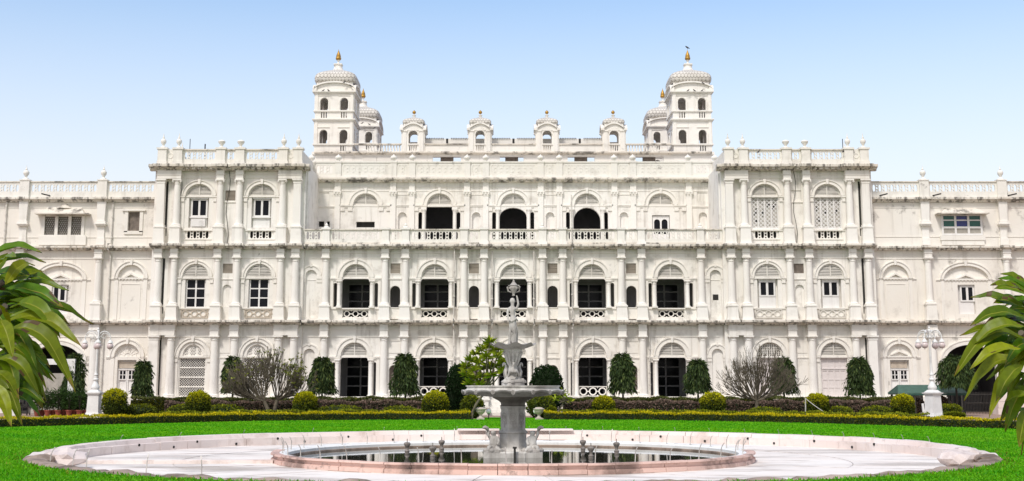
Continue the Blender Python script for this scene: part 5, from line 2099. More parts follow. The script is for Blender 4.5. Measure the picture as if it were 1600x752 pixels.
def F(mb, name, mat='stone', parent=fountain, smooth=35):
    mb.v = [(x, y, z + 0.62) for x, y, z in mb.v]
    return mb.build(name, mat, parent, smooth)


mb = MB()
mb.lathe([(0.92, -0.64), (0.92, -0.04), (0.88, 0.0)], 0, 0, 8, rot=PI / 8)
for s in (-1, 1):
    mb.box(s * 0.52 - 0.34, s * 0.52 + 0.34, -0.82, -0.2, -0.63, -0.015)
F(mb, 'plinth', 'marble')
mb = MB()
mb.lathe([(0.52, 0.0), (0.46, 0.06), (0.44, 0.1), (0.43, 0.5), (0.46, 0.52), (0.46, 0.56), (0.41, 0.60)], 0, 0, 8, rot=PI / 8)
F(mb, 'base_block', 'marble', smooth=None)
mb = MB()
mb.lathe([(0.40, 0.58), (0.40, 0.62), (0.385, 0.64), (0.385, 1.2), (0.41, 1.24), (0.41, 1.3)], 0, 0, 8, rot=PI / 8)
sh = F(mb, 'pedestal', 'marble', smooth=None)
for i in range(8):                                    # carved medallion on each face
    a = i * PI / 4
    t = MB()
    t.arc(0, 0.98, 0.085, 0.11, 0.105, 0.14, -0.372, -0.354, 0, 2 * PI, 16)
    t.arc(0, 0.98, 0.045, 0.05, 0.06, 0.07, -0.370, -0.354, 0, 2 * PI, 12)
    t.disc(0, 0.98, 0.025, 0.03, -0.375, -0.354, 0, 2 * PI, 10)
    for q in (-1, 1):
        t.arc(q * 0.05, 0.82, 0.03, 0.035, 0.045, 0.05, -0.370, -0.354, 0, 2 * PI, 10)
    t.prism([(-0.03, 0.78), (0.0, 0.68), (0.03, 0.78), (0.0, 0.82)], -0.370, -0.354)
    m_ = MB()
    R = Matrix.Rotation(a, 4, 'Z')
    m_.v = [tuple(R @ Vector(p) + Vector((0, 0, 0.62))) for p in t.v]
    m_.f = t.f
    m_.build('medallion', 'stone', sh, 35)
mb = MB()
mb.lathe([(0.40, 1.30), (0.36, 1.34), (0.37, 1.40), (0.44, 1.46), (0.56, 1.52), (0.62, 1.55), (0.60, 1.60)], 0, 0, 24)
F(mb, 'flared_neck', 'stained_shaded')


def basin_prof(prof, n, wave, name, mat, k):
    """lathe with a scalloped lip: wave(r_index, angle) -> (dr, dz)"""
    mb = MB()
    vs = []
    for j, (r, z) in enumerate(prof):
        for i in range(n):
            a = 2 * PI * i / n
            dr, dz = wave(j, a)
            vs.append(((r + dr) * math.cos(a), (r + dr) * math.sin(a), z + dz))
    m = len(prof)
    fs = [(j * n + i, j * n + (i + 1) % n, (j + 1) * n + (i + 1) % n, (j + 1) * n + i) for j in range(m - 1) for i in range(n)]
    fs += [tuple(range(n - 1, -1, -1)), tuple((m - 1) * n + i for i in range(n))]
    mb.add(vs, fs)
    return F(mb, name, mat, smooth=50)


NB = 16


def wav(j, a):
    s = abs(math.sin(a * NB / 2))
    if j in (5, 6, 7):
        return 0.03 * s, -0.05 * (1 - s) ** 1.0 + 0.02
    return 0, 0


low = basin_prof([(0.58, 1.56), (0.75, 1.58), (1.0, 1.60), (1.25, 1.65), (1.40, 1.70), (1.46, 1.685), (1.52, 1.72), (1.53, 1.76), (1.46, 1.775), (1.40, 1.80), (1.38, 1.84),
                  (1.385, 1.87), (1.42, 1.875), (1.42, 1.905), (1.30, 1.905), (1.25, 1.86), (0.4, 1.84)], 192, wav, 'lower_basin', 'marble', NB)
for i in range(NB):
    a = 2 * PI * (i + 0.0) / NB - PI / 2
    t = MB()
    t.arc(0, 1.715, 0.035, 0.035, 0.065, 0.065, -1.535, -1.47, 0, 2 * PI, 12)
    t.disc(0, 1.715, 0.022, 0.022, -1.55, -1.47, 0, 2 * PI, 10)
    t.arc(0, 1.655, 0.02, 0.02, 0.04, 0.03, -1.50, -1.42, PI, 2 * PI, 8)
    R = Matrix.Rotation(a + PI / 2, 4, 'Z')
    m_ = MB()
    m_.v = [tuple(R @ Vector(p) + Vector((0, 0, 0.62))) for p in t.v]
    m_.f = t.f
    m_.build('rosette', 'stone', low, 40)
mb = MB()
mb.lathe([(0.35, 1.86), (0.35, 1.97), (0.33, 1.985), (0.36, 2.0), (0.35, 2.04), (0.25, 2.1), (0.16, 2.25), (0.13, 2.45), (0.14, 2.58), (0.19, 2.75), (0.25, 2.88), (0.28, 2.94), (0.27, 2.98)],
         0, 0, 28)
for i in range(12):                                   # leaves of the flared capital, rocks at the foot
    a = 2 * PI * i / 12
    c, q = math.cos(a), math.sin(a)
    mb.tube([(0.13 * c, 0.13 * q, 2.5), (0.18 * c, 0.18 * q, 2.66), (0.23 * c, 0.23 * q, 2.82), (0.285 * c, 0.285 * q, 2.9), (0.30 * c, 0.30 * q, 2.86)],
            [0.02, 0.04, 0.045, 0.03, 0.012], 6)
rr = random.Random(5)
for i in range(22):
    a = rr.uniform(0, 2 * PI)
    r = rr.uniform(0.16, 0.36)
    h = rr.uniform(0.04, 0.12) * (1.4 - r * 2)
    mb.lathe([(0.07, 1.98), (0.075, 2.0 + h * 0.6), (0.03, 2.03 + h)], r * math.cos(a), r * math.sin(a), 7)
F(mb, 'stem', 'marble')


def swan(a):
    """a standing long-necked bird: one continuous body"""
    pts = [(0.24, 0, 2.2), (0.25, 0, 2.34), (0.22, 0, 2.44), (0.25, 0, 2.54), (0.31, 0, 2.58), (0.33, 0, 2.53), (0.345, 0, 2.47), (0.2, 0.0, 2.08), (0.21, 0.0, 2.0)]
    ed = [(0, 1), (1, 2), (2, 3), (3, 4), (4, 5), (5, 6), (0, 7), (7, 8)]
    rad = [0.085, 0.075, 0.045, 0.034, 0.034, 0.036, 0.01, 0.05, 0.02]
    wv = [(0.2, 0.11, 2.32), (0.16, 0.15, 2.2), (0.13, 0.14, 2.1)]
    b = len(pts)
    for sg in (-1, 1):
        k = len(pts)
        pts += [(x, sg * y, z) for x, y, z in wv]
        ed += [(1, k), (k, k + 1), (k + 1, k + 2)]
        rad += [0.05, 0.035, 0.012]
    R = Matrix.Rotation(a, 4, 'Z')
    me = skin_mesh('bird_figure', [tuple(R @ Vector(p) + Vector((0, 0, 0.62))) for p in pts], ed, rad, 0)
    return link_mesh('bird_figure', me, 'marble', fountain, 180)


for a in (-90, 30, 150):
    swan(math.radians(a + 4))


def wav2(j, a):
    amp = (0, 0, 0.01, 0.03, 0.036, 0.02, 0, 0)[j]
    return amp * 0.8 * math.cos(a * 8), amp * math.sin(a * 8 + 0.6)


basin_prof([(0.22, 2.96), (0.28, 2.98), (0.42, 3.02), (0.60, 3.10), (0.67, 3.14), (0.60, 3.14), (0.45, 3.09), (0.12, 3.09)], 96, wav2, 'upper_basin', 'stone', 8)

# robed figure with both arms raised to the urn
H0 = 3.12
pts = [(0, 0, H0 + 0.02), (0.0, 0, H0 + 0.25), (0.012, -0.01, H0 + 0.46), (0.02, -0.012, H0 + 0.62), (0.0, -0.005, H0 + 0.74), (-0.01, -0.01, H0 + 0.86), (-0.012, -0.005, H0 + 0.95),
       (-0.012, -0.012, H0 + 1.01), (-0.015, -0.02, H0 + 1.09), (-0.015, -0.022, H0 + 1.17),
       (0.10, 0.0, H0 + 0.935), (0.15, -0.02, H0 + 1.05), (0.12, -0.015, H0 + 1.22), (0.10, -0.01, H0 + 1.29),
       (-0.12, 0.0, H0 + 0.935), (-0.15, -0.03, H0 + 0.86), (-0.14, -0.06, H0 + 0.68), (-0.115, -0.09, H0 + 0.60),
       (0.05, -0.05, H0 + 0.3), (0.06, -0.07, H0 + 0.05)]
pts = [(x * 1.08, y * 1.08, H0 + (z - H0) * 1.15) for x, y, z in pts]
ed = [(0, 1), (1, 2), (2, 3), (3, 4), (4, 5), (5, 6), (6, 7), (7, 8), (8, 9), (6, 10), (10, 11), (11, 12), (12, 13), (6, 14), (14, 15), (15, 16), (16, 17), (2, 18), (18, 19)]
rad = [(0.13, 0.11), (0.115, 0.095), (0.13, 0.105), (0.125, 0.10), (0.085, 0.07), (0.105, 0.085), (0.085, 0.065), 0.04, 0.068, 0.05,
       0.045, 0.036, 0.028, 0.02, 0.045, 0.036, 0.028, 0.02, 0.06, 0.04]
me = skin_mesh('statue', [(x, y, z + 0.62) for x, y, z in pts], ed, rad, 3)
statue = link_mesh('statue', me, 'marble', fountain, 180)
mb = MB()
rr = random.Random(9)
for i in range(11):                                   # folds of the robe
    a = rr.uniform(PI, 2 * PI)
    x, y = 0.1 * math.cos(a), 0.085 * math.sin(a)
    mb.tube([(x * 1.0, y * 1.0, H0 + rr.uniform(0.5, 0.66)), (x * 1.15 + 0.02, y * 1.15, H0 + 0.35), (x * 1.2, y * 1.2, H0 + 0.03)], [0.012, 0.02, 0.022], 6)
mb.tube([(-0.13, -0.05, H0 + 0.66), (-0.03, -0.115, H0 + 0.6), (0.09, -0.1, H0 + 0.68), (0.13, 0.0, H0 + 0.62)], [0.02, 0.03, 0.03, 0.02], 6)
mb.lathe([(0.07, H0 + 1.1), (0.078, H0 + 1.14), (0.055, H0 + 1.2), (0.02, H0 + 1.22)], -0.015, -0.005, 12)
mb.v = [(x * 1.08, y * 1.08, H0 + (z - H0) * 1.15) for x, y, z in mb.v]
mb.v = [(x, y, z + 0.62) for x, y, z in mb.v]
mb.build('robe_folds', 'marble', statue, 60)
mb = MB()
U = H0 + 1.47
K = 0.62
mb.lathe([(0.05, U), (0.035, U + 0.04 * K), (0.04, U + 0.1 * K), (0.08, U + 0.2 * K), (0.115, U + 0.33 * K), (0.125, U + 0.42 * K), (0.11, U + 0.47 * K), (0.135, U + 0.5 * K), (0.11, U + 0.53 * K),
          (0.075, U + 0.6 * K), (0.035, U + 0.67 * K), (0.04, U + 0.71 * K), (0.018, U + 0.76 * K), (0.005, U + 0.82 * K)], 0.02, -0.01, 18)
for s in (-1, 1):
    mb.tube([(0.02 + s * 0.08, -0.01, U + 0.10), (0.02 + s * 0.17, -0.01, U + 0.14), (0.02 + s * 0.185, -0.01, U + 0.26), (0.02 + s * 0.14, -0.01, U + 0.31), (0.02 + s * 0.10, -0.01, U + 0.27)],
            [0.018, 0.026, 0.03, 0.024, 0.014], 7)
for i in range(8):
    a = i * PI / 4
    mb.lathe([(0.015, U + 0.2), (0.03, U + 0.23), (0.015, U + 0.26)], 0.02 + 0.125 * math.cos(a), -0.01 + 0.125 * math.sin(a), 6)
F(mb, 'urn', 'stone', smooth=50)


def cherub(x, sgn):
    """seated child figure riding the plinth corner, head lifted"""
    B = -0.02
    pts = [(0, 0, 0.14), (0, 0.0, 0.26), (0, 0.01, 0.38), (0, 0.005, 0.46), (0.02, -0.01, 0.56), (0.02, -0.02, 0.62),
           (0.11, 0, 0.4), (0.17, -0.04, 0.5), (0.16, -0.05, 0.62),
           (-0.11, 0, 0.4), (-0.15, -0.08, 0.3), (-0.10, -0.14, 0.2),
           (0.09, -0.08, 0.12), (0.14, -0.22, 0.16), (0.16, -0.24, 0.02),
           (-0.09, -0.08, 0.12), (-0.12, -0.2, 0.1), (-0.2, -0.26, 0.03)]
    ed = [(0, 1), (1, 2), (2, 3), (3, 4), (4, 5), (2, 6), (6, 7), (7, 8), (2, 9), (9, 10), (10, 11), (0, 12), (12, 13), (13, 14), (0, 15), (15, 16), (16, 17)]
    rad = [0.13, 0.125, 0.11, 0.05, 0.095, 0.075, 0.055, 0.045, 0.035, 0.055, 0.045, 0.035, 0.085, 0.065, 0.045, 0.085, 0.065, 0.045]
    me = skin_mesh('child_statue', [(x + sgn * px, -0.5 + py, pz + B + 0.62) for px, py, pz in pts], ed, rad, 0)
    o = link_mesh('child_statue', me, 'marble', fountain, 180)
    mb = MB()
    mb.lathe([(0.32, -0.01), (0.3, 0.05), (0.22, 0.09), (0.1, 0.12)], x, -0.5, 14)
    for i in range(7):
        a = i * 0.9
        mb.lathe([(0.09, -0.01), (0.1, 0.04), (0.04, 0.1)], x + 0.25 * math.cos(a), -0.5 + 0.25 * math.sin(a), 8)
    mb.v = [(a, b, c + 0.62) for a, b, c in mb.v]
    mb.build('shell_seat', 'stone', o, 40)
    mb = MB()                                          # the fish the child holds up, spout at its mouth
    fx = x + sgn * 0.17
    mb.tube([(fx, -0.55, 0.58), (fx + sgn * 0.03, -0.58, 0.66), (fx + sgn * 0.09, -0.62, 0.70), (fx + sgn * 0.16, -0.64, 0.68)], [0.03, 0.06, 0.055, 0.03], 8)
    mb.v = [(a, b, c + 0.62) for a, b, c in mb.v]
    mb.build('fish', 'stone', o, 60)


cherub(-0.56, -1)
cherub(0.56, 1)
mb = MB()
mb.tube([(0.05, -0.95, -0.35), (0.05, -0.95, 0.12)], 0.035, 8)
mb.lathe([(0.06, 0.1), (0.06, 0.15)], 0.05, -0.95, 8)
F(mb, 'water_pipe', 'iron')

# vase shaped fountain jets standing in the pool
def make_vase():
    mb = MB()
    mb.lathe([(0.10, -0.42), (0.10, -0.05), (0.085, 0.0), (0.07, 0.06), (0.085, 0.1), (0.05, 0.14), (0.04, 0.17), (0.06, 0.22), (0.10, 0.29), (0.105, 0.33), (0.08, 0.36), (0.03, 0.37),
              (0.014, 0.375), (0.012, 0.47)], 0, 0, 14)
    return mb.build('vase_jet', 'nozzle', None, 50)


vase0 = None
for px, py, lab in ((636, 711, 'grey stone vase jet in the pool, leftmost of the six, farthest out to the left'),
                    (690, 707, 'grey stone vase jet left of the fountain, the taller looking one set farther back'),
                    (676, 719, 'grey stone vase jet left of the fountain, lowest and nearest the front kerb'),
                    (911, 707, 'grey stone vase jet right of the fountain, closest to it and set farther back'),
                    (963.5, 711, 'grey stone vase jet in the pool, rightmost of the six, farthest out to the right'),
                    (923.5, 719, 'grey stone vase jet right of the fountain, lowest and nearest the front kerb')):
    x, y = on_ground(px, py, -0.22)
    if vase0 is None:
        v = vase0 = make_vase()
    else:
        v = copy_tree(vase0)
    v.location = (x, y, -0.2)
    tag(v, lab, 'vase', 'vase jets standing in the pool')

# bent spray pipes round the inner kerb and the outer wall
jet0 = None


def spray(x, y, z, ang, h, lab, grp):
    global jet0
    if jet0 is None:
        mb = MB()
        mb.tube([(0, 0, 0), (0, 0, 0.12), (0.0, 0, 0.22), (0.03, 0, 0.3), (0.075, 0, 0.36)], 0.013, 6)
        mb.lathe([(0.03, -0.01), (0.03, 0.02)], 0, 0, 8)
        jet0 = j = mb.build('spray_pipe', 'spray', None, 60)
    else:
        j = copy_tree(jet0)
    j.location = (x, y, z)
    j.rotation_euler = (random.uniform(-0.08, 0.08), random.uniform(-0.06, 0.1), ang)
    j.scale = (1, 1, h)
    tag(j, lab, 'pipe', grp)


n = 38
for i in range(n):
    a = 2 * PI * (i + 0.35) / n
    near = math.sin(a)
    left = 'left' if math.cos(a) < 0 else 'right'
    lab = ('thin white bent spray pipe on the pink front kerb, %s of the fountain' if near < -0.05 else 'thin white bent spray pipe on the white back kerb, %s of the fountain') % left
    grp = lab.replace('thin white bent spray pipe', 'spray pipes')
    spray(FC[0] + 6.76 * math.cos(a), FC[1] + 6.76 * math.sin(a), -0.01, a, random.uniform(0.9, 1.25) , lab, grp)
for i in range(26):
    a = math.radians(14 + i * 6.1)
    side = 'left' if math.cos(a) < 0 else 'right'
    if side == 'left' and i % 2:
        continue
    spray(FC[0] + 13.86 * math.cos(a), FC[1] + 13.86 * math.sin(a), 0.0, a + PI, 0.8,
          'thin pale pipe standing in the lawn just behind the far basin wall, %s half' % side, 'pipes behind the far basin wall, %s half' % side)
for k, (px, py) in enumerate(((77, 728), (113, 730), (135, 733), (228, 742), (315, 747))):
    x, y = on_ground(px, py, -0.1)
    spray(x, y, -0.12, 0.5 * k, 1.35, 'pale bent pipe just inside the broken front rim at the left end of the basin', 'pipes inside the front rim at the left')

# marble rocks at both tips of the basin
def rock(mb, x, y, z, r, seed):
    q = random.Random(seed)
    pts = []
    bm = bmesh.new()
    bmesh.ops.create_icosphere(bm, subdivisions=2, radius=1.0)
    for v in bm.verts:
        d = 1 + q.uniform(-0.22, 0.22)
        v.co = Vector((v.co.x * r[0] * d, v.co.y * r[1] * d, v.co.z * r[2] * d))
    vs = [(v.co.x + x, v.co.y + y, v.co.z + z) for v in bm.verts]
    idx = {v: i for i, v in enumerate(bm.verts)}
    fs = [tuple(idx[v] for v in f.verts) for f in bm.faces]
    bm.free()
    mb.add(vs, fs)


for s in (-1, 1):
    side = 'left' if s < 0 else 'right'
    for k, (dx, dy, r, lab) in enumerate(((11.85, -4.2, (0.55, 0.5, 0.24), 'big pale marble boulder at the %s tip of the basin' % side),
                                          (12.4, -3.1, (0.45, 0.5, 0.22), 'pale pink marble boulder behind the big one at the %s tip of the basin' % side),
                                          (12.35, -4.8, (0.35, 0.6, 0.15), 'low brownish rock in front of the boulders at the %s tip of the basin' % side))):
        mb = MB()
        rock(mb, 0, 0, 0, r, 20 + k + (3 if s > 0 else 0))
        o = mb.build('rock', 'rock' if k < 2 else 'rim', None, None, (FC[0] + s * dx, FC[1] + dy, 0.0))
        tag(o, lab, 'rock')

# ------------------------------------------------------------------ hedges and shrubs
def hedge(name, line, h, wd, top, side, label, cat='hedge', group=None, dens=240, leaf=(0.11, 0.07), wob=0.03, hvar=None, mat_in=(0.015, 0.028, 0.006)):
    """clipped hedge along a polyline: dark core, leaves through its outer layer, new growth on top"""
    root = empty(name, (line[0][0], line[0][1], 0))
    tag(root, label, cat, group)
    pts = [Vector((x, y)) for x, y in line]
    core = MB()
    P, D, Cc = [], [], []
    ox, oy = line[0]
    for a, b in zip(pts[:-1], pts[1:]):
        L = (b - a).length
        t = (b - a) / L
        nn = Vector((-t.y, t.x))
        hw = wd / 2
        q = [a + nn * (hw - 0.07), a - nn * (hw - 0.07), b - nn * (hw - 0.07), b + nn * (hw - 0.07)]
        core.add([(p.x - ox, p.y - oy, 0) for p in q] + [(p.x - ox, p.y - oy, h - 0.07) for p in q],
                 [(0, 1, 2, 3), (7, 6, 5, 4), (0, 4, 5, 1), (1, 5, 6, 2), (2, 6, 7, 3), (3, 7, 4, 0)])
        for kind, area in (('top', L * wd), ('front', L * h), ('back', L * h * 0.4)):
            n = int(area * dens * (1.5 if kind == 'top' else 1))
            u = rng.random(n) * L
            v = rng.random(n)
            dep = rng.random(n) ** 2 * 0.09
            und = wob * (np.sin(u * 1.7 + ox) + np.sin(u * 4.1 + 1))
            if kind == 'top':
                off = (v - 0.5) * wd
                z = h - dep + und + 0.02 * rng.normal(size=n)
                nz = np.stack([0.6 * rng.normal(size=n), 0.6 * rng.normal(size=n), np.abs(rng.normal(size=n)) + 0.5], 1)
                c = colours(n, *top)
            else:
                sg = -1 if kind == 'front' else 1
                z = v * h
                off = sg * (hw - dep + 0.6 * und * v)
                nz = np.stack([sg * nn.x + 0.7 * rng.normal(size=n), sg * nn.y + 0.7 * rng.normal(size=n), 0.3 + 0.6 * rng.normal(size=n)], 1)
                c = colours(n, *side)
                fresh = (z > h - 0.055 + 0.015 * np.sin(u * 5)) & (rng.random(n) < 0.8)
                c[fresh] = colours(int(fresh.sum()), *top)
            # front is the side facing the camera (smaller y)
            sgn = 1 if nn.y > 0 else -1
            px = a.x + t.x * u + nn.x * off * sgn - ox
            py = a.y + t.y * u + nn.y * off * sgn - oy
            if sgn < 0 and kind != 'top':
                nz[:, 0] *= -1
                nz[:, 1] *= -1
            P.append(np.stack([px, py, z], 1))
            D.append(nz)
            Cc.append(c)
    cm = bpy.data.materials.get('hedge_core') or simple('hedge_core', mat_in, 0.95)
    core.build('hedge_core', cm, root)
    P, D, Cc = np.concatenate(P), np.concatenate(D), np.concatenate(Cc)
    L_ = leaf[0] * rng.uniform(0.6, 1.3, len(P))
    leaf_cloud('foliage', P, D, L_, L_ * leaf[1] / leaf[0], Cc, root)
    return root


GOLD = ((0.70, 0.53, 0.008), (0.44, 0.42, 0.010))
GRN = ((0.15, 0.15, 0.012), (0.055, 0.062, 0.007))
LIME = ((0.30, 0.32, 0.014), (0.12, 0.16, 0.012))
PURP = ((0.27, 0.18, 0.15), (0.14, 0.115, 0.075))
DGRN = ((0.14, 0.155, 0.045), (0.07, 0.085, 0.025))


def mirror(line):
    return [(-x, y) for x, y in reversed(line)]


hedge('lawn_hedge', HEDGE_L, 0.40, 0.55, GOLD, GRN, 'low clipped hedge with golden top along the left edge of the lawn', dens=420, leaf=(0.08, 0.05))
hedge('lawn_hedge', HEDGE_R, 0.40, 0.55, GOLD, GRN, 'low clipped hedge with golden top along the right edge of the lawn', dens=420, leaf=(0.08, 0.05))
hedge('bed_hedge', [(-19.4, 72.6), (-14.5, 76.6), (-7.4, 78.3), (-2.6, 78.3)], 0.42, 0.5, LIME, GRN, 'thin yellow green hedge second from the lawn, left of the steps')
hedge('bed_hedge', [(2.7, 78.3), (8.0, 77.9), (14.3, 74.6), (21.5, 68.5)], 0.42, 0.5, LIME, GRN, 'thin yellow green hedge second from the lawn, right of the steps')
hedge('purple_hedge', [(-21.8, 83.0), (-2.9, 83.6)], 0.86, 0.9, PURP, PURP, 'purple leaved hedge in front of the palace, left of the steps', dens=380, leaf=(0.13, 0.09), wob=0.05)
hedge('purple_hedge', [(3.2, 83.6), (24.3, 83.0)], 0.86, 0.9, PURP, PURP, 'purple leaved hedge in front of the palace, right of the steps', dens=380, leaf=(0.13, 0.09), wob=0.05)
hedge('green_hedge', [(-24.6, 85.2), (-3.0, 85.4)], 1.06, 0.9, DGRN, GRN, 'dark green hedge directly behind the purple one on the left', dens=330, leaf=(0.13, 0.09), wob=0.04)
hedge('green_hedge', [(3.2, 85.4), (24.8, 85.2)], 1.06, 0.9, DGRN, GRN, 'dark green hedge directly behind the purple one on the right', dens=330, leaf=(0.13, 0.09), wob=0.04)


def shrub(name, cx, cy, z0, rx, ry, rz, top, side, label, n=2600, leaf=0.11, cat='bush', group=None, e=2.0, core=0.9, droop=0.0, shell=0.12, trunk=None):
    """rounded clipped bush: leaves through the outer shell of a (super)ellipsoid whose bottom is at z0"""
    root = empty(name, (cx, cy, 0))
    tag(root, label, cat, group)
    d = rng.normal(size=(n, 3))
    d /= np.linalg.norm(d, axis=1, keepdims=True)
    d[:, 1] = np.where(rng.random(n) < 0.75, -np.abs(d[:, 1]), d[:, 1])
    k = (np.abs(d) ** e).sum(1) ** (-1 / e)
    s = d * k[:, None]
    lump = 1 + 0.045 * np.sin(s[:, 0] * 7 + cx) * np.sin(s[:, 2] * 6 + cy) + 0.03 * np.sin(s[:, 0] * 15 + s[:, 2] * 13)
    rad = (1 - shell * rng.random(n) ** 1.5) * lump
    P = s * rad[:, None] * np.array([rx, ry, rz]) + np.array([0, 0, z0 + rz])
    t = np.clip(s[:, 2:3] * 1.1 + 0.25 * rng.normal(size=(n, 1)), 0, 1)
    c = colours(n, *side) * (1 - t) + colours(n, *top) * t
    D = d + 0.8 * rng.normal(size=(n, 3)) + np.array([0, 0, -droop])
    L_ = leaf * rng.uniform(0.6, 1.3, n)
    mb = MB()
    m_ = 12
    prof = []
    for i in range(m_ + 1):
        a = -PI / 2 + PI * i / m_
        c_, q_ = math.cos(a), math.sin(a)
        kk = (abs(c_) ** e + abs(q_) ** e) ** (-1 / e)
        prof.append((max(0.002, c_ * kk * core), z0 + rz + q_ * kk * core * rz))
    mb.lathe(prof, 0, 0, 16, sx=rx, sy=ry)
    mb.build('inner_twigs', bpy.data.materials['hedge_core'], root, 180)
    leaf_cloud('foliage', P, D, L_, L_ * 0.6, c, root)
    if z0 > 0.02:
        mb = MB()
        mb.tube([(0, 0, 0), (0.02, 0, z0 * 0.6), (0, 0, z0 + rz * 0.4)], trunk or 0.06, 7)
        mb.build('trunk', 'bark_dark', root)
    return root


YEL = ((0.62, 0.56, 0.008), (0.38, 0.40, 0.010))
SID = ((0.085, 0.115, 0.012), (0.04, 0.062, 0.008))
for px, yt, wpx, d, lab in (
        (181, 608.5, 37, 79, 'golden green ball shaped bush beside the left lamp post'),
        (311, 612, 37, 77.5, 'golden green ball shaped bush before the lattice doors, second from left lamp post'),
        (478, 613, 36, 79, 'golden green ball shaped bush just right of the left bare tree'),
        (681, 612, 40, 77, 'golden green ball shaped bush left of the dark cone and the fountain'),
        (943, 620, 33, 79, 'small golden green ball shaped bush nearest the fountain on its right'),
        (1113, 614, 38, 77.5, 'golden green ball shaped bush just left of the right bare tree'),
        (1275, 616, 35, 77, 'golden green ball shaped bush beside the leaning stake'),
        (1409, 617, 34, 73.5, 'golden green ball shaped bush beside the right lamp post')):
    r = wpx / 2 / (2029 / d)
    cx, zt = at(px, yt, d)
    z0 = max(0.02, zt - 2 * r * 0.98)
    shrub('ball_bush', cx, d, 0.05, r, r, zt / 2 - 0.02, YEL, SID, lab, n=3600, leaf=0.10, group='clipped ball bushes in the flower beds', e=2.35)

for px, yt, wpx, d, lab in ((215, 632, 60, 80, 'low green mound of shrubs between the left lamp post and the lattice doors'), (285, 633, 44, 80, 'low green mound just left of the second ball bush'),
                            (352, 632.5, 60, 80, 'low green mound right of the second ball bush, before the lattice doors'), (532, 634, 70, 80, 'low green mound right of the left bare tree and its ball bush'),
                            (625, 635, 56, 80, 'low green mound left of the ball bush near the dark cone'), (1195, 637, 60, 78, 'low green mound at the foot of the right bare tree'),
                            (1310, 636, 44, 77, 'low green mound right of the leaning stake'), (1370, 635.5, 52, 77, 'low green mound left of the rightmost ball bush'), (1000, 641, 80, 79.5, 'low flat green mound right of the small ball bush')):
    rx = wpx / 2 / (2029 / d)
    cx, zt = at(px, yt, d)
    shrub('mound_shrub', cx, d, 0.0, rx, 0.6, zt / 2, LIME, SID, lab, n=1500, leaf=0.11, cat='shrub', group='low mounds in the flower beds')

# clipped conical evergreens either side of the steps
for px, yt, wpx, d, lab in ((717, 570, 38, 82, 'tall dark cone shaped evergreen left of the fountain behind the leafy small tree'), (854, 571, 50, 82, 'broad dark dome shaped evergreen right of the fountain')):
    rx = wpx / 2 / (2029 / d)
    cx, zt = at(px, yt, d)
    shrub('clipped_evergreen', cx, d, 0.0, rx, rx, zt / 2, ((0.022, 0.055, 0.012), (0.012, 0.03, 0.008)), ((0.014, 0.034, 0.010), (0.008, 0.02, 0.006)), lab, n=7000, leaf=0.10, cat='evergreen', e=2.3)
for px, yt, wpx, d, lab in ((738, 617, 34, 79, 'rounded yellow green bush behind the slanting trunk left of the fountain'), (845, 615, 44, 79.5, 'rounded green bush behind the urn right of the fountain'),
                            (862, 636, 14, 77, 'small bright lime bush above the hedge right of the fountain')):
    rx = wpx / 2 / (2029 / d)
    cx, zt = at(px, yt, d)
    shrub('round_bush', cx, d, 0.0, rx, rx, zt / 2, LIME, SID, lab, n=2600, leaf=0.11)
for px, yt, wpx, d, lab in ((1480, 633, 36, 80.5, 'square green hedge block right of the right lamp post'), (1490, 645, 28, 77, 'small low green bush at the end of the hedge by the paved court')):
    rx = wpx / 2 / (2029 / d)
    cx, zt = at(px, yt, d)
    shrub('hedge_block', cx, d, 0.0, rx, rx, zt / 2, LIME, SID, lab, n=2200, leaf=0.11, e=4)
for px, yt, wpx, d, lab in ((1425, 622, 36, 87.5, 'dark maroon shrub under the left part of the green roof'), (1468, 620, 34, 87.5, 'dark maroon shrub under the right part of the green roof')):
    rx = wpx / 2 / (2029 / d)
    cx, zt = at(px, yt, d)
    shrub('maroon_shrub', cx, d, 0.0, rx, 0.6, zt / 2, PURP, PURP, lab, n=1600, leaf=0.13, cat='shrub')

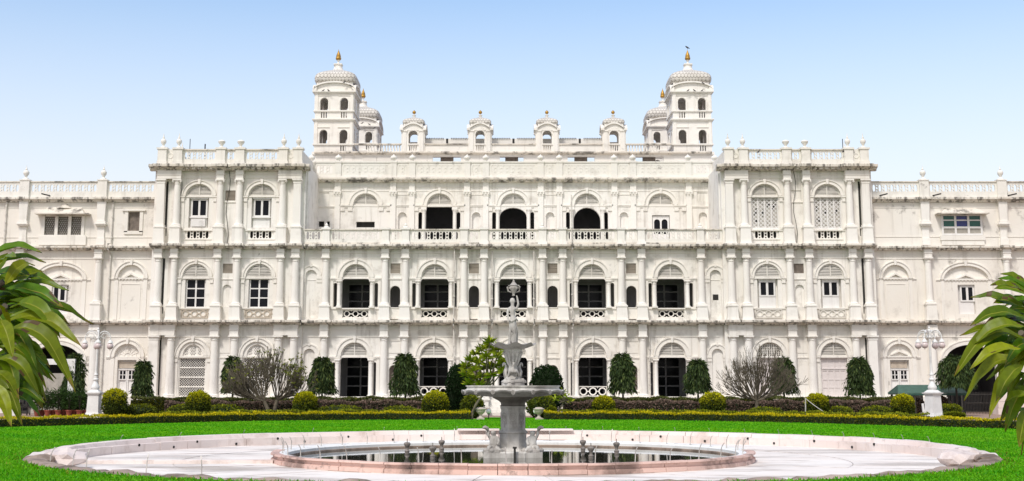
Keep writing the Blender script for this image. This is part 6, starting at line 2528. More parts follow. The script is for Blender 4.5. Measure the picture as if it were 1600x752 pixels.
# weeping clipped trees
def weeping(px, yt, yb, wpx, d, label, seed):
    cx, zt = at(px, yt, d)
    zb = at(px, yb, d)[1]
    hw = 0.92 * wpx / 2 / (2029 / d)
    root = empty('weeping_tree', (cx, d, 0))
    tag(root, label, 'tree', 'weeping clipped trees before the palace')
    r = np.random.default_rng(seed)
    n = int(r.uniform(2900, 4200))
    a = r.random(n) * 2 * PI
    a = np.where(r.random(n) < 0.7, -np.abs(((a + PI) % (2 * PI)) - PI), a)
    h = zt - zb
    t = r.random(n) ** 0.9
    def radius(t):
        dome = np.sqrt(np.clip(1 - ((t - 0.62) / 0.38) ** 2, 0, 1)) * 0.80
        return np.where(t > 0.62, dome, 0.80 + (0.62 - t) * 0.36)
    lum = 1 + 0.10 * np.sin(a * 2 + seed * 1.7) * (1 - t) + 0.14 * np.sin(a * 3 + seed) * np.sin(t * 9 + seed) + 0.07 * np.sin(a * 7 + t * 5 + seed * 2)
    R = radius(t) * hw * lum * (1.06 - 0.5 * r.random(n) ** 2.0)
    P = np.stack([R * np.cos(a), R * np.sin(a), zb + t * h + 0.10], 1)
    drop = r.random(n) < 0.03
    P[drop, 2] -= 0.15
    out = np.stack([np.cos(a), np.sin(a), np.zeros(n)], 1)
    up_ = np.clip((t - 0.75) * 4, 0, 1)[:, None]
    D = out * (0.28 + 0.5 * up_) + np.array([0, 0, -1.0]) * (1 - up_ * 0.9) + 0.28 * r.normal(size=(n, 3))
    L_ = r.uniform(0.16, 0.38, n)
    c = colours(n, (0.070, 0.105, 0.032), (0.022, 0.042, 0.014), 0.35)
    br = r.random(n) < 0.10
    c[br] = colours(int(br.sum()), (0.15, 0.18, 0.05), (0.10, 0.14, 0.04))
    mb = MB()
    prof = [(max(0.01, float(radius(np.array([q]))[0]) * hw * 0.56), zb + 0.08 + q * h * 0.97) for q in (0.02, 0.2, 0.4, 0.6, 0.75, 0.88, 0.96)]
    mb.lathe(prof, 0, 0, 12)
    cr = mb.build('crown', bpy.data.materials['hedge_core'], root, 180)
    leaf_cloud('foliage', P, D, L_, L_ * 0.24, c, cr)
    mb = MB()
    mb.tube([(0, 0, 0), (0.03, 0, zb * 0.5), (0, 0, zb + h * 0.5)], [0.09, 0.075, 0.05], 7)
    mb.build('trunk', 'bark_dark', root)


for i, (px, yt, yb, wpx, d, lab) in enumerate((
        (119, 556, 640, 36, 86, 'tall weeping dark tree in front of the left carriage arch, behind the potted plants'),
        (225, 567, 620, 32, 87, 'slim weeping dark tree right of the left lamp post, by the white half glazed door'),
        (365, 560, 613, 36, 88, 'weeping dark tree half hidden behind the left bare tree'),
        (504, 562, 615, 40, 86, 'weeping dark tree just right of the left bare tree'),
        (633.5, 556, 617, 42, 86, 'weeping dark tree left of the fountain and of the dark cone'),
        (972, 556, 614, 44, 86, 'weeping dark tree right of the fountain, first from it'),
        (1089, 565, 614, 41, 86, 'weeping dark tree just left of the right bare tree'),
        (1223, 562, 615, 40, 88, 'weeping dark tree half hidden behind the right bare tree'),
        (1341, 562, 617, 42, 86, 'weeping dark tree before the pinkish panelled door on the right'),
        (1491, 559, 606, 62, 85, 'broad weeping dark tree in front of the right carriage arch, above the green roof'))):
    weeping(px, yt, yb, wpx, d, lab, i + 1)

# bare branched frangipani trees
def bare_tree(px, py, d, ytop, x0, x1, stems, label, seed, leafy=0.0):
    r = random.Random(seed)
    bx, bz = at(px, 646, d)
    root = empty('bare_tree', (bx, d, 0))
    tag(root, label, 'tree')
    zt = at(px, ytop, d)[1]
    xl, xr = at(x0, 590, d)[0] - bx, at(x1, 590, d)[0] - bx
    zf = at(px, py, d)[1]
    trunk, br = MB(), MB()
    tips = []

    def grow(p, dr, L, rad, lev, mb):
        q = [p]
        n = 3
        dd = dr.copy()
        for i in range(n):
            dd = (dd + Vector((r.uniform(-.10, .10), r.uniform(-.10, .10), 0.04 + 0.012 * lev))).normalized()
            q.append(q[-1] + dd * L / n)
        mb.tube(q, [max(0.010, rad * (1 - 0.3 * i / n)) for i in range(n + 1)], 6 if lev < 3 else 4)
        e = q[-1]
        if lev >= 6 or (lev >= 4 and r.random() < 0.12):
            tips.append((e, dd))
            return
        k = 3 if r.random() < 0.30 else 2
        base = r.uniform(0, 2 * PI)
        for i in range(k):
            a = base + 2 * PI * i / k + r.uniform(-.5, .5)
            u = dd.cross(Vector((0.2, 0.3, 1))).normalized()
            v = dd.cross(u)
            sp = r.uniform(0.12, 0.42)
            nd = (dd * math.cos(sp) + (u * math.cos(a) + v * math.sin(a)) * math.sin(sp)).normalized()
            grow(e, nd, L * r.uniform(0.65, 1.0), rad * 0.70, lev + 1, br)

    for s in stems:
        top = Vector((s[0] + (s[1] * 0.3 - s[0]) * 0.6, 0, zf * r.uniform(0.8, 0.95)))
        trunk.tube([(s[0], 0, -0.05), (s[0] + (top.x - s[0]) * 0.4, 0, zf * 0.45), top], [0.15, 0.125, 0.105], 8)
        for k in range(s[2]):
            f = (k + 0.5) / s[2]
            ang = s[1] * 0.55 + (f - 0.5) * 3.2 * s[3]
            dr = Vector((math.sin(ang), r.uniform(-0.7, 0.7), max(0.16, math.cos(ang)))).normalized()
            grow(top, dr, r.uniform(0.45, 0.7), 0.054, 1, br)
    zs = max(max(p.z for p, _ in tips), 0.1)
    f = (zt - zf) / (zs - zf)
    xmin, xmax = min(p.x for p, _ in tips), max(p.x for p, _ in tips)
    def fit(v):
        x, y, z = v
        z2 = zf + (z - zf) * f if z > zf else z
        w_ = max(0.0, min(1.0, (z - zf * 0.6) / (zf * 0.6)))
        fx = (xl / xmin if x < 0 else xr / xmax)
        return (x * (1 + (fx - 1) * w_), y * 0.9, z2)
    br.v = [fit(v) for v in br.v]
    trunk.v = [fit(v) for v in trunk.v]
    tk = trunk.build('trunk', 'bark_grey', root, 60)
    br.build('branches', 'bark_grey', root, 60, weld=False)
    if leafy:
        sel = [fit(p) for p, dd in tips if r.random() < (leafy * 3.0 if p.x > xmax * 0.35 else leafy)]
        P, D = [], []
        for p in sel:
            for k in range(5):
                P.append(p)
                D.append((r.uniform(-1, 1), r.uniform(-1, 1), r.uniform(0.1, 1.0)))
        if P:
            n = len(P)
            leaf_cloud('young_leaves', np.array(P), np.array(D), rng.uniform(0.10, 0.22, n), 0.06, colours(n, (0.16, 0.20, 0.03), (0.24, 0.24, 0.05)), root)


bare_tree(423, 622, 80, 536, 345, 496, ((-0.10, -1.9, 18, 0.9), (0.16, 1.8, 18, 0.9)), 'wide leafless frangipani tree with forked trunks on the left', 4, 0.10)
bare_tree(1183, 621, 79, 536, 1110, 1262, ((0.0, 0.0, 26, 1.05),), 'wide leafless frangipani tree with one trunk on the right', 8)


# small leafy trees beside the steps
def leafy_tree(path, d, clusters, label, seed, L=0.42, nl=11, base_r=0.1):
    r = random.Random(seed)
    bx, _ = at(path[0][0], path[0][1], d)
    root = empty('frangipani_tree', (bx, d, 0))
    tag(root, label, 'tree')
    tr, br = MB(), MB()
    pp = [Vector((at(x, y, d)[0] - bx, 0, max(-0.02, at(x, y, d)[1]))) for x, y in path]
    tr.tube(pp, [base_r * (1 - 0.45 * i / (len(pp) - 1)) for i in range(len(pp))], 7)
    P, D, LL, Cc = [], [], [], []
    for x, y in clusters:
        q = Vector((at(x, y, d)[0] - bx, r.uniform(-0.5, 0.5), at(x, y, d)[1]))
        s = pp[-1]
        m_ = s.lerp(q, 0.5) + Vector((0, 0, -0.12))
        br.tube([s, m_, q], [0.05, 0.035, 0.026], 6)
        for k in range(nl):
            a = 2.4 * k + r.uniform(-.3, .3)
            el = r.uniform(-0.25, 1.0)
            P.append(tuple(q + Vector((0, 0, r.uniform(-0.12, 0.05)))))
            D.append((math.cos(a) * math.cos(el), math.sin(a) * math.cos(el), math.sin(el)))
            LL.append(L * r.uniform(0.7, 1.15))
    tr.build('trunk', 'bark_grey', root, 60)
    br.build('branches', 'bark_grey', root, 60)
    n = len(P)
    leaf_cloud('foliage', np.array(P), np.array(D), np.array(LL), np.array(LL) * 0.3, colours(n, (0.36, 0.40, 0.025), (0.15, 0.22, 0.015)), root)


cl = [(765, 534), (752, 545), (772, 548), (742, 552), (760, 558), (778, 556), (735, 563), (748, 566), (785, 566), (728, 572), (741, 577), (760, 574), (773, 572), (729, 586), (743, 590), (786, 580),
      (755, 588), (768, 586), (733, 598), (750, 600), (780, 545), (760, 541)]
leafy_tree([(737, 657), (738, 645), (744, 632), (754, 618), (760, 606)], 75.5, cl, 'small leafy frangipani tree with slanting trunk left of the fountain', 3, L=0.52, nl=34)
leafy_tree([(867, 657), (871, 645), (878, 634), (880, 628)], 75.5, [(872, 618), (880, 612), (886, 620), (878, 622), (892, 628), (868, 624)], 'very small leafy sapling with curved trunk right of the fountain', 5, L=0.36, nl=10, base_r=0.06)

# ------------------------------------------------------------------ steps, urns, globes
steps = empty('stone_steps', (0, 86.0, 0))
tag(steps, 'short flight of pale stone steps up to the palace behind the fountain', 'steps')
mb = MB()
for i in range(7):
    mb.box(-1.6, 1.6, i * 0.38, 7.2, i * 0.165 + (0.002 if i else -0.02), (i + 1) * 0.165)
mb.build('treads', 'parapet', steps)
for s in (-1, 1):
    mb = MB()
    for y0, h in ((-0.4, 0.45), (0.9, 0.95), (2.0, 1.35)):
        mb.box(s * 2.05 - 0.42, s * 2.05 + 0.42, y0, y0 + 1.1, -0.02, h)
        mb.box(s * 2.05 - 0.5, s * 2.05 + 0.5, y0 - 0.08, y0 + 1.18, h, h + 0.1)
        mb.box(s * 2.05 - 0.46, s * 2.05 + 0.46, y0 - 0.04, y0 + 1.14, 0.0, 0.12)
    mb.build('stepped_pedestal', 'parapet', steps)
    for y0, h in ((0.15, 0.55), (1.45, 1.05)):
        mb = MB()
        mb.lathe([(0.16, h), (0.1, h + 0.06), (0.08, h + 0.12), (0.2, h + 0.26), (0.22, h + 0.34), (0.26, h + 0.36), (0.2, h + 0.38)], s * 2.05, y0, 12)
        mb.build('pedestal_vase', 'parapet', steps, 50)
for px, lab in ((751, 'stone garden urn on a foot at the end of the left hedge'), (842, 'stone garden urn at the end of the right hedge')):
    x = at(px, 650, 75.8)[0]
    mb = MB()
    mb.box(-0.22, 0.22, -0.22, 0.22, -0.01, 0.08)
    mb.lathe([(0.17, 0.08), (0.09, 0.16), (0.07, 0.24), (0.2, 0.36), (0.27, 0.46), (0.27, 0.52), (0.33, 0.56), (0.33, 0.6), (0.22, 0.63), (0.2, 0.68)], 0, 0, 16)
    o = mb.build('garden_urn', 'jali_light', None, 45, (x, 75.8, 0))
    tag(o, lab, 'urn')
for px, lab in ((763.5, 'round white globe light beside the left garden urn'), (837, 'round white globe light beside the right garden urn')):
    x = at(px, 645, 76.5)[0]
    g0 = empty('globe_light', (x, 76.5, 0))
    tag(g0, lab, 'light')
    mb = MB()
    mb.tube([(0, 0, -0.01), (0, 0, 0.3)], 0.03, 8)
    mb.lathe([(0.09, 0.26), (0.07, 0.31)], 0, 0, 10)
    mb.build('post', 'iron', g0)
    mb = MB()
    mb.lathe([(max(0.01, 0.145 * math.cos(a)), 0.43 + 0.145 * math.sin(a)) for a in [(-PI / 2 + PI * i / 10) for i in range(11)]], 0, 0, 16)
    mb.build('globe', 'globe_white', g0, 180)

# ------------------------------------------------------------------ lamp posts
def make_lamp():
    root = empty('lamp_post', (0, 0, 0))
    k = 2029 / 80.0
    mb = MB()
    mb.box(-0.5, 0.5, -0.5, 0.5, -0.02, 0.12)
    mb.box(-0.43, 0.43, -0.43, 0.43, 0.12, 0.3, 0.05, 0.05)
    mb.box(-0.36, 0.36, -0.36, 0.36, 0.3, 1.35, 0.04, 0.04)
    mb.box(-0.36, 0.36, -0.36, 0.36, 1.35, 1.42)
    mb.box(-0.42, 0.42, -0.42, 0.42, 1.42, 1.5, -0.02, -0.02)
    mb.box(-0.36, 0.36, -0.36, 0.36, 1.5, 1.66, 0.16, 0.16)
    mb.build('pedestal', 'lamp_white', root)
    mb = MB()
    prof = [(0.2, 1.66), (0.26, 1.74), (0.27, 1.82), (0.2, 1.95), (0.13, 2.1), (0.11, 2.2), (0.18, 2.24), (0.18, 2.3), (0.11, 2.34), (0.10, 2.5), (0.14, 2.55), (0.10, 2.6)]
    for i in range(9):
        z = 2.7 + i * 0.22
        prof += [(0.08 - i * 0.003, z), (0.07 - i * 0.003, z + 0.11)]
    prof += [(0.07, 4.7), (0.12, 4.74), (0.12, 4.8), (0.08, 4.84), (0.07, 5.1), (0.1, 5.16), (0.05, 5.26), (0.07, 5.32), (0.01, 5.42)]
    mb.lathe(prof, 0, 0, 14)
    mb.build('shaft', 'lamp_white', root, 40)
    for q in range(4):
        a = q * PI / 2 + 0.35
        c, s_ = math.cos(a), math.sin(a)
        mb = MB()
        pts = [(0.05 + 0.0, 4.65)] + [(0.36 - 0.36 * math.cos(t), 4.78 + 0.42 * math.sin(t)) for t in [PI * i / 12 for i in range(13)]]
        pts = [(0.04, 4.55)] + [(0.38 - 0.36 * math.cos(t), 4.72 + 0.46 * math.sin(t)) for t in [PI * i / 12 for i in range(13)]] + [(0.74, 4.62)]
        mb.tube([(r * c, r * s_, z) for r, z in pts], 0.035, 7)
        sp = [(0.38 + (0.26 - 0.02 * i) * math.cos(i * 0.6), 4.86 + (0.26 - 0.02 * i) * math.sin(i * 0.6)) for i in range(12)]
        mb.tube([(r * c, r * s_, z) for r, z in sp], 0.026, 6)
        sp = [(0.16 + (0.10 - 0.008 * i) * math.cos(i * 0.7 + 1), 4.78 + (0.10 - 0.008 * i) * math.sin(i * 0.7 + 1)) for i in range(10)]
        mb.tube([(r * c, r * s_, z) for r, z in sp], 0.022, 6)
        mb.lathe([(0.05, 4.66), (0.16, 4.52), (0.17, 4.46), (0.1, 4.46)], 0.74 * c, 0.74 * s_, 12)
        arm = mb.build('bracket', 'lamp_white', root, 50)
        mb = MB()
        mb.lathe([(max(0.012, 0.20 * math.cos(t)), 4.28 + 0.20 * math.sin(t)) for t in [(-PI / 2 + PI * i / 12) for i in range(12)]], 0.74 * c, 0.74 * s_, 18)
        mb.lathe([(0.01, 4.02), (0.035, 4.05), (0.02, 4.07)], 0.74 * c, 0.74 * s_, 8)
        mb.build('globe', 'globe', arm, 180)
    return root


lp = make_lamp()
for i, (px, d, rz, lab) in enumerate(((147, 80.0, 0.0, 'ornate white lamp post with four globes by the potted plants on the left'),
                                      (1458.5, 78.5, 0.5, 'ornate white lamp post with four globes in front of the green roof on the right'))):
    o = lp if i == 0 else copy_tree(lp)
    o.location = (at(px, 640, d)[0], d, 0)
    o.rotation_euler = (0, 0, rz)
    tag(o, lab, 'lamp post', 'ornate white lamp posts')

# ------------------------------------------------------------------ things at the two ends
# potted plants
pot0 = None
for i in range(10):
    px = 58 + i * 8.3
    d = 84.2 + 0.5 * (i % 2)
    x = at(px, 640, d)[0]
    root = empty('potted_plant', (x, d, 0))
    tag(root, 'leafy plant in a red clay pot, row before the left arch', 'potted plant', 'potted plants lined up before the left arch')
    mb = MB()
    mb.lathe([(0.13, -0.01), (0.2, 0.3), (0.23, 0.3), (0.23, 0.37), (0.18, 0.37), (0.16, 0.33)], 0, 0, 14)
    mb.build('pot', 'terracotta', root, 40)
    n = 420
    h = (1.35, 1.2, 1.5, 1.3, 1.7, 1.75, 1.45, 1.2, 1.6, 1.3)[i]
    d3 = rng.normal(size=(n, 3))
    d3 /= np.linalg.norm(d3, axis=1, keepdims=True)
    P = d3 * (rng.random((n, 1)) ** 0.4) * np.array([0.34, 0.34, h * 0.42]) + np.array([0, 0, 0.45 + h * 0.36])
    D = d3 * np.array([1, 1, 0.4]) + np.array([0, 0, 0.25]) + 0.4 * rng.normal(size=(n, 3))
    leaf_cloud('foliage', P, D, rng.uniform(0.15, 0.38, n), 0.045, colours(n, (0.05, 0.10, 0.02), (0.02, 0.045, 0.012), 0.35), root)
    mb = MB()
    for k in range(5):
        mb.tube([(0, 0, 0.3), (0.12 * math.cos(k * 1.3), 0.12 * math.sin(k * 1.3), 0.3 + h * 0.6)], 0.014, 5)
    mb.build('stems', 'bark_dark', root)

# white portal frame under the left arch
gf = empty('white_frame', (at(62, 640, 85.5)[0], 85.5, 0))
tag(gf, 'white painted gate frame of two posts and a beam under the left arch', 'gate frame')
xl = at(24.5, 640, 85.5)[0] - gf.location.x
zt = at(60, 561, 85.5)[1]
zb_ = at(60, 570, 85.5)[1]
for x in (xl, -xl + 0.4):
    mb = MB()
    mb.box(x - 0.2, x + 0.2, -0.12, 0.12, -0.01, zb_)
    mb.build('post', 'lamp_white', gf)
mb = MB()
mb.box(xl - 0.2, -xl + 0.6, -0.121, 0.121, zb_, zt)
mb.build('beam', 'lamp_white', gf)
# grey board screen behind, with a dark glazed leaf
sc_ = empty('porch_screen', (at(70, 640, 92)[0], 91.5, 0))
tag(sc_, 'pale grey boarded screen with a tall dark glazed door leaf inside the left arch', 'screen')
mb = MB()
mb.box(-0.9, 1.4, -0.04, 0.04, 0, 2.75)
mb.box(-0.92, 1.42, -0.06, 0.06, 1.45, 1.5)
mb.build('board', 'frosted', sc_)
mb = MB()
mb.sheet(rect(-1.85, -0.92, 0.0, 2.75), [rect(-1.75, -1.42, 0.2, 2.6), rect(-1.34, -1.02, 0.2, 2.6)], -0.06, 0.0)
dl = mb.build('door_leaf', 'iron', sc_)
mb = MB()
mb.box(-1.8, -0.97, -0.03, -0.01, 0.1, 2.7)
mb.build('pane', 'glass', dl)
# dark chair
ch = empty('dark_chair', (at(38, 640, 86.6)[0], 86.6, 0))
tag(ch, 'dark carved high backed chair standing by the white gate post on the left', 'chair')
mb = MB()
mb.box(-0.34, 0.34, -0.32, 0.3, 0.46, 0.56)
mb.build('seat', 'iron', ch)
mb = MB()
mb.sheet([(-0.34, 0.56), (0.34, 0.56), (0.36, 1.05), (0.2, 1.25), (0.12, 1.5), (-0.12, 1.5), (-0.2, 1.25), (-0.36, 1.05)], [rect(-0.18, -0.04, 0.7, 1.05), rect(0.04, 0.18, 0.7, 1.05)], 0.22, 0.3)
mb.build('backrest', 'iron', ch)
for sx in (-1, 1):
    for sy in (-1, 1):
        mb = MB()
        mb.lathe([(0.05, -0.005), (0.04, 0.06), (0.035, 0.3), (0.05, 0.46)], sx * 0.28, sy * 0.25, 8)
        mb.build('leg', 'iron', ch)
    mb = MB()
    mb.box(sx * 0.32 - 0.04, sx * 0.32 + 0.04, -0.32, 0.24, 0.76, 0.82)
    mb.box(sx * 0.32 - 0.03, sx * 0.32 + 0.03, -0.3, -0.24, 0.56, 0.76)
    mb.build('armrest', 'iron', ch)

# green roofed shelter on the right
shx0, shx1 = at(1396, 610, 87)[0], at(1503, 610, 87)[0]
sh_ = empty('green_shelter', ((shx0 + shx1) / 2, 87.2, 0))
tag(sh_, 'open shelter with a dark green pitched sheet roof on thin posts', 'shelter')
hw = (shx1 - shx0) / 2
ze, zr = at(1440, 614, 87)[1], at(1440, 601.5, 87)[1]
mb = MB()
for q in (-1, 1):
    vs = [(-hw, q * 1.2, ze), (hw, q * 1.2, ze), (hw - 0.1, 0, zr), (-hw + 0.35, 0, zr)]
    mb.add(vs + [(x, y, z - 0.05) for x, y, z in vs], [(0, 1, 2, 3), (7, 6, 5, 4), (0, 4, 5, 1), (1, 5, 6, 2), (2, 6, 7, 3), (3, 7, 4, 0)])
for i in range(24):
    x = -hw + 0.3 + (2 * hw - 0.5) * i / 23
    mb.prism([(x - 0.02, 0), (x + 0.02, 0), (x + 0.02, 0.02), (x - 0.02, 0.02)], 0, 0.001)
mb.build('roof', 'roofgreen', sh_)
mb = MB()
mb.add([(-hw + 0.02, -1.15, ze - 0.02), (-hw + 0.02, 1.15, ze - 0.02), (-hw + 0.36, 0, zr - 0.06), (-hw + 0.02, -1.15, ze - 0.12), (-hw + 0.02, 1.15, ze - 0.12)], [(0, 1, 2), (0, 3, 4, 1)])
mb.box(-hw, hw, -1.22, -1.18, ze - 0.16, ze - 0.055)
mb.build('gable', 'roofgreen2', sh_)
for x in (-hw + 0.25, -hw + 1.1, 0.0, hw - 1.2, hw - 0.2):
    for y in (-1.1, 1.1):
        mb = MB()
        mb.box(x - 0.06, x + 0.06, y - 0.06, y + 0.06, -0.01, ze - 0.05)
        mb.build('post', 'iron', sh_)
mb = MB()
mb.box(at(1425, 620, 88.5)[0] - sh_.location.x - 0.3, at(1432, 620, 88.5)[0] - sh_.location.x + 0.3, 0.9, 0.94, 1.0, 1.6)
mb.build('notice_board', 'whitewood', sh_)

# iron gate and stone blocks of the right arch
gx0, gx1 = at(1504, 630, 90.5)[0], at(1562, 630, 90.5)[0]
gt = empty('iron_gate', ((gx0 + gx1) / 2, 90.5, 0))
tag(gt, 'low dark iron gate standing across the right carriage arch', 'gate')
hw = (gx1 - gx0) / 2
mb = MB()
for z in (0.12, 0.7, 1.28):
    mb.box(-hw, hw, -0.03, 0.03, z, z + 0.06)
mb.build('rails', 'iron', gt)
mb = MB()
for i in range(26):
    x = -hw + 2 * hw * i / 25
    mb.tube([(x, 0, -0.01), (x, 0, 1.42), (x, 0, 1.5)], [0.018, 0.018, 0.004], 5)
mb.build('bars', 'iron', gt)
for s in (-1, 1):
    mb = MB()
    mb.box(s * hw - 0.06, s * hw + 0.06, -0.06, 0.06, -0.01, 1.6)
    mb.build('gate_post', 'iron', gt)
x = at(1578, 630, 89.5)[0]
mb = MB()
for z, w2 in ((0, 1.0), (0.42, 0.97), (0.84, 0.93)):
    mb.box(-w2, w2, -0.5, 0.6, z + (0.003 if z else -0.02), z + 0.41)
mb.box(-0.88, 0.88, -0.45, 0.55, 1.252, 1.4)
o = mb.build('stone_pier', 'basin', None, None, (x, 89.5, 0))
tag(o, 'stepped pale stone pier at the right end beside the iron gate', 'pier')
# leaning stake and rope, short white post
x, d = at(1255, 640, 74)[0], 73.5
mb = MB()
x1_, z1_ = at(1258, 622, d)
mb.tube([(0, 0, -0.02), (x1_ - x + 0.02, 0, z1_)], 0.035, 7)
o = mb.build('stake', 'stake', None, None, (x, d, 0))
tag(o, 'thin pale wooden stake standing left of a ball bush on the right', 'stake')
x2, z2 = at(1298, 650, d - 1.5)
mb = MB()
a_ = Vector((x1_ + 0.02, d, z1_ - 0.03))
b_ = Vector((x2, d - 1.5, max(0.02, z2)))
mb.tube([a_.lerp(b_, i / 6) + Vector((0, 0, -0.05 * math.sin(PI * i / 6))) for i in range(7)], 0.02, 5)
tag(mb.build('rope', 'stake'), 'pale rope slanting down from the wooden stake past a ball bush', 'rope')
x = at(1444, 640, 72)[0]
mb = MB()
mb.box(-0.06, 0.06, -0.05, 0.05, -0.01, 0.95, 0.01, 0.0)
o = mb.build('marker_post', 'lamp_white', None, None, (x, 72, 0))
o.rotation_euler = (0, -0.08, 0)
tag(o, 'short slightly leaning white post in front of the right lamp post', 'post')

# ------------------------------------------------------------------ birds
def make_bird():
    me = skin_mesh('bird', [(0, 0, 0.12), (0.09, 0, 0.2), (0.15, 0, 0.27), (0.22, 0, 0.26), (-0.12, 0, 0.06), (-0.26, 0, 0.0)], [(0, 1), (1, 2), (2, 3), (0, 4), (4, 5)],
                   [0.085, 0.075, 0.05, 0.012, 0.05, (0.045, 0.012)], 0)
    b = bmesh.new()
    b.from_mesh(me)
    for s in (-1, 1):
        r_ = bmesh.ops.create_cone(b, cap_ends=True, segments=5, radius1=0.009, radius2=0.009, depth=0.1)
        bmesh.ops.translate(b, verts=r_['verts'], vec=(0.0, s * 0.03, 0.04))
    b.to_mesh(me)
    b.free()
    return link_mesh('bird', me, 'bird', None, 180)


bird0 = None
for px, py, d, rz, where in ((1074.5, 69.2, 109.6, 2.8, 'top'), (538, 129, 107.6, 0.3, 'left'), (548, 134.5, 107.6, 2.9, 'left'), (505, 142, 107.6, 0.2, 'left'), (513.5, 142, 107.6, 2.8, 'left'),
                             (1075, 142, 107.6, 0.1, 'right'), (1085, 142, 107.6, 3.0, 'right'), (1097, 142, 107.6, 0.3, 'right'), (1098.5, 130.5, 107.6, 2.9, 'right'),
                             (566, 193, 122.5, 0.1, 'rear'), (577, 195, 122.5, 2.9, 'rear'), (585, 200.5, 122.5, 0.1, 'rear'),
                             (1318, 237.5, 93.2, 0.4, 'slot'), (1185, 238, 93.2, 0.4, 'slot2')):
    x, z = at(px, py, d)
    if where == 'top':
        x, d, z = TW[1].location.x, PY + TW[1].location.y, 30.92
    if bird0 is None:
        o = bird0 = make_bird()
    else:
        o = copy_tree(bird0)
    o.location = (x, d, z - 0.05)
    o.rotation_euler = (0, 0, rz)
    o.scale = (0.62, 0.62, 0.62) if where != 'top' else (0.9, 0.9, 0.9)
    lab = {'top': 'dark bird perched on the gilded tip of the right front tower', 'left': 'dark bird resting on the pediment of the left front tower',
           'right': 'dark bird resting on the pediment of the right front tower', 'rear': 'dark bird resting on the rear left tower',
           'slot': 'dark bird on the right pavilion cornice, at its right end', 'slot2': 'dark bird on the right pavilion cornice, near its middle'}[where]
    tag(o, lab, 'bird', {'left': 'birds on the left front tower', 'right': 'birds on the right front tower', 'rear': 'birds on the rear left tower'}.get(where))

# ------------------------------------------------------------------ large leaved branches reaching in from both sides
def big_leaf(base, tip, wd, sag, twist, nseg=10):
    """a lance shaped leaf folded along its midrib and bending down towards its tip"""
    b, t = Vector(base), Vector(tip)
    ax = t - b
    L = ax.length
    axn = ax.normalized()
    side = axn.cross(Vector((0, 0, 1)))
    if side.length < 0.2:
        side = axn.cross(Vector((0, 1, 0)))
    side.normalize()
    side = Matrix.Rotation(twist, 3, axn) @ side
    nrm = side.cross(axn).normalized()
    vs, rows = [], []
    for i in range(nseg + 1):
        u = i / nseg
        w_ = wd * (math.sin(PI * min(1.0, u * 0.94 + 0.05) ** 0.85) ** 0.85) * (1.0 if u < 0.999 else 0.0)
        if u < 0.1:
            w_ *= 0.2 + 8 * u
        c = b + ax * u + Vector((0, 0, 1)) * sag * L * math.sin(PI * u) + nrm * (0.012 * math.sin(u * 17 + twist * 5)) * L
        e = 0.30 + 0.1 * math.sin(u * 9 + sag * 20)
        row = []
        for k in (-1.0, -0.55, -0.07, 0.07, 0.55, 1.0):
            h = abs(k) * w_ * e + (0.0 if abs(k) > 0.1 else -0.004 * wd / 0.03)
            ripple = 0.04 * w_ * math.sin(u * 40 + k * 2) * abs(k)
            row.append(tuple(c + side * (w_ * k) + nrm * (h + ripple)))
        vs += row
    fs = [(i * 6 + k, i * 6 + k + 1, (i + 1) * 6 + k + 1, (i + 1) * 6 + k) for i in range(nseg) for k in range(5)]
    return vs, fs


def leaf_branch(name, label, stems, whorl, seed, trunk_x):
    r = random.Random(seed)
    root = empty(name, (trunk_x, 5.6, 0))
    tag(root, label, 'tree')
    off = Vector((trunk_x, 5.6, 0))
    V, Fc, Cl = [], [], []
    tw = MB()
    for st in stems:
        tw.tube([Vector(p) - off for p in st], [0.026 - 0.014 * i / (len(st) - 1) for i in range(len(st))], 8)
    tw.build('branches', 'bark_grey', root, 60)
    mb = MB()
    a = Vector((0, 0, -0.05))
    b = Vector(stems[0][0]) - off
    mb.tube([a, a.lerp(b, 0.5) + Vector((0.03, 0.02, 0)), b], [0.11, 0.09, 0.05], 10)
    mb.build('trunk', 'bark_grey', root, 60)
    for base, tip, wd, sag, tw_, shade in whorl:
        vs, fs = big_leaf(Vector(base) - off, Vector(tip) - off, wd, sag, tw_)
        o = len(V)
        V += vs
        Fc += [tuple(i + o for i in f) for f in fs]
        ca = np.array((0.062, 0.15, 0.004)) * (1 - shade) + np.array((0.34, 0.33, 0.006)) * shade
        ca = ca * r.uniform(0.75, 1.2)
        sp = r.random() < 0.35
        for i in range(len(fs)):
            seg, k = divmod(i, 5)
            c = ca * (1 + 0.10 * math.sin(seg * 2.3 + k))
            if k == 2:
                c = np.array((0.26, 0.28, 0.03))
            elif sp and r.random() < 0.07:
                c = np.array((0.10, 0.06, 0.02))
            elif seg >= 9 and r.random() < 0.6:
                c = np.array((0.22, 0.17, 0.03))
            Cl.append((*np.clip(c, 0, 1), 1))
    me = bpy.data.meshes.new('foliage')
    me.from_pydata(V, [], Fc)
    at_ = me.attributes.new('lcol', 'FLOAT_COLOR', 'FACE')
    at_.data.foreach_set('color', np.array(Cl, dtype=np.float32).ravel())
    link_mesh('foliage', me, 'bigleaf', root, 180)


def P3(px, py, d):
    x, z = at(px, py, d)
    return (x, d, z)


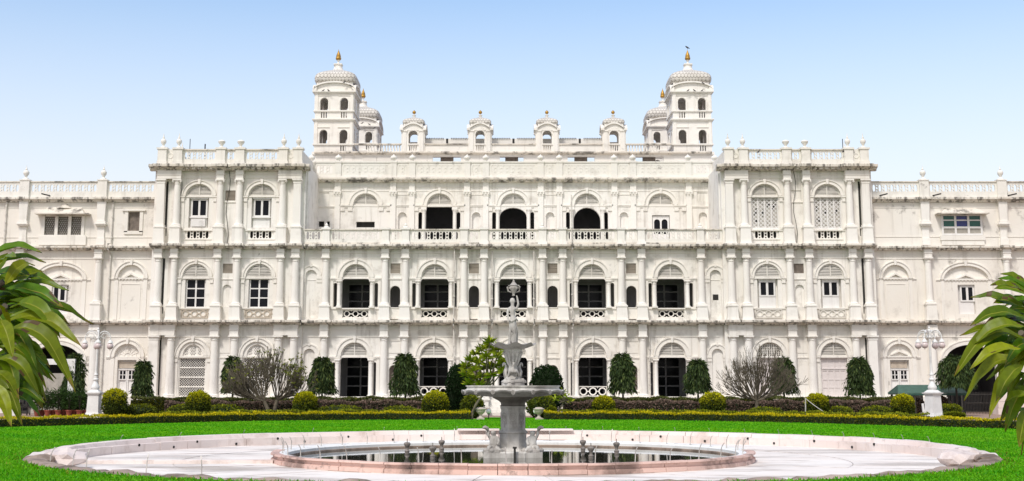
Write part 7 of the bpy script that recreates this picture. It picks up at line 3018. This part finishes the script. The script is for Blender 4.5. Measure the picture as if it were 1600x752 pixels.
def fill(side, n, seed):
    """further leaves of the same spray, deeper in and behind"""
    r = random.Random(seed)
    out = []
    for i in range(n):
        y = r.uniform(425, 625)
        L = r.uniform(55, 115)
        a = r.uniform(-0.25, 0.95) + (y - 500) / 260
        bx = r.uniform(-45, 18)
        tx, ty = bx + L * math.cos(a), y + L * math.sin(a)
        lim = 118 - abs(ty - 520) * 0.42
        if tx > lim:
            bx, tx = bx - (tx - lim), lim
        if side > 0:
            y, ty = y + 45 * (y < 500), ty + 45 * (y < 500)
            bx, tx = 1606 - bx * 0.8 + 6, 1606 - tx * 0.8 + 4
        out.append((bx, y, tx, ty, r.uniform(2.6, 3.8), r.uniform(0.06, 0.24), (0.7 if side < 0 else -0.7) + r.uniform(-.4, .4), r.choice((0.0, 0.05, 0.15, 0.3)), r.uniform(0.12, 0.5)))
    return out




def leaves_from(lst, d0, extra, seed):
    """lst: (base, tip, half width in cm, how far the leaf bends up in its middle, roll, yellowness, depth shift)"""
    r = random.Random(seed)
    out = []
    for bx, by, tx_, ty_, wd, sag, roll, yel, dd in lst:
        out.append((P3(bx, by, d0 + dd + r.uniform(-.06, .06)), P3(tx_, ty_, d0 + dd + r.uniform(-.16, .16)), wd * 0.95 / 100, sag, roll, min(1.0, yel + 0.03)))
    return out


LL = [(15, 470, 146, 507, 3.4, 0.10, 0.5, 0.15, 0.0), (10, 500, 128, 543, 3.6, 0.16, 0.7, 0.45, -0.1), (5, 520, 118, 615, 3.8, 0.30, 0.8, 0.35, -0.2), (0, 470, 122, 492, 3.0, 0.08, 0.9, 0.1, 0.12),
      (10, 450, 100, 482, 3.2, 0.10, 0.7, 0.0, 0.1), (8, 455, 108, 455, 2.6, 0.12, 0.6, 0.2, 0.15), (12, 450, 85, 440, 2.5, 0.10, 0.6, 0.1, 0.2), (10, 440, 68, 424, 2.4, 0.06, 0.9, 0.3, 0.1),
      (8, 445, 55, 415, 2.8, 0.2, 0.5, 0.6, 0.0), (0, 410, 26, 402, 2.0, 0.06, 0.7, 0.25, 0.0), (-10, 430, 12, 395, 2.4, 0.05, 0.3, 0.2, 0.1), (0, 500, 20, 560, 3.0, 0.1, 0.6, 0.4, -0.3),
      (0, 540, 73, 610, 3.2, 0.22, 0.7, 0.2, 0.1), (-4, 560, 62, 620, 3.0, 0.22, 0.8, 0.3, 0.0), (-8, 580, 30, 625, 2.6, 0.16, 0.7, 0.35, -0.1), (-10, 600, 18, 668, 2.6, 0.12, 0.6, 0.5, -0.2),
      (0, 490, 85, 560, 3.6, 0.22, 0.9, 0.1, 0.15), (-5, 510, 60, 585, 3.4, 0.2, 0.8, 0.05, 0.2), (-5, 480, 110, 510, 3.4, 0.2, 0.9, 0.0, 0.25), (15, 480, 95, 530, 3.6, 0.22, 0.7, 0.2, -0.05),
      (-8, 470, 18, 520, 3.4, 0.12, 0.3, 0.55, -0.35), (-10, 520, 40, 560, 3.4, 0.15, 0.6, 0.0, 0.3), (-10, 530, 45, 600, 3.2, 0.15, 0.6, 0.05, 0.3), (-12, 560, 24, 640, 3.0, 0.14, 0.5, 0.0, 0.25),
      (-5, 440, 40, 470, 3.2, 0.1, 0.7, 0.0, 0.3), (0, 430, 45, 450, 3.0, 0.12, 0.6, 0.1, 0.25), (-20, 500, 30, 500, 4.0, 0.1, 0.8, 0.0, 0.35), (-20, 540, 20, 545, 4.0, 0.1, 0.8, 0.0, 0.35),
      (-15, 470, 35, 455, 3.6, 0.1, 0.6, 0.0, 0.35), (-15, 580, 15, 600, 3.4, 0.1, 0.5, 0.0, 0.35), (10, 495, 110, 585, 3.4, 0.28, 0.7, 0.25, 0.05)]
RL = [(1600, 480, 1516, 465, 3.0, 0.10, -0.6, 0.15, 0.0), (1600, 455, 1547, 446, 2.6, 0.08, -0.6, 0.35, 0.1), (1606, 445, 1563, 428, 2.6, 0.10, -0.5, 0.25, 0.0), (1600, 495, 1516, 509, 3.0, 0.14, -0.8, 0.15, -0.1),
      (1600, 510, 1518, 540, 3.4, 0.18, -0.7, 0.3, -0.2), (1602, 530, 1490, 590, 3.6, 0.24, -0.8, 0.35, -0.1), (1595, 545, 1515, 578, 2.6, 0.16, -0.7, 0.55, -0.25), (1590, 560, 1506, 626, 3.6, 0.2, -0.9, 0.5, 0.0),
      (1592, 520, 1499, 525, 2.2, 0.10, -0.8, 0.4, 0.15), (1595, 505, 1530, 520, 3.0, 0.14, -0.7, 0.0, 0.2), (1590, 570, 1545, 655, 2.6, 0.14, -0.4, 0.6, 0.1), (1596, 570, 1556, 628, 3.0, 0.12, -0.6, 0.3, -0.1),
      (1604, 580, 1574, 632, 3.0, 0.1, -0.5, 0.15, 0.1), (1606, 615, 1570, 628, 2.6, 0.1, -0.6, 0.3, -0.1), (1606, 640, 1592, 700, 2.8, 0.08, -0.4, 0.3, 0.0), (1600, 590, 1562, 600, 3.2, 0.12, -0.5, 0.0, 0.25),
      (1602, 500, 1550, 500, 3.6, 0.12, -0.6, 0.0, 0.3), (1600, 540, 1530, 560, 3.6, 0.16, -0.7, 0.0, 0.25), (1604, 560, 1560, 590, 3.4, 0.14, -0.6, 0.05, 0.3), (1610, 520, 1565, 545, 3.8, 0.12, -0.6, 0.0, 0.35),
      (1608, 470, 1570, 478, 3.4, 0.1, -0.6, 0.0, 0.3), (1600, 490, 1540, 560, 3.2, 0.2, -0.7, 0.1, 0.1), (1605, 535, 1500, 565, 3.2, 0.2, -0.7, 0.3, 0.1), (1612, 600, 1585, 660, 3.2, 0.12, -0.5, 0.1, 0.2),
      (1606, 600, 1580, 575, 2.6, 0.05, -0.4, 0.1, 0.1), (1604, 640, 1568, 665, 2.4, 0.1, -0.5, 0.2, 0.15), (1606, 560, 1570, 560, 3.4, 0.1, -0.6, 0.0, 0.3)]
DL = 5.2
leaf_branch('broad_leaved_tree', 'branch of large glossy drooping leaves reaching in at the left edge',
            [[(-2.75, 5.6, 1.5), P3(-60, 560, 5.4), P3(-20, 510, DL + 0.1), P3(8, 478, DL)], [P3(-60, 560, 5.4), P3(-30, 600, 5.3), P3(-5, 575, DL)], [P3(-20, 510, 5.3), P3(-8, 450, 5.3), P3(6, 440, DL + 0.1)]],
            leaves_from(LL + fill(-1, 44, 5), DL, 0, 1), 31, -2.75)
leaf_branch('broad_leaved_tree', 'branch of large glossy drooping leaves reaching in at the right edge',
            [[(2.7, 5.6, 1.5), P3(1660, 580, 5.4), P3(1620, 540, DL + 0.1), P3(1595, 520, DL)], [P3(1660, 580, 5.4), P3(1625, 610, 5.3), P3(1604, 600, DL)], [P3(1620, 540, 5.3), P3(1610, 480, 5.3), P3(1602, 470, DL + 0.1)]],
            leaves_from(RL + fill(1, 30, 6), DL, 0, 2), 32, 2.7)
